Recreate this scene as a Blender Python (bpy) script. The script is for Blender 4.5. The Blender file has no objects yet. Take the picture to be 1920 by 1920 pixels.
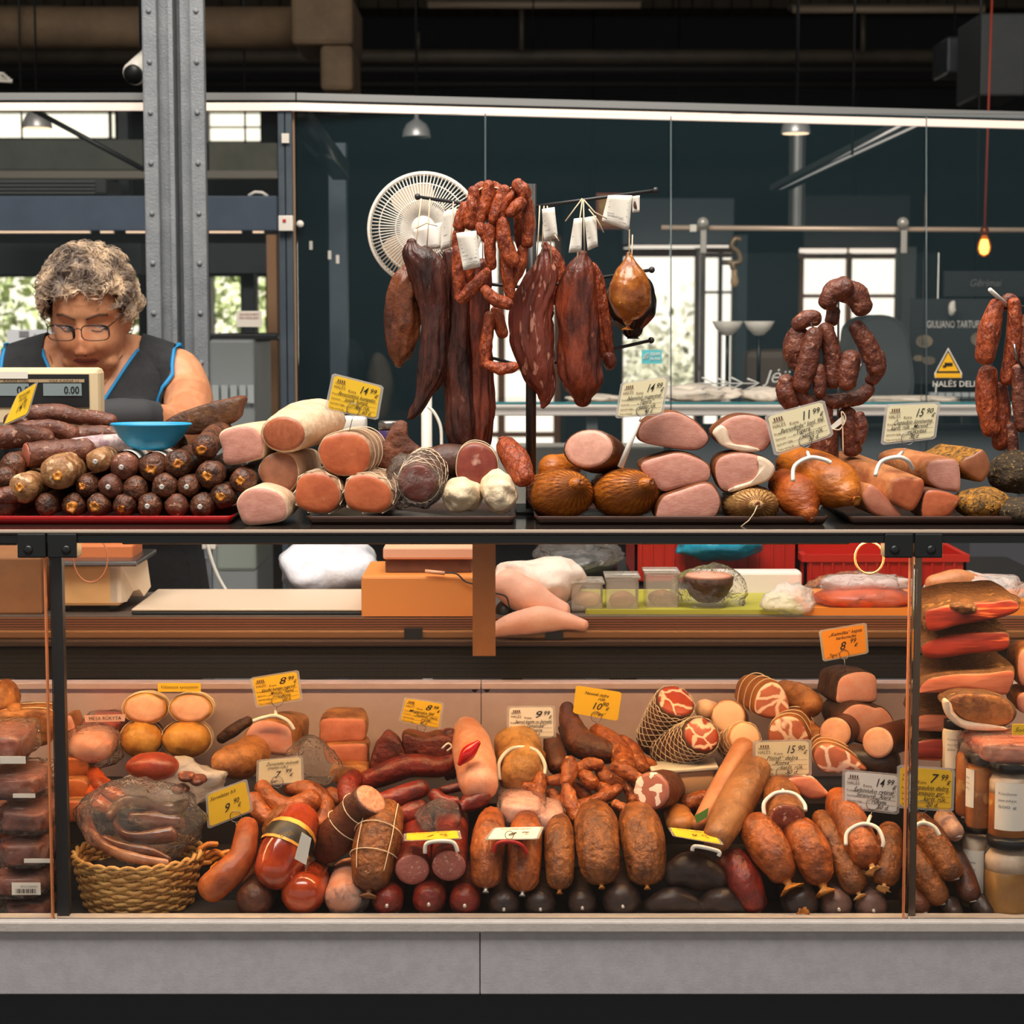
import bpy, bmesh, math, random
from mathutils import Vector, Matrix, noise
from math import sin, cos, pi, radians, atan2, sqrt
sc = bpy.context.scene
COL = sc.collection
F = 3750.0; TH = radians(5.5); CY = -3.0; CZ = 1.535
CAM = Vector((0, CY, CZ))
def P(x, y, Y):
    u = (x-960)/F; v = -(y-960)/F
    d = Vector((u, cos(TH)+v*sin(TH), -sin(TH)+v*cos(TH)))
    return CAM + d*((Y-CY)/d.y)
def S(Y): return (Y-CY)/cos(TH)/F
def lin(c): return tuple(((v/255)/12.92 if v/255 <= .04045 else ((v/255+.055)/1.055)**2.4) for v in c[:3])+(1,)

# ------------------------------------------------------------ materials
MATS = {}
def nodes(name):
    m = bpy.data.materials.new(name); m.use_nodes = True
    nt = m.node_tree; b = nt.nodes['Principled BSDF']
    return m, nt, b
def mat(name, c, rough=.5, c2=None, sc_=25, bump=0, bsc=None, metal=0, coat=0, emit=0, jit=.0, aniso=None, c3=None, sc3=90, th3=.62, spec=.5, sss=0, dist=0):
    if name in MATS: return MATS[name]
    m, nt, b = nodes(name); N = nt.nodes; L = nt.links
    b.inputs['Roughness'].default_value = rough; b.inputs['Metallic'].default_value = metal
    b.inputs['Coat Weight'].default_value = coat; b.inputs['Coat Roughness'].default_value = .18
    b.inputs['Specular IOR Level'].default_value = spec
    if sss:
        b.inputs['Subsurface Weight'].default_value = sss; b.inputs['Subsurface Radius'].default_value = (.01, .004, .002); b.inputs['Subsurface Scale'].default_value = .5
    tc = N.new('ShaderNodeTexCoord'); oi = N.new('ShaderNodeObjectInfo')
    add = N.new('ShaderNodeVectorMath'); add.operation = 'ADD'
    L.new(tc.outputs['Object'], add.inputs[0]); L.new(oi.outputs['Location'], add.inputs[1])
    vec = add.outputs[0]
    if aniso:
        mp = N.new('ShaderNodeMapping'); mp.inputs['Scale'].default_value = aniso; L.new(vec, mp.inputs[0]); vec = mp.outputs[0]
    col = None
    if c2:
        n = N.new('ShaderNodeTexNoise'); n.inputs['Scale'].default_value = sc_; n.inputs['Detail'].default_value = 8; n.inputs['Roughness'].default_value = .72; n.inputs['Distortion'].default_value = dist
        L.new(vec, n.inputs['Vector'])
        r = N.new('ShaderNodeValToRGB'); r.color_ramp.elements[0].position = .40; r.color_ramp.elements[1].position = .60
        r.color_ramp.elements[0].color = lin(c); r.color_ramp.elements[1].color = lin(c2); L.new(n.outputs['Fac'], r.inputs[0]); col = r.outputs[0]
    if c3:
        n3 = N.new('ShaderNodeTexNoise'); n3.inputs['Scale'].default_value = sc3; n3.inputs['Detail'].default_value = 3; L.new(vec, n3.inputs['Vector'])
        r3 = N.new('ShaderNodeValToRGB'); r3.color_ramp.elements[0].position = th3; r3.color_ramp.elements[1].position = th3+.07
        r3.color_ramp.elements[0].color = (0,0,0,1); r3.color_ramp.elements[1].color = (1,1,1,1); L.new(n3.outputs['Fac'], r3.inputs[0])
        mx = N.new('ShaderNodeMix'); mx.data_type = 'RGBA'; L.new(r3.outputs[0], mx.inputs[0])
        if col: L.new(col, mx.inputs[6])
        else: mx.inputs[6].default_value = lin(c)
        mx.inputs[7].default_value = lin(c3); col = mx.outputs[2]
    if jit:
        h = N.new('ShaderNodeHueSaturation'); mr = N.new('ShaderNodeMapRange'); mr.inputs[3].default_value = 1-jit; mr.inputs[4].default_value = 1+jit
        L.new(oi.outputs['Random'], mr.inputs[0]); L.new(mr.outputs[0], h.inputs['Value'])
        if col: L.new(col, h.inputs['Color'])
        else: h.inputs['Color'].default_value = lin(c)
        col = h.outputs[0]
    if col: L.new(col, b.inputs['Base Color'])
    else: b.inputs['Base Color'].default_value = lin(c)
    if bump:
        nb = N.new('ShaderNodeTexNoise'); nb.inputs['Scale'].default_value = bsc or sc_*3; nb.inputs['Detail'].default_value = 6; L.new(vec, nb.inputs['Vector'])
        bp = N.new('ShaderNodeBump'); bp.inputs['Strength'].default_value = min(1, bump); bp.inputs['Distance'].default_value = .007; L.new(nb.outputs['Fac'], bp.inputs['Height']); L.new(bp.outputs[0], b.inputs['Normal'])
    if emit:
        b.inputs['Emission Color'].default_value = lin(c); b.inputs['Emission Strength'].default_value = emit
    MATS[name] = m; return m
def marble(name, c, fat, scale=40, width=.06, rough=.35, kind='edge', thr=.35, c2=None):
    """cut meat: lean colour with fat veins (edge) or fat cubes (cell)"""
    if name in MATS: return MATS[name]
    m, nt, b = nodes(name); N = nt.nodes; L = nt.links
    b.inputs['Roughness'].default_value = rough
    tc = N.new('ShaderNodeTexCoord'); oi = N.new('ShaderNodeObjectInfo'); add = N.new('ShaderNodeVectorMath')
    L.new(tc.outputs['Object'], add.inputs[0]); L.new(oi.outputs['Location'], add.inputs[1])
    ns = N.new('ShaderNodeTexNoise'); ns.inputs['Scale'].default_value = scale*.8; ns.inputs['Detail'].default_value = 3; L.new(add.outputs[0], ns.inputs['Vector'])
    ml = N.new('ShaderNodeVectorMath'); ml.operation = 'SCALE'; ml.inputs['Scale'].default_value = .9/scale; L.new(ns.outputs['Color'], ml.inputs[0])
    ad2 = N.new('ShaderNodeVectorMath'); L.new(add.outputs[0], ad2.inputs[0]); L.new(ml.outputs[0], ad2.inputs[1])
    v = N.new('ShaderNodeTexVoronoi'); v.inputs['Scale'].default_value = scale; L.new(ad2.outputs[0], v.inputs['Vector'])
    r = N.new('ShaderNodeValToRGB')
    if kind == 'edge':
        v.feature = 'DISTANCE_TO_EDGE'; L.new(v.outputs['Distance'], r.inputs[0])
        r.color_ramp.elements[0].position = width; r.color_ramp.elements[1].position = width*2.2
        r.color_ramp.elements[0].color = (1,1,1,1); r.color_ramp.elements[1].color = (0,0,0,1)
    else:
        sp = N.new('ShaderNodeSeparateColor'); L.new(v.outputs['Color'], sp.inputs[0]); L.new(sp.outputs[0], r.inputs[0])
        r.color_ramp.elements[0].position = thr; r.color_ramp.elements[1].position = thr+.03
        r.color_ramp.elements[0].color = (1,1,1,1); r.color_ramp.elements[1].color = (0,0,0,1)
    n2 = N.new('ShaderNodeTexNoise'); n2.inputs['Scale'].default_value = 60; n2.inputs['Detail'].default_value = 4; L.new(add.outputs[0], n2.inputs['Vector'])
    m0 = N.new('ShaderNodeMix'); m0.data_type = 'RGBA'; L.new(n2.outputs['Fac'], m0.inputs[0]); m0.inputs[6].default_value = lin(c); m0.inputs[7].default_value = lin(c2 or [q*.75 for q in c])
    mx = N.new('ShaderNodeMix'); mx.data_type = 'RGBA'; L.new(r.outputs[0], mx.inputs[0]); L.new(m0.outputs[2], mx.inputs[6]); mx.inputs[7].default_value = lin(fat)
    L.new(mx.outputs[2], b.inputs['Base Color']); MATS[name] = m; return m
def film(name, c=(255,255,255), dens=.15, rough=.12, gl=.2, bump=.6, bs=60):
    """thin clear sheet: transparent, a little milk, wrinkled gloss"""
    if name in MATS: return MATS[name]
    m, nt, b = nodes(name); N = nt.nodes; L = nt.links; N.remove(b); out = N['Material Output']
    t = N.new('ShaderNodeBsdfTransparent'); d = N.new('ShaderNodeBsdfDiffuse'); d.inputs[0].default_value = lin(c)
    g = N.new('ShaderNodeBsdfGlossy'); g.inputs['Roughness'].default_value = rough
    a = N.new('ShaderNodeMixShader'); a.inputs[0].default_value = dens; L.new(t.outputs[0], a.inputs[1]); L.new(d.outputs[0], a.inputs[2])
    fr = N.new('ShaderNodeLayerWeight'); fr.inputs[0].default_value = gl
    b2 = N.new('ShaderNodeMixShader'); L.new(fr.outputs['Fresnel'], b2.inputs[0]); L.new(a.outputs[0], b2.inputs[1]); L.new(g.outputs[0], b2.inputs[2]); L.new(b2.outputs[0], out.inputs[0])
    if bump:
        tc = N.new('ShaderNodeTexCoord'); nb = N.new('ShaderNodeTexNoise'); nb.inputs['Scale'].default_value = bs; nb.inputs['Distortion'].default_value = 2; L.new(tc.outputs['Object'], nb.inputs['Vector'])
        bp = N.new('ShaderNodeBump'); bp.inputs['Strength'].default_value = bump; bp.inputs['Distance'].default_value = .006; L.new(nb.outputs['Fac'], bp.inputs['Height'])
        L.new(bp.outputs[0], g.inputs['Normal']); L.new(bp.outputs[0], d.inputs['Normal']); L.new(bp.outputs[0], fr.inputs['Normal'])
    MATS[name] = m; return m
def lamp_mat(name, c, e):
    if name in MATS: return MATS[name]
    m, nt, b = nodes(name); b.inputs['Base Color'].default_value = lin(c); b.inputs['Emission Color'].default_value = lin(c); b.inputs['Emission Strength'].default_value = e
    MATS[name] = m; return m

# ------------------------------------------------------------ objects
def props(o, label=None, cat=None, group=None, kind=None):
    if label: o['label'] = label
    if cat: o['category'] = cat
    if group: o['group'] = group
    if kind: o['kind'] = kind
    return o
def thing(name, label, cat, loc, group=None, kind=None):
    o = bpy.data.objects.new(name, None); COL.objects.link(o); o.location = loc; o.empty_display_size = .02
    bpy.context.view_layer.update
    return props(o, label, cat, group, kind)
def base_of(o):
    b = Vector((0,0,0)); q = o
    while q is not None:
        b += q.location; q = q.parent
    return b
def obj(name, bm, m, parent=None, smooth=True, loc=None, label=None):
    """link a bmesh given in WORLD coordinates as one object under parent"""
    bmesh.ops.recalc_face_normals(bm, faces=bm.faces[:])
    if smooth:
        for f in bm.faces: f.smooth = True
    me = bpy.data.meshes.new(name)
    b = base_of(parent) if parent is not None else Vector(loc or (0,0,0))
    bmesh.ops.translate(bm, vec=-b, verts=bm.verts[:]); bm.to_mesh(me); bm.free()
    for mm in (m if isinstance(m, (list, tuple)) else [m]): me.materials.append(mm)
    o = bpy.data.objects.new(name, me); COL.objects.link(o)
    if parent is not None: o.parent = parent
    else: o.location = b
    if label: o['label'] = label
    return o
def solo(name, bm, m, label, cat, group=None, kind=None, smooth=True):
    lo = Vector((1e9,)*3); hi = -lo
    for v in bm.verts:
        for k in range(3): lo[k] = min(lo[k], v.co[k]); hi[k] = max(hi[k], v.co[k])
    return props(obj(name, bm, m, None, smooth, ((lo.x+hi.x)/2, (lo.y+hi.y)/2, lo.z)), label, cat, group, kind)
def structure(name, bm, m, parent=None, smooth=False):
    o = obj(name, bm, m, parent, smooth)
    if parent is None: o['kind'] = 'structure'
    return o
def bx(bm, lo, hi, bev=0, M=None):
    lo = Vector(lo); hi = Vector(hi)
    r = bmesh.ops.create_cube(bm, size=1)
    vs = r['verts']
    for v in vs: v.co = Vector([(lo[k]+hi[k])/2 + v.co[k]*(hi[k]-lo[k]) for k in range(3)])
    if bev:
        es = list({e for v in vs for e in v.link_edges})
        r2 = bmesh.ops.bevel(bm, geom=es, offset=bev, segments=2, affect='EDGES', profile=.5)
        vs = list({v for f in r2['faces'] for v in f.verts} | {v for v in vs if v.is_valid})
    if M:
        for v in vs: v.co = M @ v.co
    return bm
def pbox(bm, x0, y0, x1, y1, Y, th, bev=0):
    """box whose front face spans these pixels at depth Y"""
    a = P((x0+x1)/2, y1, Y); b = P((x0+x1)/2, y0, Y)
    l = P(x0, (y0+y1)/2, Y); r = P(x1, (y0+y1)/2, Y)
    return bx(bm, (l.x, Y, a.z), (r.x, Y+th, b.z), bev)
def BM(): return bmesh.new()
def pb(x0, y0, x1, y1, Y, th, bev=0): return pbox(BM(), x0, y0, x1, y1, Y, th, bev)
def bar(bm, a, b, r, n=8, caps=True, r2=None):
    a = Vector(a); b = Vector(b); t = (b-a).normalized()
    ref = Vector((1,0,0)) if abs(t.x) < .8 else Vector((0,0,1))
    A = (ref - t*ref.dot(t)).normalized(); B = t.cross(A)
    r2 = r if r2 is None else r2
    R = [[bm.verts.new(p + (A*cos(2*pi*k/n)+B*sin(2*pi*k/n))*q) for k in range(n)] for p, q in ((a, r), (b, r2))]
    for k in range(n): bm.faces.new((R[0][k], R[0][(k+1)%n], R[1][(k+1)%n], R[1][k]))
    if caps: bm.faces.new(R[0][::-1]); bm.faces.new(R[1])
    return bm
def beam(bm, a, b, w, h):
    """rectangular bar from a to b, w across, h tall"""
    a = Vector(a); b = Vector(b); t = (b-a).normalized(); up = Vector((0,0,1)) if abs(t.z) < .9 else Vector((0,1,0))
    s = t.cross(up).normalized(); u = s.cross(t)
    R = [[bm.verts.new(p + s*w/2*i + u*h/2*j) for i, j in ((-1,-1),(1,-1),(1,1),(-1,1))] for p in (a, b)]
    for k in range(4): bm.faces.new((R[0][k], R[0][(k+1)%4], R[1][(k+1)%4], R[1][k]))
    bm.faces.new(R[0][::-1]); bm.faces.new(R[1]); return bm
def cat(pts, n, closed=False):
    """Catmull-Rom through tuples"""
    out = []; m = len(pts)
    rng = range(m) if closed else range(m-1)
    for i in rng:
        g = (lambda k: pts[k % m]) if closed else (lambda k: pts[max(0, min(m-1, k))])
        p0, p1, p2, p3 = g(i-1), g(i), g(i+1), g(i+2)
        for j in range(n):
            t = j/n
            out.append(tuple(.5*((2*b)+(-a+c)*t+(2*a-5*b+4*c-d)*t*t+(-a+3*b-3*c+d)*t**3) for a, b, c, d in zip(p0, p1, p2, p3)))
    if not closed: out.append(tuple(pts[-1]))
    return out
def wire(bm, pts, r, n=6, closed=False):
    pts = [Vector(p) for p in pts]; m = len(pts); R = []
    for i, p in enumerate(pts):
        a = pts[(i-1) % m] if closed or i else p; b = pts[(i+1) % m] if closed or i < m-1 else p
        t = (b-a).normalized() if (b-a).length > 1e-9 else Vector((0,0,1))
        ref = Vector((0,1,0)) if abs(t.y) < .85 else Vector((0,0,1))
        A = (ref-t*ref.dot(t)).normalized(); B = t.cross(A)
        R.append([bm.verts.new(p+(A*cos(2*pi*k/n)+B*sin(2*pi*k/n))*r) for k in range(n)])
    for i in range(m if closed else m-1):
        a, b = R[i], R[(i+1) % m]
        for k in range(n): bm.faces.new((a[k], a[(k+1)%n], b[(k+1)%n], b[k]))
    if not closed and n > 2: bm.faces.new(R[0][::-1]); bm.faces.new(R[-1])
    return bm
def skin(bm, rings, cap0=True, cap1=True):
    """faces between equal-length rings of points"""
    R = [[bm.verts.new(p) for p in r] for r in rings]; n = len(R[0])
    for a, b in zip(R, R[1:]):
        for k in range(n): bm.faces.new((a[k], a[(k+1)%n], b[(k+1)%n], b[k]))
    if cap0: bm.faces.new(R[0][::-1])
    if cap1: bm.faces.new(R[-1])
    return R
def lathe(bm, c, prof, n=28, axis=None, sq=1):
    """profile (radius, height) about the vertical through c (or about axis)"""
    c = Vector(c); t = Vector(axis or (0,0,1)).normalized(); ref = Vector((1,0,0)) if abs(t.x) < .8 else Vector((0,1,0))
    A = (ref-t*ref.dot(t)).normalized(); B = t.cross(A)
    skin(bm, [[c+t*h+(A*cos(2*pi*k/n)+B*sin(2*pi*k/n)*sq)*max(r, 1e-4) for k in range(n)] for r, h in prof]); return bm
def frames(pts):
    n = len(pts); T = []
    for i in range(n):
        a = pts[max(0, i-1)]; b = pts[min(n-1, i+1)]; T.append((b-a).normalized())
    tm = (pts[-1]-pts[0]).normalized()
    ref = Vector((1,0,0)) if abs(tm.x) < .8 else Vector((0,0,1))
    out = []
    for t in T:
        A = (ref-t*ref.dot(t))
        A = A.normalized() if A.length > 1e-3 else Vector((0,0,1)); out.append((t, A, t.cross(A)))
    return out
def tube(pts, rads, ends=('round','round'), seg=24, sq=1.0, lump=0, lf=40, seed=0, pleat=0, sub=6, sec=None, cutin=.93, crease=0):
    """lofted body; returns (body bmesh, [cap bmesh...], frames for extras)"""
    q = cat([tuple(p)+(r,) for p, r in zip(pts, rads)], sub)
    ps = [Vector(a[:3]) for a in q]; rs = [max(a[3], 1e-4) for a in q]
    fr = frames(ps); rows = []
    def hemi(p, t, r, sgn, fr_):
        o = []
        for k in range(1, 6):
            an = k/5*pi/2*.97; o.append((p+t*sgn*r*sin(an)*.85, r*cos(an), fr_, 1-k/5))
        return o
    body = [(p, r, f, 1) for p, r, f in zip(ps, rs, fr)]
    if ends[0] == 'round': body = hemi(ps[0], fr[0][0], rs[0], -1, fr[0])[::-1] + body
    elif ends[0] == 'cut': body = [(ps[0]-fr[0][0]*.002, rs[0]*cutin, fr[0], 1)] + body
    if ends[1] == 'round': body = body + hemi(ps[-1], fr[-1][0], rs[-1], 1, fr[-1])
    elif ends[1] == 'cut': body = body + [(ps[-1]+fr[-1][0]*.002, rs[-1]*cutin, fr[-1], 1)]
    L = len(body)
    def ring(p, r, f, k, idx):
        o = []
        for s in range(seg):
            th = 2*pi*s/seg; rr = r
            if sec: rr *= sec(th)
            if pleat: rr *= 1+pleat*(1-k)*sin(th*12+seed)
            if crease: rr *= 1-crease*abs(noise.noise(Vector((cos(th)*2.2, sin(th)*2.2, idx*.05+seed*3.3)))*2)+crease*.5*noise.noise(Vector((cos(th)*6, sin(th)*6, idx*.11+seed)))
            q_ = p+(f[1]*cos(th)+f[2]*sin(th)*sq)*rr
            if lump:
                d = noise.noise(q_*lf+Vector((seed*3.1, seed, 0)))+.5*noise.noise(q_*lf*2.3+Vector((seed, 7, 0)))
                q_ = q_+(q_-p)*lump*d*(.4 if (k == 1 and 'cut' in ends and (idx < 2 or idx > L-3)) else 1)
            o.append(q_)
        return o
    rings = [ring(p, r, f, k, i) for i, (p, r, f, k) in enumerate(body)]
    bm = BM(); skin(bm, rings)
    caps = []
    for side, e in enumerate(ends):
        if e == 'cut':
            rg = rings[0] if side == 0 else rings[-1]
            t = fr[0][0]*-1 if side == 0 else fr[-1][0]
            cb = BM(); c = sum(rg, Vector())/len(rg)
            R = [[c+(p-c)*s+t*(.0012+.0035*(1-s*s)) for p in rg] for s in (.985, .8, .5, .2)]
            R = [[p+t*(-.0012) for p in R[0]]]+R
            skin(cb, R, cap0=False); caps.append(cb)
    return bm, caps, (ps, rs, fr)
def netting(info, m, parent, cells=7, turns=2.2, r=.0007, sq=1, off=.0016, name='netting'):
    ps, rs, fr = info; n = len(ps); bm = BM()
    for sgn in (1, -1):
        for k in range(cells):
            pts = []
            for i in range(n*2-1):
                j = i//2; a = i % 2
                p = ps[j] if not a else (ps[j]+ps[j+1])/2; rr = rs[j] if not a else (rs[j]+rs[j+1])/2
                t, A, B = fr[j]; th = 2*pi*k/cells+sgn*turns*i/(2*n)*2
                pts.append(p+(A*cos(th)+B*sin(th)*sq)*(rr+off))
            wire(bm, pts, r, 4)
    return obj(name, bm, m, parent)
def hoop(info, i, r, m, parent, sq=1, off=.0015, name='string'):
    ps, rs, fr = info; t, A, B = fr[i]
    return obj(name, wire(BM(), [ps[i]+(A*cos(a*pi/12)+B*sin(a*pi/12)*sq)*(rs[i]+off) for a in range(24)], r, 5, True), m, parent)
def frill(p, t, r, m, parent, seed=0, name='casing_tie'):
    """gathered casing end: neck and ragged flared tail"""
    rnd = random.Random(seed); n = 14; A = (Vector((1,0,.1))-t*t.dot(Vector((1,0,.1)))).normalized(); B = t.cross(A); bm = BM(); rings = []
    for s, (h, q) in enumerate(((-.3, .5), (0, .3), (.25, .26), (.55, .62), (.75, .8), (.6, .4), (.35, .1))):
        rings.append([p+t*h*r+(A*cos(2*pi*k/n)+B*sin(2*pi*k/n))*r*q*(1+(.8*(rnd.random()-.4) if s > 2 else 0)+.12*(k % 2)) for k in range(n)])
    skin(bm, rings); return obj(name, bm, m, parent)
def zmin(bms):
    return min(v.co.z for b in bms for v in b.verts)
def DL(y): return max(.05, min(.43, .07+(1660-y)*.00125))
SEED = [0]
def sausage(name, label, cat_, pts, m, ends=('round','round'), cut=None, group=None, tie=None, sq=1.0, lump=.05, lf=45, pleat=.05, seg=24, D=None, net=None, hoops=(), strm=None, cutin=.93, sec=None, clip=None, sub=6, cutlabel=None, crease=0, ts=.42, parent=None, cells=7, turns=2.2):
    """pts: (x, y, r_px[, Y]) from the near end; radii in pixels at that depth"""
    SEED[0] += 1; sd = SEED[0]
    D = D or DL
    W = [(P(p[0], p[1], p[3] if len(p) > 3 else D(p[1])), p[2]*S(p[3] if len(p) > 3 else D(p[1]))) for p in pts]
    bm, caps, info = tube([w[0] for w in W], [w[1] for w in W], ends, seg, sq, lump, lf, sd, pleat, sub, sec, cutin, crease)
    c = W[0][0]
    if parent is None: t = thing(name, label, cat_, (c.x, c.y, zmin([bm])), group)
    else: t = parent
    b = obj('casing' if parent is None else name, bm, m, t)
    host = t if parent is None else b
    for cb in caps: obj('cut_face', cb, cut or m, host, label=cutlabel)
    ps, rs, fr = info
    if tie:
        sides = tie[1] if isinstance(tie, tuple) else (0,)
        tm = tie[0] if isinstance(tie, tuple) else tie
        for s in sides:
            tt = fr[0][0]*-1 if s == 0 else fr[-1][0]; p = ps[0] if s == 0 else ps[-1]; r = rs[0] if s == 0 else rs[-1]
            frill(p+tt*r*.86, tt, r*ts, tm, host, sd)
    if clip:
        tt = fr[0][0]*-1; k = BM(); q = ps[0]+tt*rs[0]*.86
        bar(k, q-tt*.002, q+tt*.004, .0022, 8); bar(k, q+tt*.003+Vector((-.004,0,0)), q+tt*.003+Vector((.004,0,.001)), .0013, 6)
        obj('metal_clip', k, clip, host)
    if net: netting(info, net, host, cells=cells, turns=turns, sq=sq, r=.0007 if cells < 20 else .0004)
    for i in hoops: hoop(info, int(i*(len(ps)-1)), .0009, strm, host, sq)
    return t, info
def log(name, label, cat_, x, y, r, Y, L, m, ax=0, az=0, taper=1, **k):
    """piece lying away from the viewer: near end at the pixel, straight back L metres"""
    a = P(x, y, Y); n = k.pop('n', 3); SEED[0] += 1; sd = SEED[0]
    s = S(Y); pts = [a+Vector((ax, 1, az))*L*i/n for i in range(n+1)]
    rr = [r*s*(1+(taper-1)*i/n) for i in range(n+1)]
    if k.get('bulge'): rr = [q*(1+k['bulge']*sin(pi*i/n)) for i, q in enumerate(rr)]
    k.pop('bulge', 0)
    ends = k.get('ends', ('round','round')); sq = k.get('sq', 1)
    bm, caps, info = tube(pts, rr, ends, k.get('seg', 24), sq, k.get('lump', .05), k.get('lf', 45), sd, k.get('pleat', .05), 4, k.get('sec'), k.get('cutin', .93))
    t = thing(name, label, cat_, (a.x, a.y, zmin([bm])), k.get('group'))
    obj('casing', bm, m, t)
    for cb in caps: obj('cut_face', cb, k.get('cut') or m, t)
    ps, rs, fr = info
    if k.get('tie'):
        rn = random.Random(sd); d_ = (fr[0][0]*-1+Vector((rn.uniform(-.5,.5), 0, rn.uniform(-.6,.2)))).normalized()
        frill(ps[0]-fr[0][0]*rs[0]*.84+Vector((rn.uniform(-.15,.15), 0, rn.uniform(-.2,.1)))*rs[0], d_, rs[0]*k.get('tr', rn.uniform(.34,.56)), k['tie'], t, sd)
    if k.get('net'): netting(info, k['net'], t, cells=k.get('cells', 7), turns=k.get('turns', 2.2), sq=sq)
    for i in k.get('hoops', ()): hoop(info, int(i*(len(ps)-1)), .0009, k['strm'], t, sq)
    if k.get('label_mat'):
        i0, i1 = k.get('lrange', (0, 3)); rings = []; 
        for i in range(i0, i1+1):
            tt, A, B = fr[i]; rings.append([ps[i]+(A*cos(q)+B*sin(q))*(rs[i]+.0012) for q in [radians(20+140*j/12) for j in range(13)]])
        lb = BM(); R = [[lb.verts.new(p) for p in rg] for rg in rings]
        for a_, b_ in zip(R, R[1:]):
            for j in range(12): lb.faces.new((a_[j], a_[j+1], b_[j+1], b_[j]))
        if lb.faces: obj('paper_band', lb, k['label_mat'], t)
        else: lb.free()
    return t, info
def slab(name, label, cat_, out, Y, L, rind, cut, ax=0, az=0, bs=.8, rim=.94, group=None, lump=.03, net=None, fat=None, fatm=None, sub=5, tilt=0, strings=0, strm=None, parts=None, D2=None):
    """block of meat: traced outline of the cut face at depth Y, real body going back L metres"""
    SEED[0] += 1; sd = SEED[0]
    o = cat(out, sub, True); n = len(o)
    yy = [q[1] for q in o]; ym = (min(yy)+max(yy))/2
    pts = [P(x, y, Y+tilt*(ym-y)*S(Y)) for x, y in o]; c = sum(pts, Vector())/n
    ring = lambda s, d: [c+(p-c)*s+Vector((ax*d, d, az*d)) for p in pts]
    prof = [(rim, 0), (1.0, .004), (1.01, L*.15), (1.0, L*.4), ((1+bs)/2, L*.7), (bs, L*.88), (bs*.8, L*.97), (bs*.4, L)]
    rings = []
    for j, (s, d) in enumerate(prof):
        rg = ring(s, d)
        if lump and j > 0:
            cc = c+Vector((ax*d, d, az*d))
            rg = [p+(p-cc)*lump*(noise.noise(p*38+Vector((sd,0,0)))*1.6) for p in rg]
        rings.append(rg)
    bm = BM(); skin(bm, rings)
    t = thing(name, label, cat_, (c.x, c.y, zmin([bm])), group)
    obj('rind', bm, rind, t)
    cb = BM(); u = Vector((0,-1,0)); R = [[c+(p-c)*rim*s+u*(.0012*(s < 1)+.003*(1-s*s)) for p in pts] for s in (1, .96, .75, .45, .15)]
    skin(cb, R, cap0=False); cf = obj('cut_face', cb, cut, t)
    if fat:
        fo = [P(x, y, Y) for x, y in cat(fat, 4, True)]; fc = sum(fo, Vector())/len(fo); fb = BM()
        skin(fb, [[p+Vector((0,.002,0)) for p in fo], [p+Vector((0,-.005,0)) for p in fo], [fc+(p-fc)*.8+Vector((0,-.0062,0)) for p in fo]])
        obj('fat_layer', fb, fatm, cf)
    if net:
        nb = BM()
        for s in (1, -1):
            for k in range(0, n, max(1, n//9)):
                w = []
                for j in range(12):
                    d = L*.9*j/11; idx = int(k+s*j*n/26) % n; q = 1.02 if d < L*.5 else 1.02-(1-bs)*(d/L-.5)*2
                    w.append(c+(pts[idx]-c)*(q+.015)+Vector((ax*d, d, az*d)))
                wire(nb, w, .0008, 4)
        obj('netting', nb, net, t)
    for k in range(strings):
        d = L*(.12+.7*k/max(1, strings)); wb = BM(); wire(wb, [p+Vector((0,0,0)) for p in ring(1.035, d)], .0009, 5, True); obj('string', wb, strm, t)
    return t
def blob(c, r, lump=.15, lf=20, seed=0, sub=4, sharp=False, boxy=1):
    bm = BM(); bmesh.ops.create_icosphere(bm, subdivisions=sub, radius=1)
    for v in bm.verts:
        n = v.co.normalized(); n = Vector([math.copysign(abs(q)**boxy, q) for q in n]); p = Vector((n.x*r[0], n.y*r[1], n.z*r[2]))
        q = (p+Vector(c))*lf+Vector((seed*5.3, seed, 2)); d = noise.noise(q)+.5*noise.noise(q*2.1)
        if sharp: d = .6-2.2*abs(noise.noise(q))-abs(noise.noise(q*2.3))
        v.co = Vector(c)+p*(1+lump*d)
    return bm
def pblob(x, y, rx, ry, Y, ry3, **k):
    s = S(Y); return blob(P(x, y, Y), (rx*s, ry3, ry*s), **k)

# ------------------------------------------------------------ lettering
TX = {}
def text_mesh(s, shear=0, res=2, bold=0, sp=1.0):
    key = (s, shear, res, bold, sp)
    if key in TX: return TX[key]
    cu = bpy.data.curves.new('t', 'FONT'); cu.body = s; cu.shear = shear; cu.resolution_u = res; cu.offset = bold; cu.space_character = sp
    o = bpy.data.objects.new('t', cu); COL.objects.link(o)
    dg = bpy.context.evaluated_depsgraph_get(); dg.update(); me = bpy.data.meshes.new_from_object(o.evaluated_get(dg))
    vs = [tuple(v.co[:2]) for v in me.vertices]; fs = [tuple(p.vertices) for p in me.polygons]
    bpy.data.objects.remove(o); bpy.data.curves.remove(cu); bpy.data.meshes.remove(me)
    TX[key] = (vs, fs, max([v[0] for v in vs] or [1])); return TX[key]
def put_text(bm, f, s, x, y, size, width=None, shear=0, bold=0, slope=0, mat_index=0, sp=1.0, mirror=False):
    """f maps card coordinates to the world"""
    vs, fs, w = text_mesh(s, shear, 2, bold, sp); k = size; kx = size if width is None else width/w
    if mirror: vv = [bm.verts.new(f(x+(w-a)*kx, y+b*k+(w-a)*kx*slope)) for a, b in vs]
    else: vv = [bm.verts.new(f(x+a*kx, y+b*k+a*kx*slope)) for a, b in vs]
    for q in fs:
        try:
            fc = bm.faces.new([vv[i] for i in q]); fc.material_index = mat_index
        except ValueError: pass
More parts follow.
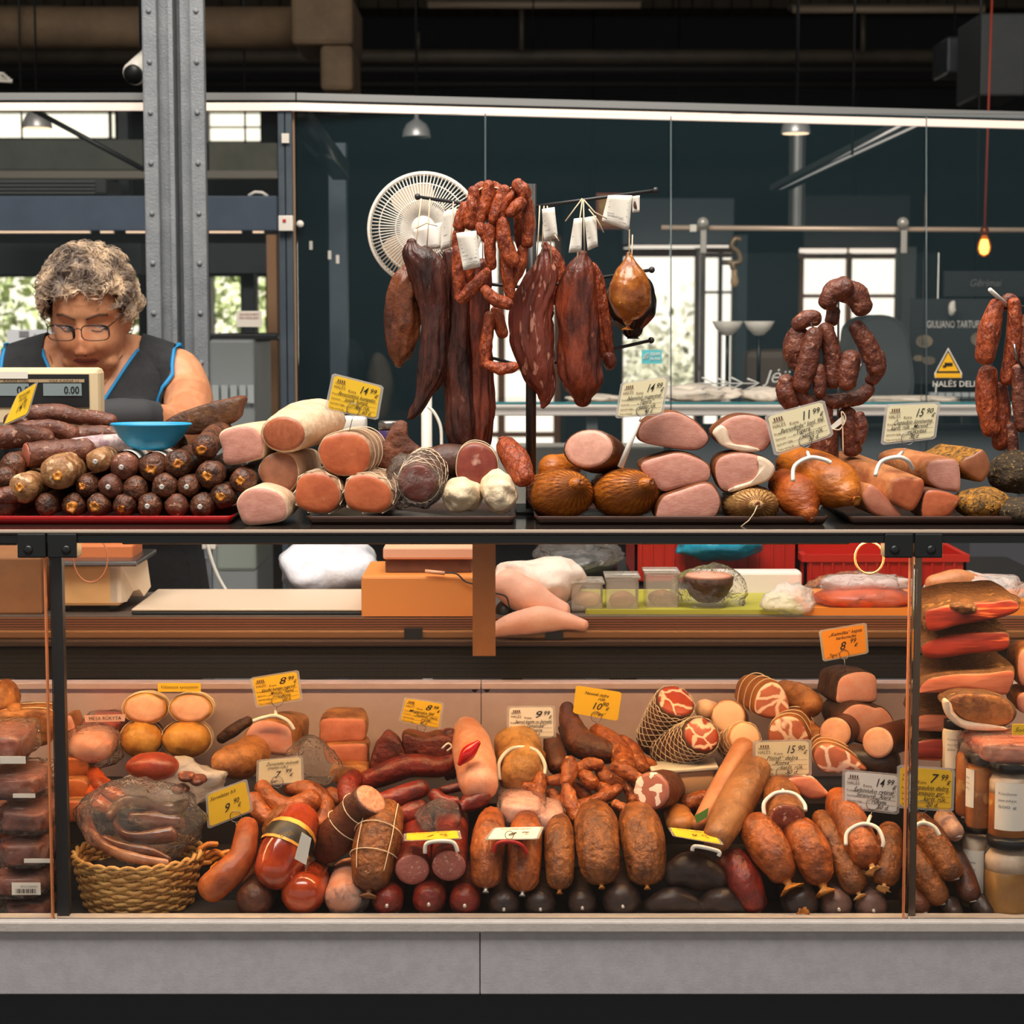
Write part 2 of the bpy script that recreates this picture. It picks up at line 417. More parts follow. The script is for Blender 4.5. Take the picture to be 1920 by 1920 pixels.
def quadmap(c, off=-.0009):
    """unit square (u right, v up) onto four world corners TL TR BR BL"""
    tl, tr, br, bl = c; n = (tr-tl).cross(bl-tl).normalized()
    if n.y > .15 or (abs(n.y) <= .15 and n.z < 0): n = -n
    return lambda u, v: (bl*(1-u)+br*u)*(1-v)+(tl*(1-u)+tr*u)*v+n*(-off)
# ------------------------------------------------------------ palette
steel = mat('steel', (150,148,146), .32, metal=1, bump=.05, bsc=200)
dsteel = mat('dark_steel', (58,60,62), .38, metal=.8)
blackm = mat('black_metal', (16,20,22), .45)
iron = mat('painted_iron', (112,118,124), .42, (128,133,138), 14, .3, 200)
bluegrey = mat('blue_grey_paint', (62,74,86), .5, (72,84,95), 6, .15)
navy = mat('navy_shutter', (52,66,86), .5, (60,76,97), 5, .1)
white_pl = mat('white_plastic', (232,228,218), .4)
white_pt = mat('white_paper', (232,226,214), .7)
cream_pl = mat('cream_plastic', (222,200,160), .45)
darkwall = mat('dark_wall_paint', (22,29,33), .7, (17,23,27), 2)
wood = mat('window_wood', (186,126,82), .5, (160,104,64), 12, .2, aniso=(1,1,.2))
red_pl = mat('red_plastic', (176,30,18), .4)
glass_f = film('clear_glass', (200,230,235), .006, .02, .1, 0)
glass_t = film('tinted_glass', (70,120,135), .035, .05, .13, 0)
glass_u = film('fridge_glass', (225,210,200), .006, .02, .06, 0)
bag_m = film('clear_bag', (255,245,238), .06, .14, .14, 1, 60)
bag_w = film('milky_bag', (255,246,240), .38, .3, .12, 1, 40)
twine = mat('cotton_twine', (226,204,172), .8)
# ------------------------------------------------------------ hall shell
def thing_box(name, x0, y0, x1, y1, Y, th, m, label, cat_, bev=0, group=None, kind=None):
    return solo(name, pb(x0, y0, x1, y1, Y, th, bev), m, label, cat_, group, kind, smooth=False)
floor = structure('floor', bx(BM(), (-9,-8,-.1), (9,11,0)), mat('floor_stone', (92,84,80), .6, (76,70,68), 3, .1))
WY = 9.3
def cells(name, x0, x1, y0, y1, Y, th, holes, m):
    xs = sorted({x0, x1}|{h[0] for h in holes}|{h[2] for h in holes}); ys = sorted({y0, y1}|{h[1] for h in holes}|{h[3] for h in holes})
    xs = [x for x in xs if x0 <= x <= x1]; ys = [y for y in ys if y0 <= y <= y1]
    bm = BM()
    for a, b in zip(xs, xs[1:]):
        for c, d in zip(ys, ys[1:]):
            mx, my = (a+b)/2, (c+d)/2
            if any(h[0] < mx < h[2] and h[1] < my < h[3] for h in holes): continue
            pl = P(a, my, Y); pr = P(b, my, Y); zt = P(mx, c, Y).z; zb = P(mx, d, Y).z
            if d == y1: zb = 0
            bx(bm, (P(a, 599, Y).x, Y, zb), (P(b, 599, Y).x, Y+th, zt))
    return structure(name, bm, m)
holes = [(-150,205,222,262), (388,205,492,268), (-150,515,264,662), (392,515,455,662), (476,515,502,662), (850,440,1052,862), (1163,458,1308,860), (1314,476,1378,860), (1497,463,1690,650)]
cells('wall_back', -900, 2800, -60, 1150, WY, .25, holes, darkwall)
structure('ceiling', bx(BM(), (-9,2.6,3.75), (9,9.55,3.9)), mat('ceiling_boards', (70,60,48), .7, (60,52,42), 4))
structure('ceiling', bx(BM(), (-9,-8,4.9), (9,2.6,5.0)), mat('roof_boards', (120,112,100), .7))
structure('wall_left', bx(BM(), (-9.2,1.5,0), (-9,9.55,5)), darkwall)
structure('wall_right', bx(BM(), (9,1.5,0), (9.2,9.55,5)), darkwall)
# ceiling planks ledge at the top of the back wall
lb = BM()
for i in range(70): 
    x = -4+i*.115; bx(lb, (x, WY-.35, P(960,17,WY-.3).z), (x+.108, WY, P(960,17,WY-.3).z+.06))
structure('trim_1', lb, mat('soffit_boards', (84,74,60), .7, (70,62,50), 8))
def window(n, x0, y0, x1, y1, vx=(), hy=(), fr=5, wm=None, Y=WY+.05):
    r = structure('window_%d' % n, BM() if False else framebm(x0, y0, x1, y1, vx, hy, fr, Y), wm or wood)
    g = structure('window_pane', pb(x0, y0, x1, y1, Y+.03, .006), glass_f, r); return r
def framebm(x0, y0, x1, y1, vx, hy, fr, Y):
    bm = BM()
    for a in ((x0, y0, x0+fr, y1), (x1-fr, y0, x1, y1), (x0+fr, y0, x1-fr, y0+fr), (x0+fr, y1-fr, x1-fr, y1)): pbox(bm, *a, Y, .06)
    for v in vx: pbox(bm, v-fr/2, y0+fr, v+fr/2, y1-fr, Y, .06)
    for h in hy: pbox(bm, x0+fr, h-fr*.35, x1-fr, h+fr*.35, Y+.01, .04)
    return bm
darkf = mat('dark_frame', (38,46,50), .5)
window(1, -150, 205, 222, 262, (205,), (), 4, darkf); window(2, 388, 205, 492, 268, (), (238,), 4, white_pl)
window(3, -150, 515, 264, 662, (), (), 5, darkf); window(4, 392, 515, 455, 662, (), (), 4, darkf); window(5, 476, 515, 502, 662, (), (), 4, darkf)
window(6, 850, 440, 1052, 862, (940,), (690, 760, 815), 14); window(7, 1163, 458, 1308, 860, (), (), 6)
window(8, 1314, 476, 1378, 860, (1350,), (548,), 7, mat('dark_wood', (92,66,52), .5)); window(9, 1497, 463, 1690, 650, (1592,), (555,), 10)
hb = BM(); pbox(hb, 1163, 466, 1380, 481, WY-.05, .08); pbox(hb, 1497, 475, 1690, 485, WY-.05, .08); structure('trim_2', hb, wood)
# light outside: trees beyond the left windows and a pale facade
rnd = random.Random(4)
fb = BM()
for i in range(9500):
    x = rnd.uniform(-2.9, -1.1)*1.35; c = Vector((rnd.uniform(-6.2, -1.6), rnd.uniform(11.2, 13.6), rnd.uniform(.6, 2.7)))
    a = Vector((rnd.gauss(0,1), rnd.gauss(0,1), rnd.gauss(0,1))).normalized(); b = a.cross(Vector((rnd.gauss(0,1), rnd.gauss(0,1), 1))).normalized(); s = rnd.uniform(.03, .075)
    if noise.noise(c*1.3) < -.22: continue
    fb.faces.new([fb.verts.new(c+a*s), fb.verts.new(c+b*s*.5), fb.verts.new(c-a*s), fb.verts.new(c-b*s*.5)])
solo('tree_foliage', fb, mat('leaves', (206,214,160), .6, (160,178,120), 2), 'pale green tree foliage outside the windows behind the woman', 'foliage', kind='stuff')
hs = BM(); bx(hs, (-9, 14.2, 0), (5, 14.4, 5)); 
solo('facade', hs, mat('cream_render', (250,246,236), .8), 'cream building facade across the street outside the bright windows', 'building', smooth=False)
sh = BM(); pbox(sh, 1196, 640, 1300, 760, 12.5, .3); 
bl = BM()
for i in range(900):
    c = P(rnd.uniform(1170,1305), 760-abs(rnd.gauss(0,1))*75, 11.5+rnd.random())
    a = Vector((rnd.gauss(0,1), rnd.gauss(0,.3), rnd.gauss(0,1))).normalized(); b = Vector((a.z, .2, -a.x)); s = rnd.uniform(.015,.05)
    bl.faces.new([bl.verts.new(c+a*s), bl.verts.new(c+b*s*.5), bl.verts.new(c-a*s), bl.verts.new(c-b*s*.5)])
sh.free(); solo('shrub', bl, mat('pale_leaves', (205,205,180), .6), 'pale leafy shrub outside the bright doorway behind the white price cards', 'shrub')
# ------------------------------------------------------------ things hung under the roof
duct_m = mat('duct_wrap', (122,100,76), .75, (104,86,66), 5, .3)
pipe_m = mat('old_pipe', (74,66,54), .6, (60,54,46), 6)
def pipe(name, x0, x1, y, r, Y, m, label, cat_='pipe'):
    a = P(x0, y, Y); b = P(x1, y, Y); b.z = a.z
    return solo(name, bar(BM(), a, b, r*S(Y), 20), m, label, cat_)
pipe('air_duct', -300, 640, 52, 38, 5.2, duct_m, 'wide beige wrapped air duct running across under the roof, upper left', 'duct')
pipe('ceiling_pipe', -300, 2300, 106, 13, 6.6, pipe_m, 'long dull brown pipe crossing the whole hall under the roof')
pipe('ceiling_pipe', -300, 2300, 130, 8, 7.4, mat('dark_pipe', (44,42,38), .6), 'thin dark pipe just below the long brown pipe')
pipe('ceiling_pipe', -300, 2300, 158, 9, 7.8, mat('dark_pipe2', (36,36,36), .6), 'lowest dark pipe above the stall frame')
b_ = BM(); pbox(b_, 545, -10, 662, 84, 4.9, .5, .02); pbox(b_, 600, 84, 662, 170, 4.9, .4, .02)
solo('duct_housing', b_, duct_m, 'beige boxy end housing of the air duct beside the dark void', 'duct', smooth=False)
for x0, x1, y, lab in ((798,1205,5,'long wall lamp strip under the roof, above the hanging hams'), (1482,1850,14,'long wall lamp strip under the roof, upper right'), (-40,112,16,'short wall lamp strip at the upper left corner')):
    t = thing('strip_light', lab, 'lamp', P((x0+x1)/2, y, 7.2), 'unlit strip lights under the roof')
    obj('housing', pb(x0, y-8, x1, y+1, 7.2, .12, .01), mat('lamp_housing', (105,98,88), .5), t); obj('tube', bar(BM(), P(x0+4, y+4, 7.18), P(x1-4, y+4, 7.18), .018, 10), mat('lamp_tube_off', (190,170,145), .3), t)
for x, y0, y1 in ((978,18,94),(1618,28,98),(536,64,88),(783,60,95)):
    solo('pipe_hanger', bar(BM(), P(x,y0,6.4), P(x,y1,6.4), .012, 8), pipe_m, {978:'pipe hanger above the orange sausages',1618:'pipe hanger above the coiled silver duct',536:'short pipe hanger beside the riveted column',783:'pipe hanger above the unlit bell lamp'}[x], 'bracket')
thing_box('wall_cabinet', 1836, 24, 1925, 180, 5.0, .4, mat('grey_box', (74,78,80), .5, (66,70,72), 3), 'large grey metal box at the top right corner', 'cabinet', .01)
thing_box('wall_cabinet', 1776, 68, 1834, 136, 5.6, .3, mat('grey_box2', (60,68,72), .4), 'smaller grey metal box left of the large grey box', 'cabinet', .01)
# surveillance camera behind the column
t = thing('security_camera', 'white security camera peeking out left of the riveted column', 'camera', P(262,128,2.1))
obj('body', bar(BM(), P(280,112,2.1), P(252,138,2.0), .03, 18), white_pl, t); obj('lens', bar(BM(), P(252,138,2.0), P(248,141,1.99), .024, 18), blackm, t); obj('bracket', bar(BM(), P(276,112,2.12), P(292,100,2.2), .012, 8), white_pl, t)
# louvres upper left
for k,(y,xx) in enumerate(((130,0),(137,6),(144,12),(151,18))): pass
b_ = BM()
for k in range(4): beam(b_, P(-40, 133+5*k, 3.6), P(8+5*k, 140+4*k, 3.6), .012, .012)
solo('roof_louvre', b_, white_pl, 'white slats of a roof louvre at the far left edge', 'louvre')
# ------------------------------------------------------------ stall frame
FY = 2.2
t = thing('riveted_column', 'grey painted iron column with rows of rivets behind the woman', 'column', (P(328,900,1.72).x, 1.72, 0))
def colx(x, y): return P(x, y, 1.72).x
zt = 4.8
xc = P(337,400,1.72).x; w = .142
b_ = BM(); bx(b_, (xc-w/2, 1.66, 0), (xc-w/2+.034, 1.69, zt), .004); bx(b_, (xc+w/2-.034, 1.66, 0), (xc+w/2, 1.69, zt), .004)
obj('flange', b_, iron, t, False)
b_ = BM(); bx(b_, (xc-w/2+.02, 1.69, 0), (xc-.012, 1.73, zt)); bx(b_, (xc+.012, 1.69, 0), (xc+w/2-.02, 1.73, zt)); bx(b_, (xc-.012, 1.67, 0), (xc-.002, 1.90, zt)); bx(b_, (xc-w/2+.02, 1.73, 0), (xc+w/2-.05, 1.8, zt))
obj('web', b_, iron, t, False)
for k in range(26):
    z = P(328,306,1.66).z+(k-12)*.1146
    for sx in (-1, 1):
        b_ = BM(); bmesh.ops.create_uvsphere(b_, u_segments=10, v_segments=6, radius=.0065); bmesh.ops.translate(b_, vec=(xc+sx*(w/2-.017), 1.66, z), verts=b_.verts[:]); obj('rivet', b_, iron, t)
b_ = BM(); a = P(-300,183,FY); b = P(550,183,FY); c = P(556,183,FY); d = P(1990,200,FY)
t = SF = thing('stall_frame', 'blue-grey metal frame around the glass behind the counter', 'frame', (0, FY, 0))
bb = BM(); beam(bb, a, Vector((c.x, c.y, a.z)), .06, .018); beam(bb, Vector((c.x, c.y, a.z)), Vector((d.x, d.y+.25, d.z)), .06, .018); obj('top_rail', bb, mat('rail_alu', (150,152,152), .4, metal=.5), t, False)
bb = BM(); beam(bb, Vector((a.x, a.y, a.z-.0125)), Vector((c.x, c.y, a.z-.0125)), .05, .006); beam(bb, Vector((c.x, c.y, a.z-.0125)), Vector((d.x, d.y+.25, d.z-.0125)), .05, .006); obj('rail_gasket', bb, blackm, t, False)
pxl = P(537,400,FY).x; bb = BM(); bx(bb, (pxl-.018, FY-.02, 0), (pxl-.001, FY+.04, a.z-.01), .002); bx(bb, (pxl+.001, FY-.02, 0), (pxl+.018, FY+.04, a.z-.01), .002); obj('post', bb, bluegrey, t, False)
bb = BM(); bx(bb, (pxl+.018, FY, 0), (pxl+.023, FY+.01, a.z-.03)); obj('seal', bb, mat('seal_tan', (150,122,96), .7), t, False)
# lit light strip under the rail
ls = BM(); z0 = a.z-.0255; q = .019
beam(ls, Vector((a.x, FY-.02, z0)), Vector((c.x, FY-.02, z0)), .02, q); beam(ls, Vector((c.x, FY-.02, z0)), Vector((d.x, d.y+.23, d.z-.0255)), .02, q)
obj('light_strip', ls, lamp_mat('led_strip', (255,232,216), .42), SF, False)
def pane(x0, x1, y1, Y, m, n, lab):
    g = BM(); l = P(x0,400,Y).x; r = P(x1,400,Y).x; bx(g, (l, Y+.01, P(960,y1,Y).z), (r, Y+.018, a.z-.04))
    obj('glass_pane', g, m, SF, False, label=lab)
pane(-300, 522, 900, FY, glass_f, 0, 'clear glass pane behind the woman and the riveted column')
prev = 556
for x, lab in ((910,'tinted glass pane behind the white fan'), (1258,'tinted glass pane behind the hanging hams'), (1737,'tinted glass pane in front of the wooden windows'), (2300,'tinted glass pane in front of the glowing bulb')):
    pane(prev, x-1, 900, FY, glass_t, 0, lab)
    prev = x+1
for x, l2 in ((910,'pale glass seam above the orange sausages'), (1258,'pale glass seam right of the hook stand'), (1737,'pale glass seam left of the glowing bulb')):
    obj('glass_seam', bar(BM(), P(x, 212 if x < 1000 else 218, FY), P(x, 880, FY), .0017, 6), mat('seam_silicone', (96,112,116), .3), SF)
# sticker, alarm button, sign on the post / panes
thing_box('sticker', 528, 250, 542, 268, FY-.03, .003, white_pt, 'small beige square sticker high on the blue-grey post', 'sticker')
t = thing('alarm_button', 'white square alarm box with red mark on the post', 'alarm', P(535,432,FY-.03)); obj('box', pb(522,404,549,433,FY-.045,.02,.002), white_pl, t, False)
obj('red_mark', pb(530,411,536,417,FY-.047,.002), mat('mark_red', (190,20,20), .5), t, False)
solo('suction_hook', lathe(BM(), P(563,420,FY-.005), [(0,0),(.009,0),(.009,.006),(0,.008)], axis=(0,-1,0)), white_pl, 'round white suction hook on the glass beside the alarm box', 'hook')
for i,(x,y) in enumerate(((583,460),(618,478),(633,486))): thing_box('sticker', x-3, y-8, x+3, y+8, FY+.3, .003, white_pt, ('tall white dash on the dark glass right of the post','left one of the two lower white dashes on dark glass','right one of the two lower white dashes on dark glass')[i], 'sticker')
b_ = BM(); beam(b_, P(556,212,FY+.05), P(640,322,FY+.9), .05, .05); solo('diagonal_strut', b_, dsteel, 'grey diagonal strut behind the glass at the post top', 'beam')
b_ = BM(); pbox(b_, 618, 268, 650, 860, 3.3, .08); l_ = P(618,599,3.3).x; bx(b_, (l_, 3.3, 0), (P(650,599,3.3).x, 3.38, 1.3)); solo('rear_post', b_, bluegrey, 'dark blue-grey post behind the glass left of the fan', 'post', smooth=False)
# ------------------------------------------------------------ left background
thing_box('shutter_box', -200, 367, 520, 433, 3.0, .25, navy, 'long navy shutter box spanning behind the riveted column', 'shutter', .004)
b_ = BM(); 
for x0, x1 in ((-200,168),(188,212),(236,272),(392,452),(474,494)): pbox(b_, x0, 433, x1, 437, 3.0, .02)
solo('shutter_slot', b_, lamp_mat('slot_light', (235,205,175), .35), 'thin light line along the underside of the navy box', 'lamp', smooth=False)
solo('wire_clip', wire(BM(), [P(466,367,3.02), P(478,360,3.02), P(492,361,3.02), P(502,368,3.02)], .005, 6), white_pl, 'white bent clip lying on the navy shutter box', 'clip')
thing_box('awning', -200, 262, 268, 318, 5.0, .1, mat('awning_cloth', (96,100,92), .8, (84,88,82), 4), 'grey-green awning cloth left of the column', 'awning')
thing_box('awning', 392, 268, 520, 322, 5.2, .1, mat('awning_cloth2', (110,110,98), .8, (96,98,88), 6), 'grey-green awning cloth right of the column', 'awning')
thing_box('cross_beam', -200, 320, 520, 334, 4.6, .1, mat('grey_beam', (120,114,104), .5), 'pale grey horizontal beam under the awning', 'beam')
thing_box('air_conditioner', -60, 334, 200, 366, 3.6, .25, mat('dark_vent', (38,42,44), .6), 'dark slatted air conditioner on top of the navy box', 'air conditioner', .01)
b_ = BM(); 
for k in range(4): pbox(b_, -60, 339+k*7, 178, 342+k*7, 3.59, .01)
x = bpy.data.objects['air_conditioner']; obj('slats', b_, mat('slat_grey', (74,76,76), .5), x, False)
thing_box('fascia_board', -200, 456, 264, 514, 4.2, .1, mat('dark_fascia', (28,38,44), .6), 'dark fascia board behind the hair of the woman', 'board')
thing_box('fascia_board', 392, 456, 516, 512, 4.2, .1, mat('dark_fascia', (28,38,44), .6), 'dark fascia board right of the riveted column', 'board')
b_ = BM(); bar(b_, P(60,205,3.2), P(270,318,3.2), .008, 8); solo('tie_rod', b_, blackm, 'thin black diagonal rod behind the left lamp', 'rod')
thing_box('mullion_post', 222, 205, 240, 366, 5.5, .1, mat('dark_frame', (38,46,50), .5), 'dark upright between the upper left windows', 'post')
thing_box('mullion_post', 455, 512, 476, 660, 4.3, .1, mat('dark_fascia', (28,38,44), .6), 'dark upright behind the small white notice', 'post')
thing_box('mullion_post', 502, 440, 520, 880, 3.9, .1, mat('tan_post', (150,112,78), .7), 'tan upright just left of the blue-grey stall post', 'post')
def sheet(name, x0, y0, x1, y1, Y, m, label, cat_, rows, ink=None, hd=None):
    t = thing(name, label, cat_, P((x0+x1)/2, y1, Y)); obj('sheet', pb(x0, y0, x1, y1, Y, .002), m, t, False)
    c = [P(x0,y0,Y-.001), P(x1,y0,Y-.001), P(x1,y1,Y-.001), P(x0,y1,Y-.001)]; f = quadmap(c); bm = BM()
    for s, u, v, sz, wd, sh in rows: put_text(bm, f, s, u, v, sz, wd, sh)
    obj('lettering', bm, ink or mat('ink', (24,24,30), .7), t, False); return t
t = sheet('notice_sign', 443, 583, 491, 613, FY+.0, white_pt, 'small white notice with two text lines on the glass', 'notice', [('VIRTUVĖJE KAMEROS', .12, .72, .2, .76, 0), ('NĖRA VAIZDO ĮRAŠO', .12, .5, .2, .76, 0)], mat('ink_red', (150,60,60), .7))
t = sheet('paper_notice', 14, 618, 104, 700, FY-.02, mat('cool_paper', (205,208,214), .7), 'pale sheet of paper on the glass at the left edge', 'paper', [('HALĖS', .3, .84, .07, .12, 0), ('Darbo laikas', .55, .84, .09, .35, 0), ('Pirmadienis', .3, .7, .07, .4, .3), ('Antradienis', .3, .6, .07, .4, .3)])
bb = BM(); pbox(bb, 36, 621, 54, 632, FY-.022, .001); obj('stamp', bb, mat('grey_print', (120,120,124), .7), t, False)
t = thing('dishwasher', 'pale grey appliance seen right of the column at waist height', 'appliance', (P(435,700,2.9).x, 2.9, .0))
obj('body', bx(BM(), (P(392,700,2.9).x, 2.9, .0), (P(478,700,2.9).x, 3.3, P(430,636,2.9).z), .01), mat('appliance_grey', (150,156,158), .45), t, False)
bb = BM()
for x in (404,421,438,455,470): pbox(bb, x-6, 722, x+6, 756, 2.88, .01)
obj('slatted_grille', bb, mat('appliance_pale', (190,198,200), .4), t, False)
thing_box('appliance_shelf', 388, 626, 520, 638, 2.95, .5, blackm, 'black worktop above the pale grey appliance', 'worktop', .004)
# ------------------------------------------------------------ lamps
def bell(x, y, r, Y, on, lab):
    c = P(x, y, Y); s = r*S(Y); t = thing('pendant_lamp', lab, 'lamp', c)
    obj('shade', lathe(BM(), c, [(s,0),(s*1.0,.004),(s*.93,s*.5),(s*.72,s*.9),(s*.35,s*1.15),(s*.14,s*1.3),(s*.14,s*1.7),(s*.05,s*1.75)], 28), mat('polished_metal', (205,205,205), .35, metal=.5), t)
    obj('diffuser', lathe(BM(), c, [(0,-.003),(s*.9,-.002),(s*.9,.003),(0,.004)], 28), lamp_mat('lamp_on', (255,222,180), 1.6) if on else mat('lamp_off', (80,84,84), .3), t)
    obj('cord', bar(BM(), c+Vector((0,0,s*1.7)), Vector((c.x, c.y, 3.7)), .004, 6), blackm, t)
bell(781, 257, 26, 4.2, False, 'unlit polished bell lamp hanging above the fan'); bell(1492, 250, 27, 4.2, True, 'lit bell lamp hanging over the coiled silver duct'); bell(70, 240, 27, 4.4, True, 'lit bell lamp hanging at the upper left')
# flexible coiled duct
bm = BM(); xx = P(1495,300,4.8); s = S(4.8)
prof = []
for k in range(2*48): prof.append(((16 if k % 2 else 12.5)*s, P(1495,430,4.8).z-xx.z + k/96*(P(1495,252,4.8).z-P(1495,430,4.8).z)))
lathe(bm, xx, prof, 18); solo('flexible_duct', bm, mat('foil_duct', (150,150,148), .3, metal=.9), 'ribbed silver flexible duct hanging below the lit bell lamp', 'duct')
t = thing('fluorescent_lamp', 'long slanting fluorescent fitting beside the silver duct', 'lamp', P(1600,290,3.4))
bm = BM(); beam(bm, P(1462,352,4.4), P(1738,214,3.0), .075, .02); obj('housing', bm, mat('dim_housing', (62,64,66), .5), t, False)
for o_ in (0, 13):
    bm = BM(); bar(bm, P(1462,350+o_*.3,4.38), P(1716+o_*1.6,222-o_*.1+(6 if o_ else 0),2.98), .004, 8); obj('tube', bm, lamp_mat('dim_tube', (225,220,212), .35), t)
# bulb on red cord
t = thing('pendant_bulb', 'glowing amber filament bulb on a red cord', 'lamp', P(1845,480,3.2)); c = P(1845,480,3.2); s = S(3.2)
obj('bulb', lathe(BM(), c, [(0,-2*s),(8*s,1*s),(13*s,10*s),(13*s,20*s),(8*s,32*s),(5*s,38*s)], 20), film('amber_glass', (255,170,60), .2, .05, .1, 0), t)
obj('filament', lathe(BM(), c, [(0,2*s),(7*s,5*s),(9.5*s,16*s),(6*s,30*s),(0,31*s)], 12), lamp_mat('filament', (255,176,70), 6), t)
obj('holder', lathe(BM(), c, [(6*s,37*s),(8*s,38*s),(8*s,48*s),(4*s,56*s)], 16), mat('holder_copper', (120,60,30), .4, metal=.7), t)
obj('cord', bar(BM(), c+Vector((0,0,54*s)), P(1861,-30,3.2), .0035, 6), mat('red_cord', (150,52,30), .6), t)
# ------------------------------------------------------------ sliding glass door rail with clamps
RY = 3.4
t = thing('door_rail', 'pale steel sliding door rail with two roller clamps', 'rail', P(1580,428,RY))
obj('rail', bar(BM(), P(1240,427,RY), P(1990,432,RY), .0085, 10), mat('rail_tan', (214,190,168), .35, metal=.3), t)
for x in (1318, 1693):
    bb = BM(); bx(bb, (P(x-6,460,RY).x, RY-.02, P(x,476,RY).z), (P(x+6,460,RY).x, RY-.01, P(x,413,RY).z), .004); h = obj('roller_clamp', bb, mat('clamp_alu', (190,186,178), .35, metal=.4), t, False)
    obj('wheel', bar(BM(), P(x,418,RY-.03), P(x,418,RY+.01), .018, 18), mat('clamp_alu', (190,186,178), .35, metal=.4), h)
bb = BM(); pbox(bb, 1294, 421, 1306, 434, RY-.02, .03); obj('stopper', bb, white_pl, t, False)
thing_box('sliding_glass_door', 1312, 474, 1758, 760, RY+.02, .012, glass_f, 'clear sliding glass door hanging from the steel rail', 'door')
thing_box('door_jamb', 1306, 468, 1322, 760, RY+.3, .06, mat('jamb_brown', (78,68,62), .6), 'brown upright jamb under the left roller clamp', 'post')
thing_box('roller_blind', 1057, 372, 1166, 860, 8.9, .1, mat('dark_wall_panel', (30,38,42), .7), 'dark wall panel between the two bright windows', 'panel')
thing_box('roller_blind', 1168, 372, 1376, 457, 8.6, .08, mat('grey_blind', (106,114,120), .7), 'grey roller blind above the bright doorway', 'blind')
thing_box('roller_blind', 1508, 366, 1706, 462, 8.6, .08, mat('dark_blind', (62,62,64), .7), 'dark grey roller blind above the right wooden window', 'blind')
thing_box('curtain', 1380, 440, 1400, 760, 7.6, .2, mat('curtain_grey', (88,100,108), .8), 'narrow blue-grey curtain between the windows', 'curtain')
thing_box('curtain', 1690, 463, 1716, 700, 8.3, .2, mat('wall_pale', (120,124,124), .8), 'narrow pale wall strip right of the wooden window', 'curtain')
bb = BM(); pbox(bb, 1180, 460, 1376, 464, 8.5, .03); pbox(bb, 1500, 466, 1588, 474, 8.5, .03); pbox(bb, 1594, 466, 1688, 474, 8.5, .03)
solo('window_light_gap', bb, lamp_mat('daylight_glow', (255,240,222), .9), 'thin glowing strips standing in for daylight above the wooden windows', 'lamp', smooth=False)  # glowing bars imitate daylight at the window heads, no lamp there
# wall bracket lamp right of door
t = thing('bracket_lamp', 'cast metal bracket lamp with clear bulb near the door', 'lamp', P(1378,540,4.6))
obj('bracket', wire(BM(), [P(*q, 4.6) for q in cat([(1390,450),(1378,448),(1372,462),(1384,472),(1388,490),(1374,494),(1376,505)], 4)], .012, 8), mat('aged_brass', (150,128,100), .4, metal=.5), t)
obj('arm', bar(BM(), P(1354,492,4.6), P(1392,492,4.6), .01, 8), mat('aged_brass', (150,128,100), .4), t)
c = P(1377,540,4.6); s = S(4.6); obj('bulb', lathe(BM(), c, [(0,0),(6*s,4*s),(8*s,12*s),(5*s,24*s),(5*s,34*s),(0,35*s)], 16), mat('bulb_amber', (206,170,128), .2), t)
# scale with two white bowls
t = thing('balance_scale', 'balance scale with two shallow white bowls', 'scale', (P(1395,740,3.0).x, 3.0, 1.33))
for x in (1364, 1423):
    c = P(x, 628, 3.0); s = S(3.0); obj('bowl', lathe(BM(), c, [(0,-2*s),(10*s,0),(22*s,12*s),(29*s,25*s),(28*s,25.5*s),(20*s,14*s),(0,2*s)], 26), white_pl, t)
    obj('stem', bar(BM(), c, Vector((c.x, c.y, 1.33)), .006, 8), dsteel, t)
# café things
thing_box('bar_chair', 1397, 655, 1482, 745, 4.2, .08, mat('brown_leather', (92,74,58), .5), 'brown padded chair back behind the white script lettering', 'chair', .03)
t = thing('slicing_machine', 'rounded dark grey machine behind the dried sausage bundle', 'machine', P(1652,750,3.1))
s = S(3.1); o_ = cat([(1600,750),(1600,640),(1612,604),(1650,590),(1690,604),(1706,650),(1706,750)], 5, True)
bb = BM(); skin(bb, [[P(x,y,3.1) for x,y in o_], [P(x,y,3.1)+Vector((0,.25,0)) for x,y in o_]]); obj('housing', bb, mat('machine_grey', (66,72,74), .45), t, False)
bb = BM(); skin(bb, [[P(960+(x-960)*1+0,y,3.095) for x,y in [(1652+(x-1652)*.9, 672+(y-672)*.9) for x,y in o_]], [P(x,y,3.1) for x,y in [(1652+(x-1652)*.9, 672+(y-672)*.9) for x,y in o_]]]); obj('cover_plate', bb, mat('machine_grey2', (76,82,84), .4), t, False)
# poster + deli decals
t = sheet('cafe_poster', 1706, 560, 1862, 720, 3.3, mat('poster_dark', (40,46,50), .6), 'dark poster with white lettering over truffle pictures', 'poster', [('GIULIANO TARTUFI', .2, .66, .12, .64, 0)], mat('poster_white', (225,222,215), .6))
for q in ((1733,640,16,12),(1722,672,10,6),(1838,636,18,14),(1742,676,12,8)):
    c = P(q[0], q[1], 3.295); s = S(3.3); bb = BM(); skin(bb, [[c+Vector((cos(k*pi/8)*q[2]*s, 0, sin(k*pi/8)*q[3]*s)) for k in range(16)], [c+Vector((cos(k*pi/8)*q[2]*s, .003, sin(k*pi/8)*q[3]*s)) for k in range(16)]])
    obj('truffle_picture', bb, mat('truffle_print', (150,134,112), .7, (100,92,80), 30), t, False)
t = thing('menu_board', 'dark chalk menu board under the glowing bulb', 'board', P(1830,560,3.5)); obj('panel', pb(1770,508,1925,556,3.5,.02), mat('chalkboard', (30,36,38), .7), t, False)
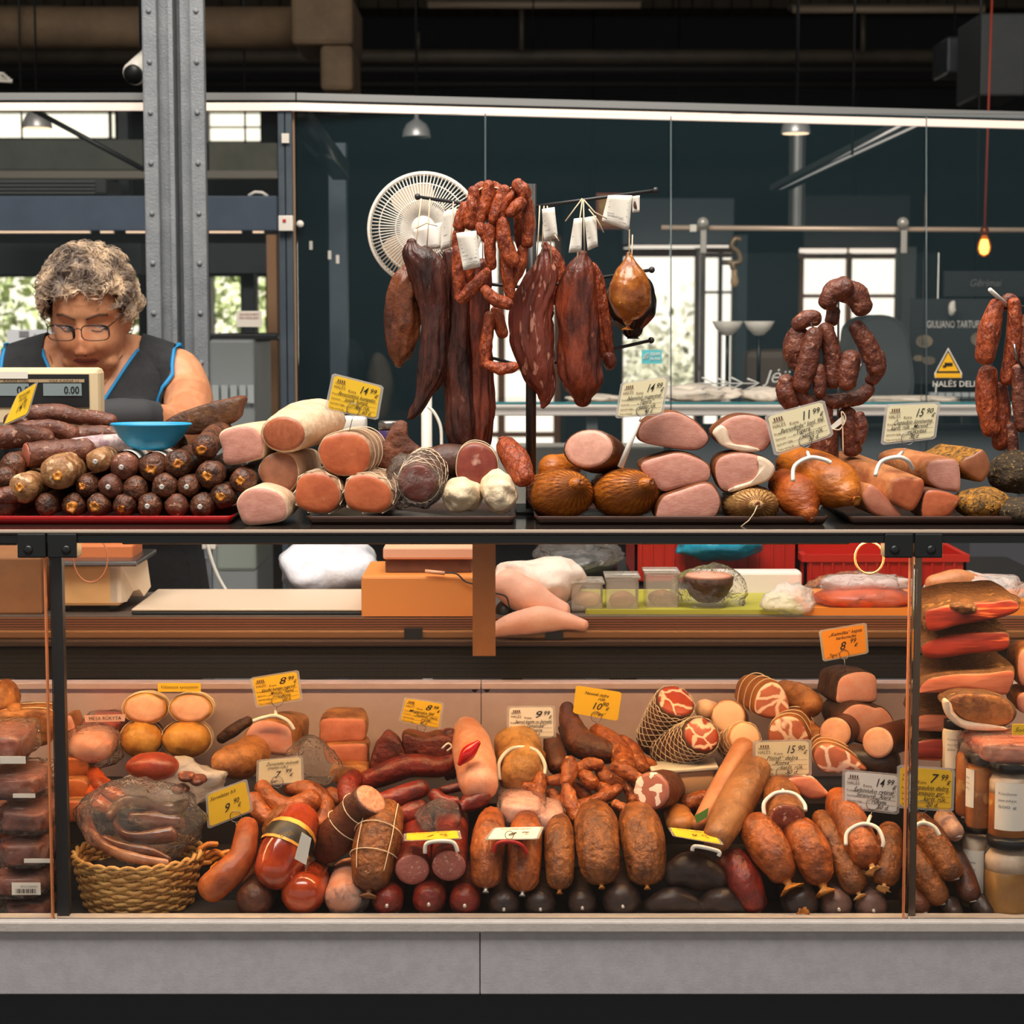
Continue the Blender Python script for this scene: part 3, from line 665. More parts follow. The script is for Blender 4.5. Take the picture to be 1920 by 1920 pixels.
f = quadmap([P(1770,508,3.498), P(1925,508,3.498), P(1925,556,3.498), P(1770,556,3.498)]); bb = BM(); put_text(bb, f, 'Gėrimai', .3, .4, .4, .4, .3); obj('chalk_writing', bb, mat('chalk', (110,112,110), .8), t, False)
solo('hand_sculpture', blob(P(1785,578,3.25), (.012,.01,.024), lump=.3, lf=60, sub=3), white_pl, 'small white hand ornament above the poster lettering', 'ornament')
# warning triangle sticker on the glass
t = thing('warning_sticker', 'yellow triangular camera warning sticker on the glass', 'sign', P(1778,708,FY-.01)); Y = FY-.012
tri = cat([(1778,656),(1801,697),(1755,697)], 1, True)
def flat(pts, Y, th=.001): bm = BM(); q = [P(x,y,Y) for x,y in pts]; skin(bm, [q, [p+Vector((0,th,0)) for p in q]]); return bm
obj('white_edge', flat([(1778,652),(1804,700),(1803,709),(1753,709),(1752,700)], Y), white_pt, t, False)
obj('yellow_triangle', flat([(1778,656),(1801,699),(1755,699)], Y-.002), mat('black_print', (20,20,20), .6), t, False)
obj('yellow_field', flat([(1778,661),(1797,696),(1759,696)], Y-.004), mat('sign_yellow', (240,180,20), .6), t, False)
obj('text_bar', flat([(1754,700),(1802,700),(1802,708),(1754,708)], Y-.004), mat('sign_yellow', (240,180,20), .6), t, False)
bb = BM(); pbox(bb, 1771, 680, 1786, 686, Y-.006, .001); pbox(bb, 1768, 685, 1774, 689, Y-.006, .001); obj('camera_symbol', bb, mat('black_print', (20,20,20), .6), t, False)
def decal(name, s, x, y, w, h, Y, m, lab, shear=0, bold=0, mirror=False):
    f = lambda u, v: P(x, y, Y)+Vector((u, 0, v)); bm = BM(); k = S(Y); vs, fs, tw = text_mesh(s, shear, 3, bold)
    put_text(bm, f, s, 0, 0, h*k/.72, w*k, shear, bold, mirror=mirror)
    r = bmesh.ops.extrude_face_region(bm, geom=bm.faces[:]); bmesh.ops.translate(bm, vec=(0,.0006,0), verts=[v for v in r['geom'] if isinstance(v, bmesh.types.BMVert)])
    return solo(name, bm, m, lab, 'lettering', smooth=False)
wl = mat('decal_white', (215,214,208), .6, emit=0)
decal('glass_lettering', 'HALĖS DELI', 1748, 725, 79, 11, FY-.01, wl, 'white shop lettering on the glass under the warning sticker', bold=.004)
decal('glass_script', 'Jėji', 1434, 717, 48, 24, FY+.02, wl, 'white script word on the glass left of the dried sausages', shear=.3)
bb = BM()
for x in (1330, 1385):
    for o_ in (0, 1):
        wire(bb, [P(x+30*o_-14,708+o_*2,FY+.02), P(x+30*o_+8,718,FY+.02), P(x+30*o_-14,730,FY+.02)], .003, 5)
    wire(bb, [P(x-22,719,FY+.02), P(x+36,719,FY+.02)], .002, 5)
solo('glass_arrows', bb, wl, 'white arrow marks on the glass before the script word', 'decal')
t = sheet('wifi_sticker', 1203, 656, 1241, 682, FY, mat('teal_print', (90,190,200), .6), 'teal wireless sticker seen from its back on the glass', 'sticker', [], wl)
f = quadmap([P(1203,656,FY-.002), P(1241,656,FY-.002), P(1241,682,FY-.002), P(1203,682,FY-.002)]); bb = BM(); put_text(bb, f, 'FREE', .42, .6, .3, .5, 0, .02, mirror=True); put_text(bb, f, 'WI-FI', .42, .25, .3, .5, 0, .02, mirror=True)
for r_ in (.1,.2,.3): wire(bb, [f(.34-r_*cos(a_)*.8, .35+r_*sin(a_)*1.3) for a_ in [pi*.0+pi*.5*k/6 for k in range(7)]], .0012, 4)
obj('mirrored_lettering', bb, wl, t, False)
# framed picture
t = thing('framed_picture', 'small picture in an orange-brown frame behind the paper tags', 'picture', P(1140,428,5.5)); obj('frame', pb(1118,362,1168,429,5.5,.04), mat('picture_frame', (150,70,35), .5), t, False); obj('picture', pb(1123,367,1163,424,5.49,.005), mat('picture_tan', (200,160,90), .6, (170,110,60), 8), t, False)
# rear display counter
t = thing('rear_counter', 'white counter with glass shelf running behind the meats', 'counter', (P(1400,800,2.45).x, 2.45, 0))
zt_ = P(1400,757,2.45).z; xl = P(925,757,2.45).x; xr = P(2050,757,2.45).x
obj('glass_shelf', bx(BM(), (xl, 2.453, zt_-.002), (xr, 2.85, zt_+.004)), glass_f, t, False)
obj('glass_edge', bx(BM(), (xl, 2.449, zt_-.002), (xr, 2.453, zt_+.005)), mat('teal_glass', (60,140,146), .2), t, False)
obj('white_rail', bx(BM(), (xl, 2.47, zt_-.034), (xr, 2.84, zt_-.004), .004), mat('rail_white', (240,232,224), .5), t, False)
bb = BM()
for x in (1100, 1480, 1890): bx(bb, (P(x,800,2.5).x, 2.5, 0), (P(x,800,2.5).x+.03, 2.54, zt_-.04))
obj('leg', bb, mat('grey_leg', (92,96,98), .4), t, False)
obj('lower_cabinet', bx(BM(), (P(1262,800,2.55).x, 2.56, 0), (xr, 2.9, P(1400,806,2.55).z), .01), mat('grey_cab', (86,92,96), .5), t, False)
obj('inner_shelf', bx(BM(), (P(930,800,2.9).x, 2.9, .9), (P(1262,800,2.9).x, 3.2, P(1100,842,2.9).z)), white_pl, t, False)
# sheets on top of rear counter
for i,(x0,x1,yt,lab) in enumerate(((1060,1165,741,'cream paper bundle on the glass shelf behind the large ham'), (1225,1390,722,'crumpled cream paper heap on the glass shelf'), (1390,1480,728,'cream paper bundle near the white script lettering'), (1620,1800,744,'long flat cream paper on the glass shelf at right'))):
    o_ = solo('wrapping_paper', pblob((x0+x1)/2, (yt+752)/2-1, (x1-x0)/2, (752-yt)/2+1, 2.62, .12, lump=.3, lf=16, seed=i, sharp=True), mat('cream_paper', (238,226,210), .8), lab, 'paper')
t = thing('picket_radiator', 'pale slatted panel below the shop lettering', 'radiator', P(1788,757,3.2)); bb = BM()
for k in range(6): pbox(bb, 1744+k*15, 736, 1756+k*15, 757, 3.2, .03)
obj('slats', bb, mat('appliance_pale', (190,198,200), .4), t, False)
# dark coats left of fan
for i,(x,y,rx,ry,m_,lab) in enumerate(((710,735,26,75,mat('coat_brown',(74,66,56),.9),'brown coat hanging behind the yellow price card'),(660,720,26,80,mat('coat_black',(22,26,30),.9),'black coat hanging right of the blue-grey post'))):
    o_ = solo('hanging_coat', pblob(x, y, rx, ry, 3.6, .07, lump=.25, lf=8, seed=i+20), m_, lab, 'coat')

def hanger(o, xs, top=3.75):
    for x in xs:
        b = base_of(o); obj('hanger_rod', bar(BM(), (x, b.y+.02, b.z), (x, b.y+.02, top), .004, 6), blackm, o)
for o in list(COL.objects):
    if o.parent is None and o.name.split('.')[0] in ('strip_light','air_duct','duct_housing','awning','flexible_duct','ceiling_pipe','fluorescent_lamp','security_camera','menu_board','wall_cabinet','roller_blind') and o.location.z < 3.7: hanger(o, (o.location.x,))

def prop_down(name, m=blackm):
    o = bpy.data.objects[name]; b = base_of(o); m_ = [c for c in [o]+list(o.children) if c.type == 'MESH']
    xs = [v.co.x for c in m_ for v in c.data.vertices]; ys = [v.co.y for c in m_ for v in c.data.vertices]
    for x in (min(xs)+.03, max(xs)-.03): bm = bx(BM(), (b.x+x-.012, b.y+(min(ys)+max(ys))/2-.012, 0), (b.x+x+.012, b.y+(min(ys)+max(ys))/2+.012, b.z+.01)); obj('leg', bm, m, o, False)
for n_ in ('bar_chair', 'dishwasher', 'picket_radiator', 'step_stool' if 'step_stool' in bpy.data.objects else 'bar_chair'):
    if n_ in bpy.data.objects and bpy.data.objects[n_].location.z > .02 or n_ == 'dishwasher': 
        o_ = bpy.data.objects[n_]
        if n_ != 'dishwasher': prop_down(n_)
# ------------------------------------------------------------ display case
case_white = mat('case_front', (178,176,182), .55, (168,166,172), 40, .08, 300)
t = thing('display_counter', 'long refrigerated butcher counter with pale front panel and glass display', 'counter', (0, .3, 0))
XL, XR = -1.5, 1.5
zb_ = P(960,1722,0).z; zf = P(960,1748,-.01).z; zk = P(960,1865,-.01).z
def seam(x): return P(x, 1800, -.01).x
obj('base_plinth', bx(BM(), (XL, .02, 0), (XR, .9, zk)), mat('plinth_dark', (26,38,42), .5), t, False)
bm = BM(); bx(bm, (XL, -.01, zk), (seam(900)-.0006, .04, zf), .002); bx(bm, (seam(900)+.0006, -.01, zk), (XR, .04, zf), .002); obj('front_panel', bm, case_white, t, False)
obj('front_ledge', bx(BM(), (XL, -.018, zf+.001), (XR, .03, zb_), .003), mat('ledge_white', (190,182,176), .5, (182,174,168), 40, .1, 250), t, False)
steps = [(.02,.16,.600),(.16,.30,.655),(.30,.50,.725)]
bm = BM()
for y0, y1, z in steps: bx(bm, (XL, y0, .5), (XR, y1, z))
obj('display_deck', bm, mat('deck_dark', (48,44,42), .5), t, False)
BWY = .505
zl = P(960,1278,BWY).z
bm = BM()
for x0, x1 in ((XL, P(902,1300,BWY).x-.0006), (P(902,1300,BWY).x+.0006, XR)):
    bx(bm, (x0, BWY, .6), (x1, BWY+.02, zl), .001); bx(bm, (x0, BWY-.012, zl-.012), (x1, BWY, zl), .002)
obj('back_panel', bm, mat('inner_panel', (208,184,184), .45, (198,172,172), 10), t, False)
for x, y in ((890,1293),(913,1293)):
    obj('panel_screw', lathe(BM(), P(x,y,BWY), [(0,0),(.005,0),(.004,.002),(0,.003)], 12, (0,-1,0)), mat('rusty', (70,45,30), .6), t)
# perforated return-air grille, leaning back
ga = P(960,1272,BWY+.02); gb = P(960,1212,BWY+.05)
gm, nt, bs_ = nodes('mesh_grille'); N = nt.nodes; L = nt.links
tc = N.new('ShaderNodeTexCoord'); mp = N.new('ShaderNodeMapping'); mp.inputs['Scale'].default_value = (1,1,1); L.new(tc.outputs['Object'], mp.inputs[0])
v = N.new('ShaderNodeTexVoronoi'); v.inputs['Scale'].default_value = 230; v.inputs['Randomness'].default_value = 0; L.new(mp.outputs[0], v.inputs['Vector'])
r = N.new('ShaderNodeValToRGB'); r.color_ramp.elements[0].position = .35; r.color_ramp.elements[1].position = .45; r.color_ramp.elements[0].color = (.002,.002,.002,1); r.color_ramp.elements[1].color = (.012,.01,.009,1); L.new(v.outputs['Distance'], r.inputs[0]); L.new(r.outputs[0], bs_.inputs['Base Color']); bs_.inputs['Roughness'].default_value = .6; bs_.inputs['Specular IOR Level'].default_value = .15
bm = BM(); q = [Vector((XL, ga.y, ga.z)), Vector((XR, ga.y, ga.z)), Vector((XR, gb.y, gb.z)), Vector((XL, gb.y, gb.z))]
skin(bm, [q, [p+Vector((0,.01,0)) for p in q]]); obj('air_grille', bm, gm, t, False)
bm = BM(); q = P(960,1212,BWY+.04); r_ = P(960,1184,BWY+.04)
bx(bm, (XL, BWY+.035, q.z), (XR, BWY+.06, q.z+.012), .003); obj('grille_cap', bm, mat('brown_metal', (70,50,38), .4, metal=.4), t, False)
obj('back_rail', bx(BM(), (XL, BWY+.05, q.z+.012), (XR, BWY+.065, r_.z), .003), mat('satin_rail', (150,104,66), .35, metal=.5), t, False)
bm = BM()
for x in (775, 1039): bx(bm, (P(x-17,1200,.55).x, BWY+.045, q.z+.01), (P(x+17,1200,.55).x, BWY+.058, r_.z+.004))
obj('rail_bracket', bm, blackm, t, False)
# ply worktop behind
WZ = 1.0
wt = thing('worktop', 'plywood worktop behind the display with striped layered edge', 'worktop', (0, .6, 0))
ply, nt, bs_ = nodes('plywood_edge'); N = nt.nodes; L = nt.links
tc = N.new('ShaderNodeTexCoord'); wv = N.new('ShaderNodeTexWave'); wv.bands_direction = 'Z'; wv.inputs['Scale'].default_value = 70; wv.inputs['Distortion'].default_value = .3; L.new(tc.outputs['Object'], wv.inputs[0])
r = N.new('ShaderNodeValToRGB'); r.color_ramp.elements[0].color = lin((44,22,12)); r.color_ramp.elements[1].color = lin((138,80,44)); L.new(wv.outputs['Fac'], r.inputs[0]); L.new(r.outputs[0], bs_.inputs['Base Color']); bs_.inputs['Roughness'].default_value = .5
zw1 = P(960,1181,.57).z
obj('board', bx(BM(), (XL, .57, zw1), (XR, .9, WZ), .001), ply, wt, False)
obj('laminate', bx(BM(), (XL, .575, WZ-.0005), (XR, .9, WZ+.0015)), mat('worktop_grey', (96,84,76), .4, (84,74,68), 20), wt, False)
bm = BM()
for x in (-1.4, 0, 1.4): bx(bm, (x-.02, .84, 0), (x+.02, .88, zw1))
obj('leg', bm, blackm, wt, False)
# glass front and top glass, posts, brackets
for x0, x1, lab in ((-400, 97, 'left'), (101, 1708, 'middle'), (1713, 2300, 'right')):
    bm = BM(); bx(bm, (max(XL, P(x0,1400,0).x), -.003, zb_), (min(XR, P(x1,1400,0).x), .003, 1.20)); obj('front_glass', bm, glass_u, t, False)
def glasspost(xa, xb, m1, w0, name):
    bm = BM(); a = P(xa, 1040, .02); b = P(xb, 1722, .02); a.y = b.y = .02; bar(bm, a, (b.x, .02, b.z-.01), w0, 4); return obj(name, bm, m1, t, False)
for xa, off in ((112, 1), (1716, 1)):
    X = P(xa, 1400, .01).x
    bm = BM(); w_ = .0085 if xa < 900 else .0055; bx(bm, (X-w_, .012, .6), (X+w_, .03, 1.2)); obj('upright', bm, dsteel if xa < 900 else mat('upright_steel', (120,104,90), .3, metal=.9), t, False)
    bm = BM(); bx(bm, (X-.016, -.002, zb_), (X-.0135, .008, 1.2)); obj('glass_edge', bm, mat('glass_edge_warm', (226,140,90), .3), t, False)
for x0, xm, x1, lab in ((33, 88, 145, ''), (1658, 1713, 1767, '')):
    bm = BM(); a = P(x0, 1046, -.012); b = P(x1, 1046, -.012); c = P(xm, 1046, -.012); zt2 = 1.215
    bx(bm, (a.x, -.014, a.z), (c.x-.0012, .02, zt2), .002); bx(bm, (c.x+.0012, -.014, a.z), (b.x, .02, zt2), .002); h = obj('glass_clamp', bm, blackm, t, False)
    for xs_ in (x0+20, x1-21):
        p = P(xs_, 1031, -.014); sc_m = lathe(BM(), p, [(0,0),(.007,0),(.007,.001),(.004,.003),(0,.002)], 14, (0,-1,0)); obj('screw', sc_m, dsteel, h)
# counter top slab
TZ = 1.22; TB = .42
top = thing('counter_shelf', 'dark reflective serving shelf on top of the display carrying trays of smoked meat', 'shelf', (0, .2, 1.2))
obj('shelf_plate', bx(BM(), (XL, -.008, TZ-.008), (XR, TB, TZ), .001), mat('smoked_glass', (40,34,31), .16, spec=.6), top, False)
obj('front_edge', bx(BM(), (XL, -.0115, TZ-.0045), (XR, -.008, TZ+.0005), .0008), mat('edge_highlight', (196,176,158), .3), top, False)  # pale strip painted in for the highlight along the glass edge
obj('under_strip', bx(BM(), (XL, -.008, 1.2), (XR, .012, TZ-.0085)), mat('strip_black', (14,20,22), .3), top, False)
lh = thing('case_lamp', 'brushed metal lamp housing under the serving shelf', 'lamp', (0, .06, 1.19))
obj('housing', bx(BM(), (P(232,1010,.05).x, .035, P(960,1021,.035).z), (P(1590,1010,.05).x, .075, 1.203), .002), mat('lamp_metal', (116,98,84), .35, metal=.85), lh, False)
obj('tube', bar(BM(), (-1.3, .085, 1.196), (1.3, .085, 1.196), .006, 10), lamp_mat('warm_tube', (255,150,70), 3), lh)
bm = BM(); 
for x in (-1.45, -.02, .9, 1.45): bx(bm, (x-.006, .36, WZ), (x+.006, .40, TZ-.008)) if x not in (-.02, .9) else None
obj('rear_support', bm, dsteel, top, False)
# brown divider post in the middle
pm_ = thing('brown_post', 'flat brown upright in the middle of the display', 'post', P(908,1228,.47))
obj('board', bx(BM(), (P(886,1100,.46).x, .46, P(908,1230,.46).z), (P(929,1100,.46).x, .475, P(908,1015,.46).z)), mat('brown_board', (150,98,52), .5, (134,86,44), 8), pm_, False)
# ------------------------------------------------------------ trays on the shelf
def tray(name, x0, x1, y, Y0, Y1, m, lab, h=.012):
    a = P(x0, y, Y0); b = P(x1, y, Y0); o = .012; z = TZ+.0008
    prof = [(0,0,.012),(0,h,0),(.003,h+.001,-.002),(.006,h,.004),(0,.003,.016)]
    def ring(ins, z_): 
        q = []
        for cx, cy, a0 in ((b.x-o,Y1-o,0),(a.x+o,Y1-o,90),(a.x+o,Y0+o,180),(b.x-o,Y0+o,270)):
            for k in range(5): an = radians(a0+k*22.5); q.append(Vector((cx+cos(an)*(o-ins), cy+sin(an)*(o-ins), z_)))
        return q
    bm = BM(); skin(bm, [ring(.008, z), ring(0, z+h), ring(.002, z+h+.001), ring(.004, z+h), ring(.0095, z+.003)])
    return solo(name, bm, m, lab, 'tray')
tray('serving_tray', -60, 436, 966, .065, .40, mat('tray_red', (170,16,18), .35), 'red plastic tray under the stacked dark salamis')
brown_tr = mat('tray_brown', (62,38,28), .35)
tray('serving_tray', 572, 968, 966, .06, .40, brown_tr, 'brown tray under the netted hams and pale meat rolls')
tray('serving_tray', 1002, 1556, 971, .06, .40, brown_tr, 'brown tray under the golden round hams')
tray('serving_tray', 1592, 2050, 970, .06, .40, brown_tr, 'brown tray under the herb-crusted meats at the right end')
# ------------------------------------------------------------ meat materials
C = lambda *a, **k: mat(*a, **k)
sal_dark = C('salami_dark', (52,30,22), .38, (112,66,42), 75, .8, 110, jit=.25, c3=(150,120,100), sc3=120, th3=.68)
sal_brown = C('salami_brown', (116,66,46), .5, (84,44,32), 50, .6, 80, jit=.15, c3=(170,132,108), sc3=90, th3=.62)
sal_netted = C('salami_beige', (176,130,84), .55, (120,76,44), 45, .7, 60, c3=(214,180,140), sc3=60, th3=.6)
gold_tie = C('golden_tie', (214,140,48), .35, (176,98,30), 60, .3)
clip_m = C('clip_metal', (220,214,206), .3, metal=.6)
white_coat = C('white_coating', (226,198,166), .7, (206,172,138), 30, .5, 60)
net_m = C('cotton_net', (224,204,176), .8)
ham_pink = C('ham_pink', (210,150,132), .42, (196,132,114), 60, .1, aniso=(1,1,2.2))
ham_pale = C('ham_pale', (222,164,142), .42, (206,148,128), 50, .1)
ham_brown = C('ham_brown', (188,108,72), .4, (168,90,58), 50, .12, aniso=(2,1,1))
ham_deep = C('ham_deep', (198,104,62), .4, (178,86,50), 30, .12, c3=(214,160,118), sc3=26, th3=.68)
fat_w = C('fat_white', (240,216,190), .4, (226,196,168), 40)
crust_brown = C('crust_brown', (110,62,36), .6, (74,40,26), 40, .9, 60)
dried_dark = C('dried_meat_dark', (92,46,34), .36, (42,22,20), 22, 1, 40, aniso=(1.6,1.6,.5), c3=(124,82,66), sc3=70, th3=.66)
dried_red = C('dried_meat_red', (134,58,34), .32, (70,30,22), 22, 1, 40, aniso=(1.5,1.5,.5), c3=(160,96,72), sc3=60, th3=.68)
dried_warm = C('dried_meat_warm', (124,66,36), .38, (70,36,24), 14, 1, 34)
link_or = C('link_orange', (178,82,40), .36, (112,44,24), 60, 1, 90, aniso=(1.4,1.4,.8), c3=(200,112,66), sc3=110, th3=.63)
link_br = C('link_brown', (122,66,46), .42, (84,40,30), 70, .8, 90, c3=(176,120,92), sc3=110, th3=.62, jit=.1)
smoked_gold = C('smoked_gold', (196,112,30), .4, (158,82,22), 16, .5, 60, aniso=(1,1,2), c3=(112,58,18), sc3=18, th3=.66)
smoked_orange = C('smoked_orange', (178,90,30), .42, (148,66,22), 20, .5, 80, aniso=(1,1,2))
netted_tan = C('netted_tan', (190,150,92), .5, (152,112,60), 26, .5, 60, c3=(214,184,130), sc3=30, th3=.6)
lard_w = C('pale_roll', (236,216,184), .75, (216,190,152), 30, .9, 50)
herb = C('herb_crust', (74,56,30), .8, (44,34,22), 120, 1, 160, c3=(150,120,70), sc3=160, th3=.6)
herb_y = C('herb_crust_yellow', (190,128,36), .8, (96,66,26), 100, 1, 150, c3=(60,44,24), sc3=140, th3=.58)
rind_tan = C('bacon_rind', (200,134,84), .5, (168,98,58), 24, .4)
salami_cut = marble('salami_cut', (170,84,66), (232,206,184), 110, .08, kind='cell', thr=.3)
coppa_cut = marble('coppa_cut', (196,74,46), (244,206,182), 34, .045)
coppa_pale = marble('coppa_pale_cut', (214,122,88), (250,216,192), 30, .05)
DT = lambda y: .10
# ------------------------------------------------------------ salami pile (left)
G = 'dark salamis stacked on the red tray'
for x, y, r, Y, m, tie, lab in (
  (88,946,22,.085,sal_dark,None,'leftmost tie-less salami end of the bottom row on the red tray'),
  (138,946,22,.09,sal_dark,1,'second dark salami end of the bottom row, golden tie'),
  (185,947,22,.085,sal_dark,1,'third dark salami end of the bottom row, golden tie'),
  (233,947,22,.09,sal_dark,1,'fourth dark salami end of the bottom row, golden tie'),
  (281,947,23,.085,sal_dark,2,'fifth salami end of the bottom row with a metal clip'),
  (331,947,22,.09,sal_brown,None,'sixth salami end of the bottom row, plain reddish brown'),
  (379,948,23,.085,sal_dark,2,'last salami end of the bottom row, silver clip'),
  (163,911,22,.10,sal_dark,1,'salami end of the second row left of the red speckled one'),
  (208,911,23,.095,sal_brown,2,'red speckled salami end in the second row'),
  (253,916,24,.10,sal_dark,None,'dark grainy salami end in the middle of the second row'),
  (308,911,24,.095,sal_dark,2,'salami end of the second row with a shiny clip, under the blue bowl'),
  (354,911,22,.10,sal_dark,2,'salami end of the second row with crumpled foil tip'),
  (418,930,24,.095,sal_dark,1,'dark salami end with orange tie beside the white-coated ham slice'),
  (455,902,24,.10,sal_dark,1,'rightmost dark salami end, golden tie, touching the pale ham'),
  (24,873,25,.12,sal_dark,None,'dark salami end at the left edge above the beige netted one'),
  (9,897,23,.10,sal_dark,None,'dark salami end cut by the left edge of the photo'),
  (6,948,24,.09,sal_brown,None,'lowest salami end at the left edge of the red tray'),
  (233,874,26,.105,sal_brown,2,'reddish salami end with white label under the blue bowl'),
  (287,876,26,.11,sal_dark,1,'salami end with silver label in the third row'),
  (334,870,26,.11,sal_dark,1,'salami end with orange tie right of the silver labelled one'),
  (394,890,27,.105,sal_dark,1,'thick salami end with big orange tie in the third row'),
  (184,864,22,.11,sal_netted,2,'fat-speckled pale salami end in the third row')):
    kw = dict(ends=('round','round'), lump=.13, lf=70, pleat=.12, group=None)
    if tie == 1: kw['tie'] = gold_tie
    t_, inf = log('salami', lab, 'salami', x, y, r, Y, .25, m, **kw)
    if tie == 2:
        a_ = P(x, y, Y); k = BM(); q = a_-Vector((0, r*S(Y)*.84, 0)); lathe(k, q, [(0,0),(.0035,.0),(.002,.003),(.0045,.007),(.003,.008),(0,.006)], 8, (0,-1,0)); obj('metal_clip', k, clip_m, t_)
    if '(x,' and x in (233, 287): 
        ps, rs, fr = inf; lb_ = BM(); R = []
        for i in (1, 3, 5):
            tt, A, B = fr[i]; R.append([lb_.verts.new(ps[i]+(A*cos(q)+B*sin(q))*(rs[i]+.002)) for q in [radians(s_*(30+120*j/10)) for j in range(11) for s_ in (-1,)]])
        for a_, b_ in zip(R, R[1:]):
            for j in range(10): lb_.faces.new((a_[j], a_[j+1], b_[j+1], b_[j]))
        obj('paper_band', lb_, white_pt, t_)
for x, y, r, Y, lab in ((109,885,33,.085,'large beige knobbly salami end near the left of the pile'),(45,915,28,.08,'beige knobbly salami end lower left on the red tray')):
    log('salami', lab, 'salami', x, y, r, Y, .22, sal_netted, lump=.14, lf=70, pleat=.1, tie=gold_tie, tr=.3)
sausage('salami', 'short brown salami pointing left on the red tray edge', 'salami', [(2,930,16,.075),(30,926,18,.08)], link_br, lump=.1)
# horizontals above
sausage('salami', 'cut salami with white fat end lying across the pile', 'salami', [(52,853,24,.13),(100,850,25,.15),(160,845,24,.17)], sal_brown, ends=('cut','round'), cut=marble('fatty_cut', (196,110,86), (246,224,208), 26, .1, kind='cell', thr=.5), lump=.08)
sausage('salami', 'salami wrapped in white printed paper lying across the pile', 'salami', [(140,838,17,.17),(190,832,17,.19),(240,830,17,.21)], C('printed_wrap', (206,186,180), .4, (150,120,130), 60), lump=.04)
for pts, lab in (([(-10,822,22,.15),(40,818,22,.17),(85,822,20,.19)],'brown dried salami lying at the far left above the cut one'),
  ([(40,806,15,.22),(90,802,17,.23),(135,815,17,.24)],'brown dried salami lying behind the yellow price card'),
  ([(150,815,15,.25),(190,812,15,.26),(225,815,14,.26)],'brown dried salami just left of the blue bowl'),
  ([(62,776,17,.26),(105,775,18,.27),(152,783,15,.28)],'dark lumpy dried sausage on top of the pile below the scale display'),
  ([(160,782,13,.28),(185,785,15,.28),(208,790,14,.28)],'short knobbly sausage tip on top of the pile near the black glove'),
  ([(20,790,16,.26),(60,792,16,.27),(100,795,14,.28)],'dark salami under the topmost lumpy dried sausage'),
  ([(384,838,24,.12),(402,820,22,.19),(418,806,18,.25)],'long dark salami with big orange tie beside the upper pale ham')):
    sausage('salami', lab, 'salami', pts, sal_brown if 'beside' not in lab else sal_dark, lump=.12, tie=gold_tie if 'beside' in lab else None)
slab('smoked_slab', 'long dark smoked meat slab with golden crust above the blue bowl', 'smoked meat', [(303,800),(330,778),(370,762),(410,752),(455,744),(452,765),(444,785),(420,800),(380,812),(330,815)], .24, .12, crust_brown, C('slab_face', (104,66,36), .55, (70,42,28), 30, .8, 50, c3=(190,120,50), sc3=24, th3=.62), lump=.08)
for pts, lab in (([(60,840,26,.27),(180,838,26,.28),(330,835,26,.28)],'salami lying deep in the pile under the wrapped one'),([(60,880,24,.3),(200,880,24,.31),(400,875,24,.31)],'salami lying at the back of the pile')):
    sausage('salami', lab, 'salami', pts, sal_dark, lump=.06)
# blue bowl
c = P(284,843,.155); s = S(.155); t = thing('plastic_bowl', 'bright blue plastic bowl resting on the salami pile', 'bowl', c)
obj('bowl', lathe(BM(), c, [(0,0),(28*s,0),(44*s,7*s),(60*s,24*s),(73*s,44*s),(76*s,46*s),(77*s,48*s),(74*s,50*s),(71*s,47*s),(58*s,27*s),(40*s,10*s),(0,5*s)], 40, sq=.62), C('bowl_blue', (40,150,196), .35), t)
# ------------------------------------------------------------ scale display head
Y = .33; t = thing('scale_display', 'cream scale display head with digital price panel at the left edge', 'scale', P(60,790,Y))
bm = BM(); bx(bm, (P(-170,730,Y).x, Y, P(80,768,Y).z-.03), (P(186,730,Y).x, Y+.05, P(80,690,Y).z), .009); obj('housing', bm, cream_pl, t, False)
bm = pb(-150, 702, 167, 764, Y-.002, .002); pn = obj('black_panel', bm, C('panel_black', (28,30,32), .3), t, False)
obj('label_strip', pb(-150, 711, 158, 717, Y-.003, .001), C('strip_gold', (176,150,116), .5), pn, False)
for x0, x1, s_ in ((-60,54,'0.00'),(81,153,'0.00')):
    bm = pb(x0, 719, x1, 742, Y-.0035, .0015); l_ = obj('lcd', bm, C('lcd_grey', (132,146,148), .25), pn, False)
    f = quadmap([P(x0,719,Y-.0036), P(x1,719,Y-.0036), P(x1,742,Y-.0036), P(x0,742,Y-.0036)]); bm = BM(); put_text(bm, f, s_, .54 if x0 > 0 else .8, .18, .85, .4 if x0 > 0 else .3, 0, .01); obj('digits', bm, blackm, pn, False)
f = quadmap([P(0,711,Y-.0034), P(158,711,Y-.0034), P(158,717,Y-.0034), P(0,717,Y-.0034)]); bm = BM(); put_text(bm, f, 'KAINA Lt/kg', 0.04, .1, 1.1, .3); put_text(bm, f, 'VISA KAINA Lt', .58, .1, 1.1, .36); obj('lettering', bm, blackm, pn, False)
obj('white_sticker', pb(-20, 697, 52, 710, Y-.0045, .001), white_pt, t, False)
bm = BM(); bx(bm, (P(40,780,.36).x, .35, TZ), (P(100,780,.36).x, .37, P(80,760,.36).z)); obj('stand', bm, cream_pl, t, False)
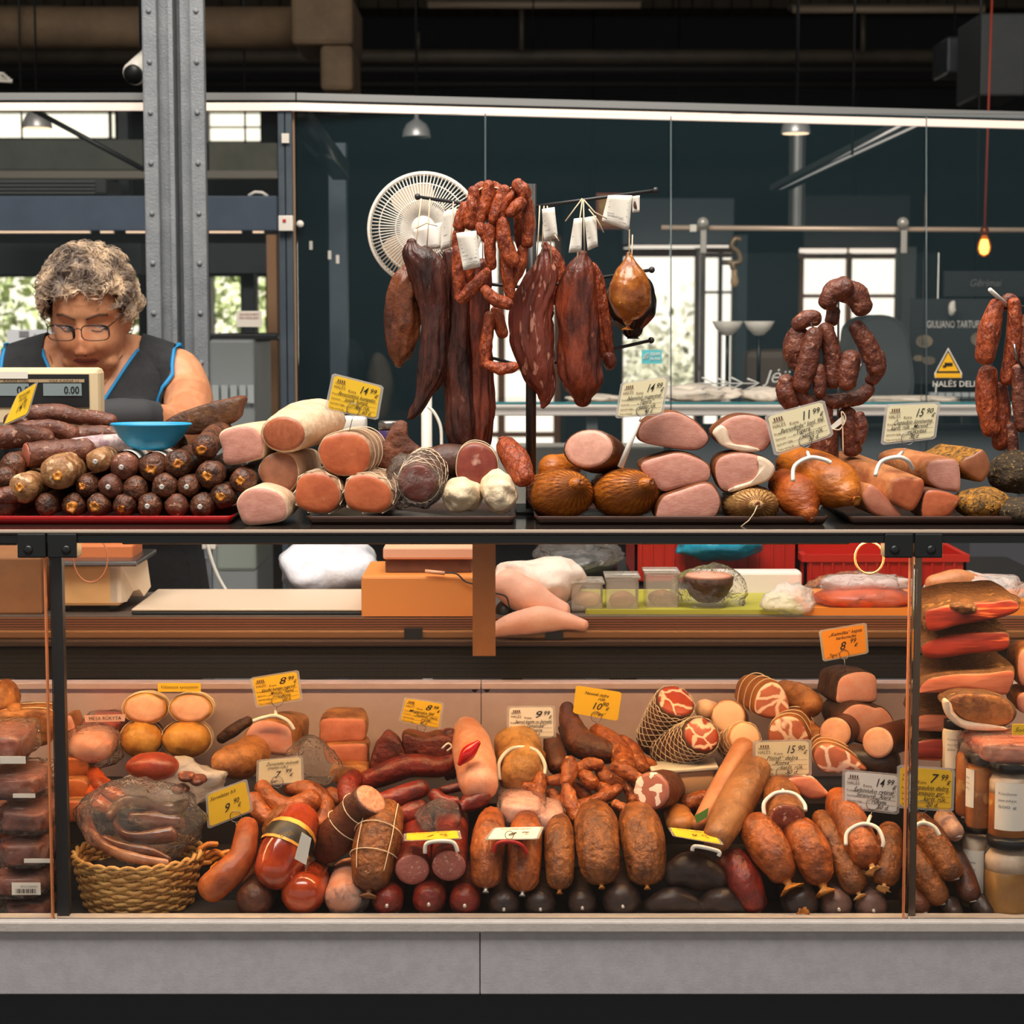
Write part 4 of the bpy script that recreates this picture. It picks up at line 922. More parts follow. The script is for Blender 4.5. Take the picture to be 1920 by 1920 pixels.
# ------------------------------------------------------------ pale hams on the shelf
slab('white_coated_ham', 'white-coated ham cut end left of the larger upper one', 'ham', [(412,814),(438,800),(472,800),(494,821),(495,849),(484,861),(425,871),(416,842)], .12, .2, white_coat, ham_pink, ax=.16, az=.02, bs=.9, rim=.95)
sausage('white_coated_ham', 'largest white-coated ham with thick round body, topmost left of the yellow card', 'ham', [(533,813,46,.11),(566,798,55,.20),(596,788,52,.26)], white_coat, ends=('cut','round'), cut=ham_brown, sq=.78, cutin=.9, lump=.04, lf=20)
slab('white_coated_ham', 'greyish brown cut ham end beneath the largest white-coated ham', 'ham', [(484,880),(496,858),(520,848),(548,854),(560,880),(557,905),(540,922),(512,915),(490,902)], .125, .22, white_coat, C('ham_grey', (160,104,76), .4, (140,88,64), 40), ax=.12, rim=.95)
slab('white_coated_ham', 'lowest white-coated ham end standing on the shelf left of the brown tray', 'ham', [(444,950),(450,928),(474,914),(505,916),(530,930),(540,958),(530,976),(496,984),(458,982)], .045, .2, white_coat, ham_pink, ax=.06, rim=.95)
for out, Y, lab, st in (([(596,852),(604,824),(632,812),(668,812),(692,832),(696,862),(682,886),(650,893),(614,884)], .095, 'tied ham with orange cut face on top of two netted ones', 4),
  ([(552,925),(560,896),(585,885),(618,892),(638,918),(636,945),(616,962),(578,960),(556,946)], .075, 'netted ham with orange cut face, lower left on the brown tray', 0),
  ([(644,924),(652,899),(680,888),(710,896),(733,916),(735,944),(716,961),(680,961),(652,950)], .075, 'netted ham with orange cut face, lower right below the tied one', 0)):
    slab('netted_ham', lab, 'ham', out, Y, .2, C('netted_rind', (198,160,128), .6, (150,104,76), 30, .4), ham_deep, ax=.1, rim=.94, net=net_m if not st else None, strings=st, strm=twine)
sausage('netted_ham', 'dark netted ham inside a clear plastic bag', 'ham', [(784,905,38,.10),(796,888,42,.16),(802,875,36,.22)], crust_brown, net=net_m, lump=.05, ends=('cut','round'), cut=C('dark_cut', (120,48,34), .4, (96,38,28), 20), cells=9)
t = solo('plastic_bag', pblob(778, 902, 52, 56, .13, .085, lump=.3, lf=16, seed=3, sharp=True), bag_m, 'clear plastic bag around the dark netted ham', 'bag')
slab('dried_meat_piece', 'pointed brown dried meat piece behind the bagged ham', 'dried meat', [(702,868),(715,832),(742,792),(762,797),(766,822),(800,850),(806,872),(770,884),(730,882)], .22, .06, C('dried_crumb', (120,70,46), .7, (84,46,32), 40, 1, 60), C('dried_crumb2', (130,76,50), .7, (90,50,34), 40, 1, 60), lump=.1, bs=.5)
sausage('smoked_roll', 'smooth dark brown smoked roll lying behind the string-tied coppa', 'smoked meat', [(808,862,24,.2),(835,864,32,.2),(872,864,30,.2)], C('roll_dark', (96,56,40), .5, (70,40,30), 20, .4), lump=.04)
slab('tied_coppa', 'coppa cut end with string loop resting above two pale rolls', 'coppa', [(856,880),(862,848),(884,832),(912,838),(930,860),(931,892),(916,908),(886,911),(862,900)], .12, .14, C('coppa_rind', (120,62,44), .5, (160,96,70), 30), C('coppa_face', (152,72,56), .35, (118,50,40), 16, c3=(220,170,150), sc3=22, th3=.64), rim=.95, strings=2, strm=twine)
sausage('smoked_sausage', 'short orange-brown smoked sausage leaning right of the coppa', 'sausage', [(982,895,20,.12),(968,866,27,.14),(950,838,20,.17)], link_or, lump=.08, tie=(C('tie_red', (150,70,40), .5), (1,)))
for x, y, rx, ry, lab, sd in ((866,928,37,33,'blocky cream-coloured meat roll at the left of the pair',1),(936,922,34,40,'taller pointed cream-coloured meat roll at the right of the pair',2)):
    solo('pale_meat_roll', pblob(x, y, rx, ry, .115, .045, lump=.2, lf=34, seed=sd, sub=5), lard_w, lab, 'meat roll')
# ------------------------------------------------------------ things behind the shelf products
t = thing('travel_mug', 'purple dotted mug with silver lid behind the dried meat', 'mug', P(731,880,.36)); c = P(731,836,.36); s = S(.36)
b0 = Vector((c.x, c.y, TZ)); hh = c.z-TZ
obj('mug', lathe(BM(), b0, [(0,0),(18*s,0),(21*s,hh),(21*s,hh+28*s),(18*s,hh+32*s)], 28), C('mug_purple', (72,52,104), .4, c3=(200,190,220), sc3=60, th3=.7), t)
obj('lid', lathe(BM(), b0+Vector((0,0,hh+31*s)), [(21*s,0),(21.5*s,2*s),(21.5*s,12*s),(19*s,16*s),(0,16*s)], 28), steel, t)
solo('white_tub', pb(634, 781, 686, 812, .34, .04, .006), white_pl, 'white plastic tub top under the yellow price card', 'tub'); 
o_ = bpy.data.objects['white_tub']
solo('white_box', bx(BM(), (P(636,900,.34).x, .34, TZ), (P(700,900,.34).x, .39, P(660,812,.34).z-.001), .003), C('box_cream', (216,196,170), .6), 'cream box under the white plastic tub', 'box', smooth=False)
# ------------------------------------------------------------ golden hams, right
def ball(lab, cx, cy, r, sq, m, Y, kx, ky, seed, back=(-10,-8), L=.12, extra=None):
    """round tied ham: axis towards the viewer, knot at (kx, ky)"""
    t, inf = sausage('smoked_ham', lab, 'ham', [(kx, ky, r*.25, Y-.045), ((cx+kx)/2, (cy+ky)/2, r*.8, Y-.02), (cx, cy, r, Y+.02), (cx+back[0], cy+back[1], r*.9, Y+.02+L)], m, sq=sq, lump=.03, lf=16, pleat=.12, tie=C('casing_brown', (150,84,34), .5, (110,58,24), 40), sub=5, seg=40, net=C('net_dark', (132,76,26), .7), cells=26, turns=.3)
    return t
ball('golden round ham with gathered knot, leftmost on the tray', 1052, 928, 60, .78, smoked_gold, .115, 1082, 908, 1)
ball('golden round ham with gathered knot, right of the leftmost one', 1172, 926, 64, .72, smoked_gold, .115, 1212, 908, 2)
sausage('smoked_ham', 'golden ham shoulder behind the leftmost round one', 'ham', [(1035,880,28,.2),(1060,880,30,.24)], smoked_gold, lump=.03)
sausage('ham', 'round ham with pale oval cut face on top of the golden round ones', 'ham', [(1105,842,50,.115),(1122,850,50,.17),(1130,852,44,.22)], C('casing_dark', (110,62,30), .45, (76,42,24), 24, .4), ends=('cut','round'), cut=ham_pale, sq=.76, lump=.03, cutin=.94)
hams = (([(1195,818),(1205,792),(1255,771),(1295,784),(1326,812),(1328,829),(1309,843),(1269,842),(1213,832)], .12, 'flat wide ham cut face, upper left of the four stacked right of the white stick', None, .16),
 ([(1337,809),(1365,784),(1399,777),(1435,787),(1448,815),(1435,843),(1410,846),(1354,835)], .12, 'ham cut face with white fat on its left, upper right of the stack', [(1336,810),(1350,797),(1362,805),(1366,822),(1378,834),(1412,838),(1424,845),(1395,847),(1356,837),(1342,822)], .16),
 ([(1199,871),(1241,854),(1278,849),(1323,866),(1334,888),(1323,905),(1278,914),(1244,922),(1221,905)], .10, 'flat ham cut face in the middle of the stack below the widest one', None, .18),
 ([(1340,871),(1359,853),(1399,849),(1438,860),(1452,877),(1438,902),(1368,923),(1345,908)], .10, 'ham cut face with white fat on its right, middle of the stack', [(1420,855),(1440,862),(1452,878),(1440,900),(1404,912),(1370,922),(1368,916),(1404,904),(1420,888),(1424,870)], .18),
 ([(1229,962),(1241,933),(1275,919),(1326,905),(1348,925),(1351,950),(1334,974),(1280,978),(1235,975)], .075, 'pale pink ham cut face at the bottom of the stack', None, .18))
for out, Y, lab, fat, L_ in hams:
    slab('ham', lab, 'ham', out, Y, L_, C('ham_rind_brown', (140,78,36), .5, (96,52,28), 24, .5), ham_pink, rim=.96, fat=fat, fatm=fat_w, bs=.7)
ball('pale tan netted ham with hanging string on the tray front', 1408, 946, 52, .66, netted_tan, .105, 1418, 946, 3)
sx = bpy.data.objects; wb = BM(); wire(wb, [P(1420,948,.045), P(1414,962,.045), P(1404,976,.045), P(1386,990,.045)], .0009, 5); solo('string', wb, twine, 'loose string end hanging from the pale tan netted ham', 'string')
sausage('smoked_ham', 'orange pear-shaped ham lying towards the front with lower knot', 'ham', [(1516,962,18,.07),(1500,934,40,.10),(1470,908,30,.16)], smoked_orange, lump=.03, pleat=.1, tie=C('casing_brown', (150,84,34), .5), seg=40)
sausage('smoked_ham', 'large orange ham circled by a white price holder, right end of the tray', 'ham', [(1590,926,26,.075),(1570,912,48,.10),(1530,888,48,.15),(1492,872,40,.2)], smoked_gold, lump=.02, pleat=.1, tie=gold_tie, seg=40, sq=.9)
# bacon / loins right
def prism(lab, out, Y, L, rind, cut, ax, az, **k):
    return slab('smoked_loin', lab, 'smoked loin', out, Y, L, rind, cut, ax=ax, az=az, rim=k.pop('rim', .96), bs=k.pop('bs', .95), **k)
prism('long pale smoked loin pointing at the viewer under a white holder', [(1674,906),(1687,896),(1712,897),(1732,900),(1731,925),(1712,958),(1687,950),(1672,936)], .075, .24, rind_tan, ham_deep, -.32, .13)
prism('loin end cut diagonally, lowest left on the right tray', [(1622,917),(1636,909),(1671,941),(1693,971),(1671,974),(1636,963),(1617,938)], .085, .12, rind_tan, C('loin_pink', (198,126,98), .4, (180,104,80), 30), -.1, 0)
prism('small triangular loin end at the bottom right of the long one', [(1733,925),(1760,919),(1800,933),(1790,955),(1774,971),(1731,974)], .075, .12, crust_brown, ham_deep, 0, 0)
prism('pink loin cut face above the small triangular end', [(1741,868),(1779,860),(1798,868),(1801,917),(1785,921),(1760,917),(1739,898)], .13, .16, rind_tan, ham_pink, -.35, .06)
prism('brownish loin cut face with crusty top, rightmost of the cut loins', [(1804,862),(1824,852),(1844,843),(1858,873),(1847,900),(1834,902),(1801,879)], .14, .14, herb_y, C('loin_brown', (160,98,62), .4, (140,80,50), 30), -.3, .02)
for x, y, rx, ry, Y, m, lab, sd in ((1842,945,52,32,.13,herb_y,'herb-crusted meat lump with yellow top in the right corner of the shelf',5),(1900,885,48,42,.2,herb,'large dark herb-crusted meat lump at the right edge, upper',6),(1905,958,36,26,.10,herb,'dark herb-crusted meat lump at the right edge, lower',7)):
    solo('herb_crusted_meat', pblob(x, y, rx, ry, Y, .05, lump=.12, lf=30, seed=sd, sub=5), m, lab, 'smoked meat')
# ------------------------------------------------------------ hook stand with hanging meat
SY = .27
t = thing('hook_stand', 'black metal stand with pointed arms carrying the hanging meats', 'stand', (P(995,940,SY).x, SY, TZ))
pole = P(996,345,SY); b0 = Vector((pole.x, SY, TZ))
obj('pole', bar(BM(), b0, (pole.x, SY, pole.z), .0085, 16), C('stand_black', (42,42,42), .4), t)
obj('base', bx(BM(), (pole.x-.05, SY-.04, TZ), (pole.x+.05, SY+.09, TZ+.006), .002), blackm, t, False)
stm = C('arm_steel', (66,66,68), .4, metal=.6)
for a_, b_ in (((996,388,SY),(1229,357,SY-.01)), ((996,400,SY),(783,369,SY+.06)), ((996,540,SY),(1222,506,SY+.1)), ((996,690,SY+.02),(1221,638,SY+.08)), ((996,690,SY+.02),(918,670,SY+.08)), ((996,540,SY),(780,520,SY+.09))):
    a3, b3 = P(*a_), P(*b_); bm = BM(); bar(bm, a3, b3, .0028, 8); bmesh.ops.create_uvsphere(bm, u_segments=10, v_segments=8, radius=.0055, matrix=Matrix.Translation(b3)); obj('arm', bm, stm, t)
def hang(name, lab, cat_, pts, m, Y, sq=.75, lump=.07, lf=18, strings=(), crease=.22, **k):
    t, inf = sausage(name, lab, cat_, [(x, y, r, Y+(k.get('dy', 0))) for x, y, r in pts], m, sq=sq, lump=lump, lf=lf, seg=48, sub=7, pleat=.06, crease=crease)
    for w in strings:
        bm = BM(); wire(bm, [P(x, y, Y-(.0 if j == 0 else .006)) for j, (x, y) in enumerate(w)], .0011, 5); obj('string', bm, twine, t)
    return t
H = .26
hang('dried_meat', 'warm brown dried meat hanging at the far left of the stand', 'dried meat', [(772,500,14),(762,530,30),(756,565,35),(755,605,36),(753,640,31),(750,665,22),(748,681,10)], dried_warm, H+.03, strings=[((790,372),(775,495))])
hang('dried_meat', 'dark wrinkled dried meat with long pointed tip, second from left', 'dried meat', [(772,455,10),(775,472,22),(792,492,34),(808,522,36),(815,570,30),(815,620,29),(813,670,31),(805,710,27),(796,735,18),(786,758,13),(776,774,11),(768,783,5)], dried_dark, H, lump=.12, strings=[((806,373),(800,470))])
hang('dried_meat', 'dark red dried strip under the bundle, left one of the long pair', 'dried meat', [(842,478,13),(850,520,20),(856,580,24),(857,640,27),(856,690,29),(860,740,29),(864,790,32),(866,824,27)], dried_dark, H+.02, lump=.1, strings=[((850,378),(843,478))])
hang('dried_meat', 'dark red dried strip under the bundle, right one of the long pair', 'dried meat', [(905,500,18),(898,540,24),(893,600,26),(896,660,28),(898,720,29),(899,780,30),(896,824,28)], dried_red, H+.03, lump=.1, strings=[((905,380),(905,500))])
hang('dried_meat', 'curved marbled red dried ham right of the sausage bundle', 'dried meat', [(1022,470,8),(1021,490,18),(1018,520,32),(1003,560,40),(996,600,43),(998,650,43),(1009,695,34),(1022,728,21),(1022,750,12),(1018,762,5)], C('dried_meat_veined', (128,58,42), .34, (92,40,30), 30, .6, 45, aniso=(1.8,1.8,.5), c3=(190,130,108), sc3=60, th3=.6), H, lump=.06, strings=[((1012,386),(1010,430),(1004,530)),((1020,386),(1016,490)),((1026,386),(1032,440),(1034,510))])
hang('dried_meat', 'large smooth red-brown dried ham, rightmost of the big ones', 'dried meat', [(1093,478,10),(1090,500,26),(1084,535,38),(1083,580,42),(1085,640,43),(1088,690,44),(1092,725,36),(1093,748,18)], dried_red, H, lump=.04, strings=[((1092,374),(1086,420),(1082,500),(1075,540)),((1094,374),(1096,480))])
hang('dried_meat', 'narrow orange-brown dried piece behind the large smooth ham', 'dried meat', [(1110,500,10),(1122,530,14),(1128,580,15),(1134,640,16),(1142,675,14)], link_or, H+.06, lump=.1)
solo('dried_meat', pblob(1143, 676, 14, 17, H+.04, .014, lump=.2, lf=40, seed=9), dried_red, 'small red meat piece low behind the large smooth ham', 'dried meat')
hang('dried_meat', 'orange-brown dried piece behind the curved marbled ham', 'dried meat', [(1022,460,8),(1034,480,16),(1044,510,18),(1046,560,16)], link_or, H+.06)
t = hang('smoked_ball_ham', 'golden glossy ball-shaped ham with white clip at the bottom', 'ham', [(1179,476,5),(1180,490,12),(1180,510,28),(1181,540,39),(1181,570,38),(1178,592,24),(1177,600,10)], C('ball_gold', (176,104,36), .25, (128,66,24), 30, .4, 60, coat=.4, c3=(226,170,84), sc3=90, th3=.64), .25, sq=1, lump=.05, crease=.04, lf=60, strings=[((1180,430),(1180,478))])
obj('white_clip', bar(BM(), P(1177,600,.25), P(1177,608,.25), .005, 10), white_pl, t)
frill(P(1177,610,.25), Vector((0,0,-1)), .010, gold_tie, t, 4)
t = hang('black_ball_ham', 'black round ham hanging behind the golden ball-shaped one', 'ham', [(1183,500,8),(1183,530,40),(1183,565,50),(1184,595,44),(1186,618,20)], C('black_casing', (30,26,24), .3, (20,18,18), 20), .34, sq=.9, lump=.02, strings=[((1186,440),(1184,505))])
frill(P(1187,626,.34), Vector((0,0,-1)), .011, C('black_casing', (30,26,24), .3), t, 5)
# bundle of dried links
LK = [[(873,389,11),(866,405,11),(861,423,10)],[(888,359,11),(886,390,13),(881,420,12)],[(916,347,10),(914,371,12),(899,414,11)],[(946,356,10),(937,382,12),(925,411,10)],[(970,346,11),(978,355,13),(984,366,11)],[(961,365,9),(945,382,11),(942,408,9)],[(978,377,9),(968,388,12),(958,399,10)],[(988,377,9),(991,415,12),(988,456,10)],[(943,417,11),(946,450,14),(961,489,13)],[(919,426,10),(918,460,11),(922,498,9)],[(858,468,9),(860,510,11),(861,556,9)],[(913,510,9),(890,537,12),(864,561,9)],[(946,474,8),(952,515,11),(957,556,8)],[(982,468,9),(974,500,11),(961,531,9)],[(910,544,10),(927,562,12),(952,571,10)],[(900,423,8),(905,434,9),(911,447,8)],[(930,583,10),(936,603,12),(943,625,10)],[(918,592,9),(912,640,11),(908,682,9)],[(914,685,8),(942,692,11),(965,688,8)],[(862,425,9),(858,445,10),(857,464,9)],[(926,350,10),(938,358,10)],[(896,355,9),(905,350,9)],[(935,362,9),(930,395,11),(926,425,9)],[(972,400,9),(975,430,11),(978,462,9)],[(878,470,9),(880,500,10),(880,525,9)]]
t = thing('sausage_string', 'bundle of dark orange dried sausage links looped over the stand arm', 'sausages', P(925,690,.2))
for k, l in enumerate(LK):
    Yk = [.205,.20,.20,.19,.185,.19,.18,.205,.185,.195,.20,.195,.20,.21,.19,.195,.22,.215,.21,.21,.22,.22,.215,.225,.22][k]
    sausage('sausage_link', None, None, [(x, y, r*1.14, Yk) for x, y, r in l], link_or, crease=.16, lump=.2, lf=75, parent=t, pleat=.12, seg=18, sub=5)
wires = BM(); wire(wires, [P(x,y,.21) for x,y in ((873,389),(888,362),(905,352),(920,350),(946,356),(970,348),(990,378))], .0014, 5); obj('string', wires, twine, t)
# right-hand hanging bundle on hook
t = thing('hook_rack', 'small steel hook rack holding the brown dried sausages', 'stand', (P(1567,900,.24).x, .24, TZ))
pts = [P(1571,850,.24),P(1572,560,.24)]+[P(1564+8*cos(a_),546-10*sin(a_),.24) for a_ in [pi*k/8 for k in range(9)]]+[P(1556,575,.24),P(1556,615,.24)]
obj('steel_hook', wire(BM(), [(pts[0].x, .24, TZ)]+pts, .0018, 8), steel, t)
for x0,y0,x1,y1 in ((1518,592,1530,618),(1618,675,1608,700),(1905,645,1916,680)):
    if x0 < 1700: obj('hook_prong', wire(BM(), [P(x0,y0,.21), P((x0+x1)/2-2,(y0+y1)/2+6,.20), P(x1,y1,.21)], .0016, 6), steel, t)
R1 = [[(1552,566,16),(1562,548,18),(1583,540,19)],[(1583,545,19),(1603,552,20),(1616,575,18)],[(1497,608,13),(1512,598,15),(1528,597,13)],[(1497,630,19),(1492,655,22),(1496,680,17)],[(1527,628,15),(1516,675,18),(1504,722,16)],[(1548,618,14),(1560,665,16),(1560,715,15)],[(1606,615,14),(1628,650,17),(1641,690,15)],[(1645,668,13),(1646,690,14),(1634,712,12)],[(1596,672,17),(1590,700,18),(1588,718,16)],[(1474,715,14),(1474,735,18),(1484,755,15)],[(1535,752,12),(1560,754,13),(1588,750,12)],[(1590,750,12),(1612,745,13),(1628,730,12)],[(1535,692,11),(1537,712,12),(1537,735,11)],[(1500,735,12),(1510,750,13),(1525,758,12)],[(1542,775,18),(1542,810,24),(1548,850,20)],[(1588,778,16),(1593,805,19),(1597,840,17)],[(1612,780,9),(1616,800,11),(1612,825,9)],[(1520,780,12),(1525,810,14),(1535,845,12)],[(1560,600,12),(1563,585,12)]]
t = thing('sausage_string', 'coarse brown dried sausages looped over the small steel hook rack', 'sausages', P(1560,850,.22))
for k, l in enumerate(R1): sausage('sausage_link', None, None, [(x, y, r*1.14, .19+.012*(k % 4)) for x, y, r in l], link_br, crease=.08, lump=.13, lf=75, parent=t, pleat=.1, seg=20, sub=5)
t = thing('sausage_string', 'orange-brown dried sausages hanging at the right edge of the photo', 'sausages', P(1880,830,.22))
for k, l in enumerate([[(1868,572,14),(1856,615,21),(1847,668,19)],[(1902,568,12),(1900,640,15),(1887,712,13)],[(1852,700,18),(1850,740,22),(1858,805,18)],[(1876,728,14),(1878,780,18),(1876,832,16)],[(1909,692,12),(1912,745,15),(1916,800,13)],[(1925,600,14),(1926,650,16),(1922,700,14)],[(1893,800,10),(1898,820,12),(1900,850,10)],[(1882,572,12),(1892,562,13),(1902,568,12)]]):
    sausage('sausage_link', None, None, [(x, y, r, .20+.012*(k % 4)) for x, y, r in l], link_or if k in (0,1,2,3) else link_br, lump=.07, lf=60, parent=t, pleat=.1, seg=20, sub=5)
t = thing('wall_hook', 'white hook rod above the right-edge sausages', 'hook', P(1885,575,.2)); obj('rod', bar(BM(), P(1856,543,.17), P(1888,572,.22), .0035, 8), white_pl, t); obj('prong', wire(BM(), [P(1902,645,.17), P(1905,670,.17), P(1918,690,.19)], .0022, 6), steel, t)
obj('hanger_wire', bar(BM(), P(1888,572,.22), P(1930,575,.3), .002, 6), steel, t)
# paper tags on strings
def paper(lab, c4, Y, rows=(), m=None, bend=.004, name='paper_tag', lines=5):
    q = [P(x, y, Y) for x, y in c4]; f = quadmap(q, 0); t = thing(name, lab, 'tag', q[3]); bm = BM(); n = 6
    g = [[f(i/n, j/n)+Vector((0, bend*sin(pi*i/n*1.5+j*.5), 0)) for i in range(n+1)] for j in range(n+1)]
    V = [[bm.verts.new(p) for p in r] for r in g]; V2 = [[bm.verts.new(p+Vector((0,.0006,0))) for p in r] for r in g]
    for W in (V, V2):
        for j in range(n):
            for i in range(n): bm.faces.new((W[j][i], W[j][i+1], W[j+1][i+1], W[j+1][i]))
    for j in range(n): bm.faces.new((V[j][0],V[j+1][0],V2[j+1][0],V2[j][0])); bm.faces.new((V[j][n],V[j+1][n],V2[j+1][n],V2[j][n])); bm.faces.new((V[0][j],V[0][j+1],V2[0][j+1],V2[0][j])); bm.faces.new((V[n][j],V[n][j+1],V2[n][j+1],V2[n][j]))
    obj('sheet', bm, m or white_pt, t, True)
    fp = lambda u, v: f(u, v)+Vector((0, bend*sin(pi*u*1.5+v*n*.5)-.0008, 0))
    bm = BM()
    for k in range(lines):
        v = .78-.6*k/max(1, lines-1); vs = [bm.verts.new(fp(u_, v_)) for u_, v_ in ((.12,v),(.12,v-.012),(.88,v-.012),(.88,v))]; bm.faces.new(vs)
    for s_, u, v, sz, wd in rows: put_text(bm, fp, s_, u, v, sz, wd)
    obj('printing', bm, C('grey_print', (120,112,108), .7), t, False); return t
paper('pale pink printed tag hanging on the orange sausage bundle', [(855,437),(893,432),(901,500),(869,507)], .165, lines=7)
paper('white tag with two strings above the curved marbled ham', [(1016,392),(1040,388),(1046,446),(1020,452)], .24)
paper('narrow white tag left of the pair above the large smooth ham', [(1076,410),(1092,408),(1090,472),(1066,474)], .235, lines=3)
paper('right white tag of the pair above the large smooth ham', [(1096,408),(1118,404),(1121,462),(1102,470)], .238, lines=4)
paper('big tilted printed tag near the right tip of the upper arm', [(1140,366),(1186,366),(1179,433),(1128,414)], .24, lines=4, rows=[('GAMINTOJAS', .15, .25, .1, .6)])
paper('small white tag with brown oval at the right tip of the upper arm', [(1186,368),(1200,366),(1199,398),(1186,399)], .236, lines=0)
t_ = bpy.data.objects.get('paper_tag.005') ; o_ = blob(P(1192,384,.2345), (.0042,.001,.007), lump=0, sub=2)
obj('brown_oval', o_, C('oval_brown', (84,50,40), .6), t_)
paper('white plastic-covered tag in front of the fan hub', [(776,430),(828,416),(826,466),(776,470)], .30, lines=2, m=C('paper_bright', (246,240,230), .5))
paper('thin pale tag between the fan and the orange sausage bundle', [(832,396),(856,390),(852,462),(826,470)], .28, lines=4)
st_ = bpy.data.objects['paper_tag.002'], bpy.data.objects['paper_tag.003'], bpy.data.objects['paper_tag.003'], bpy.data.objects['paper_tag.007'], bpy.data.objects['paper_tag.006'], bpy.data.objects['paper_tag.001']
for w, o_ in zip((((1060,415),(1092,372)),((1094,374),(1115,398),(1138,410)),((1104,392),(1120,412),(1132,436)),((828,380),(836,396)),((780,428),(800,418),(820,424)),((1040,440),(1048,452))), st_): obj('string', wire(BM(), [P(x,y,.232) for x,y in w], .0011, 5), twine, o_)
t = thing('folded_tag', 'folded white tag with string at the foot of the brown sausage bundle', 'tag', P(1575,830,.16))
obj('sheet', flat([(1556,800),(1582,778),(1584,790),(1562,806)], .16), white_pt, t, False); obj('string', wire(BM(), [P(x,y,.158) for x,y in cat([(1560,804),(1575,805),(1586,785),(1578,772),(1580,800),(1581,850)],4)], .0011, 5), twine, t)
# ------------------------------------------------------------ fan
FYY = 1.0; c = P(796,430,FYY); R_ = 102*S(FYY); t = thing('floor_fan', 'white floor fan with round wire guard behind the hanging meats', 'fan', (c.x, FYY, 0))
fanw = C('fan_white', (228,222,212), .4)
def circ(r, y, th, n=64): return wire(BM(), [c+Vector((cos(2*pi*k/n)*r, y, sin(2*pi*k/n)*r)) for k in range(n)], th, 6, True)
obj('guard_rim', circ(R_, 0, .005), fanw, t)
bm = BM()
for k in range(88):
    an = 2*pi*k/88
    wire(bm, [c+Vector((cos(an)*r, y, sin(an)*r)) for r, y in ((R_*.22,-.055),(R_*.5,-.052),(R_*.8,-.035),(R_*.95,-.014),(R_,0))], .0011, 4)
for r, y in ((R_*.5,-.052),(R_*.8,-.035)): 
    n=48; wire(bm, [c+Vector((cos(2*pi*k/n)*r, y, sin(2*pi*k/n)*r)) for k in range(n)], .0012, 4, True)
obj('wire_guard', bm, fanw, t)
obj('hub', lathe(BM(), c+Vector((0,-.04,0)), [(R_*.24,0),(R_*.24,.012),(R_*.18,.02),(0,.022)], 28, (0,-1,0)), fanw, t)
for k in range(3):
    a0 = radians(90+120*k+20); bm = BM(); R0 = []
    for j in range(9):
        r = R_*(.18+.66*j/8); wd = radians(38)*(.6+.4*sin(pi*(j+1)/10))
        R0.append([c+Vector((cos(a0+wd*q)*r, .012*q, sin(a0+wd*q)*r)) for q in (-1,-.5,0,.5,1)])
    V = [[bm.verts.new(p) for p in r] for r in R0]; V2 = [[bm.verts.new(p+Vector((0,.002,0))) for p in r] for r in R0]
    for W in (V, V2):
        for a_, b_ in zip(W, W[1:]):
            for i in range(4): bm.faces.new((a_[i], a_[i+1], b_[i+1], b_[i]))
    obj('blade', bm, C('fan_blade', (226,206,182), .5), t)
obj('motor', lathe(BM(), c+Vector((0,.02,0)), [(0,0),(.05,0),(.05,.06),(.03,.09),(0,.1)], 24, (0,1,0)), fanw, t)
obj('pole', bar(BM(), (c.x, FYY+.06, 0), (c.x, FYY+.06, c.z), .011, 16), fanw, t); obj('base', lathe(BM(), (c.x, FYY+.06, 0), [(0,0),(.2,0),(.19,.02),(.03,.03),(0,.03)], 32), fanw, t)
obj('cord', wire(BM(), [P(x,y,FYY) for x,y in cat([(802,762),(815,775),(826,800),(828,835),(830,900)],5)], .0035, 6), white_pl, t)
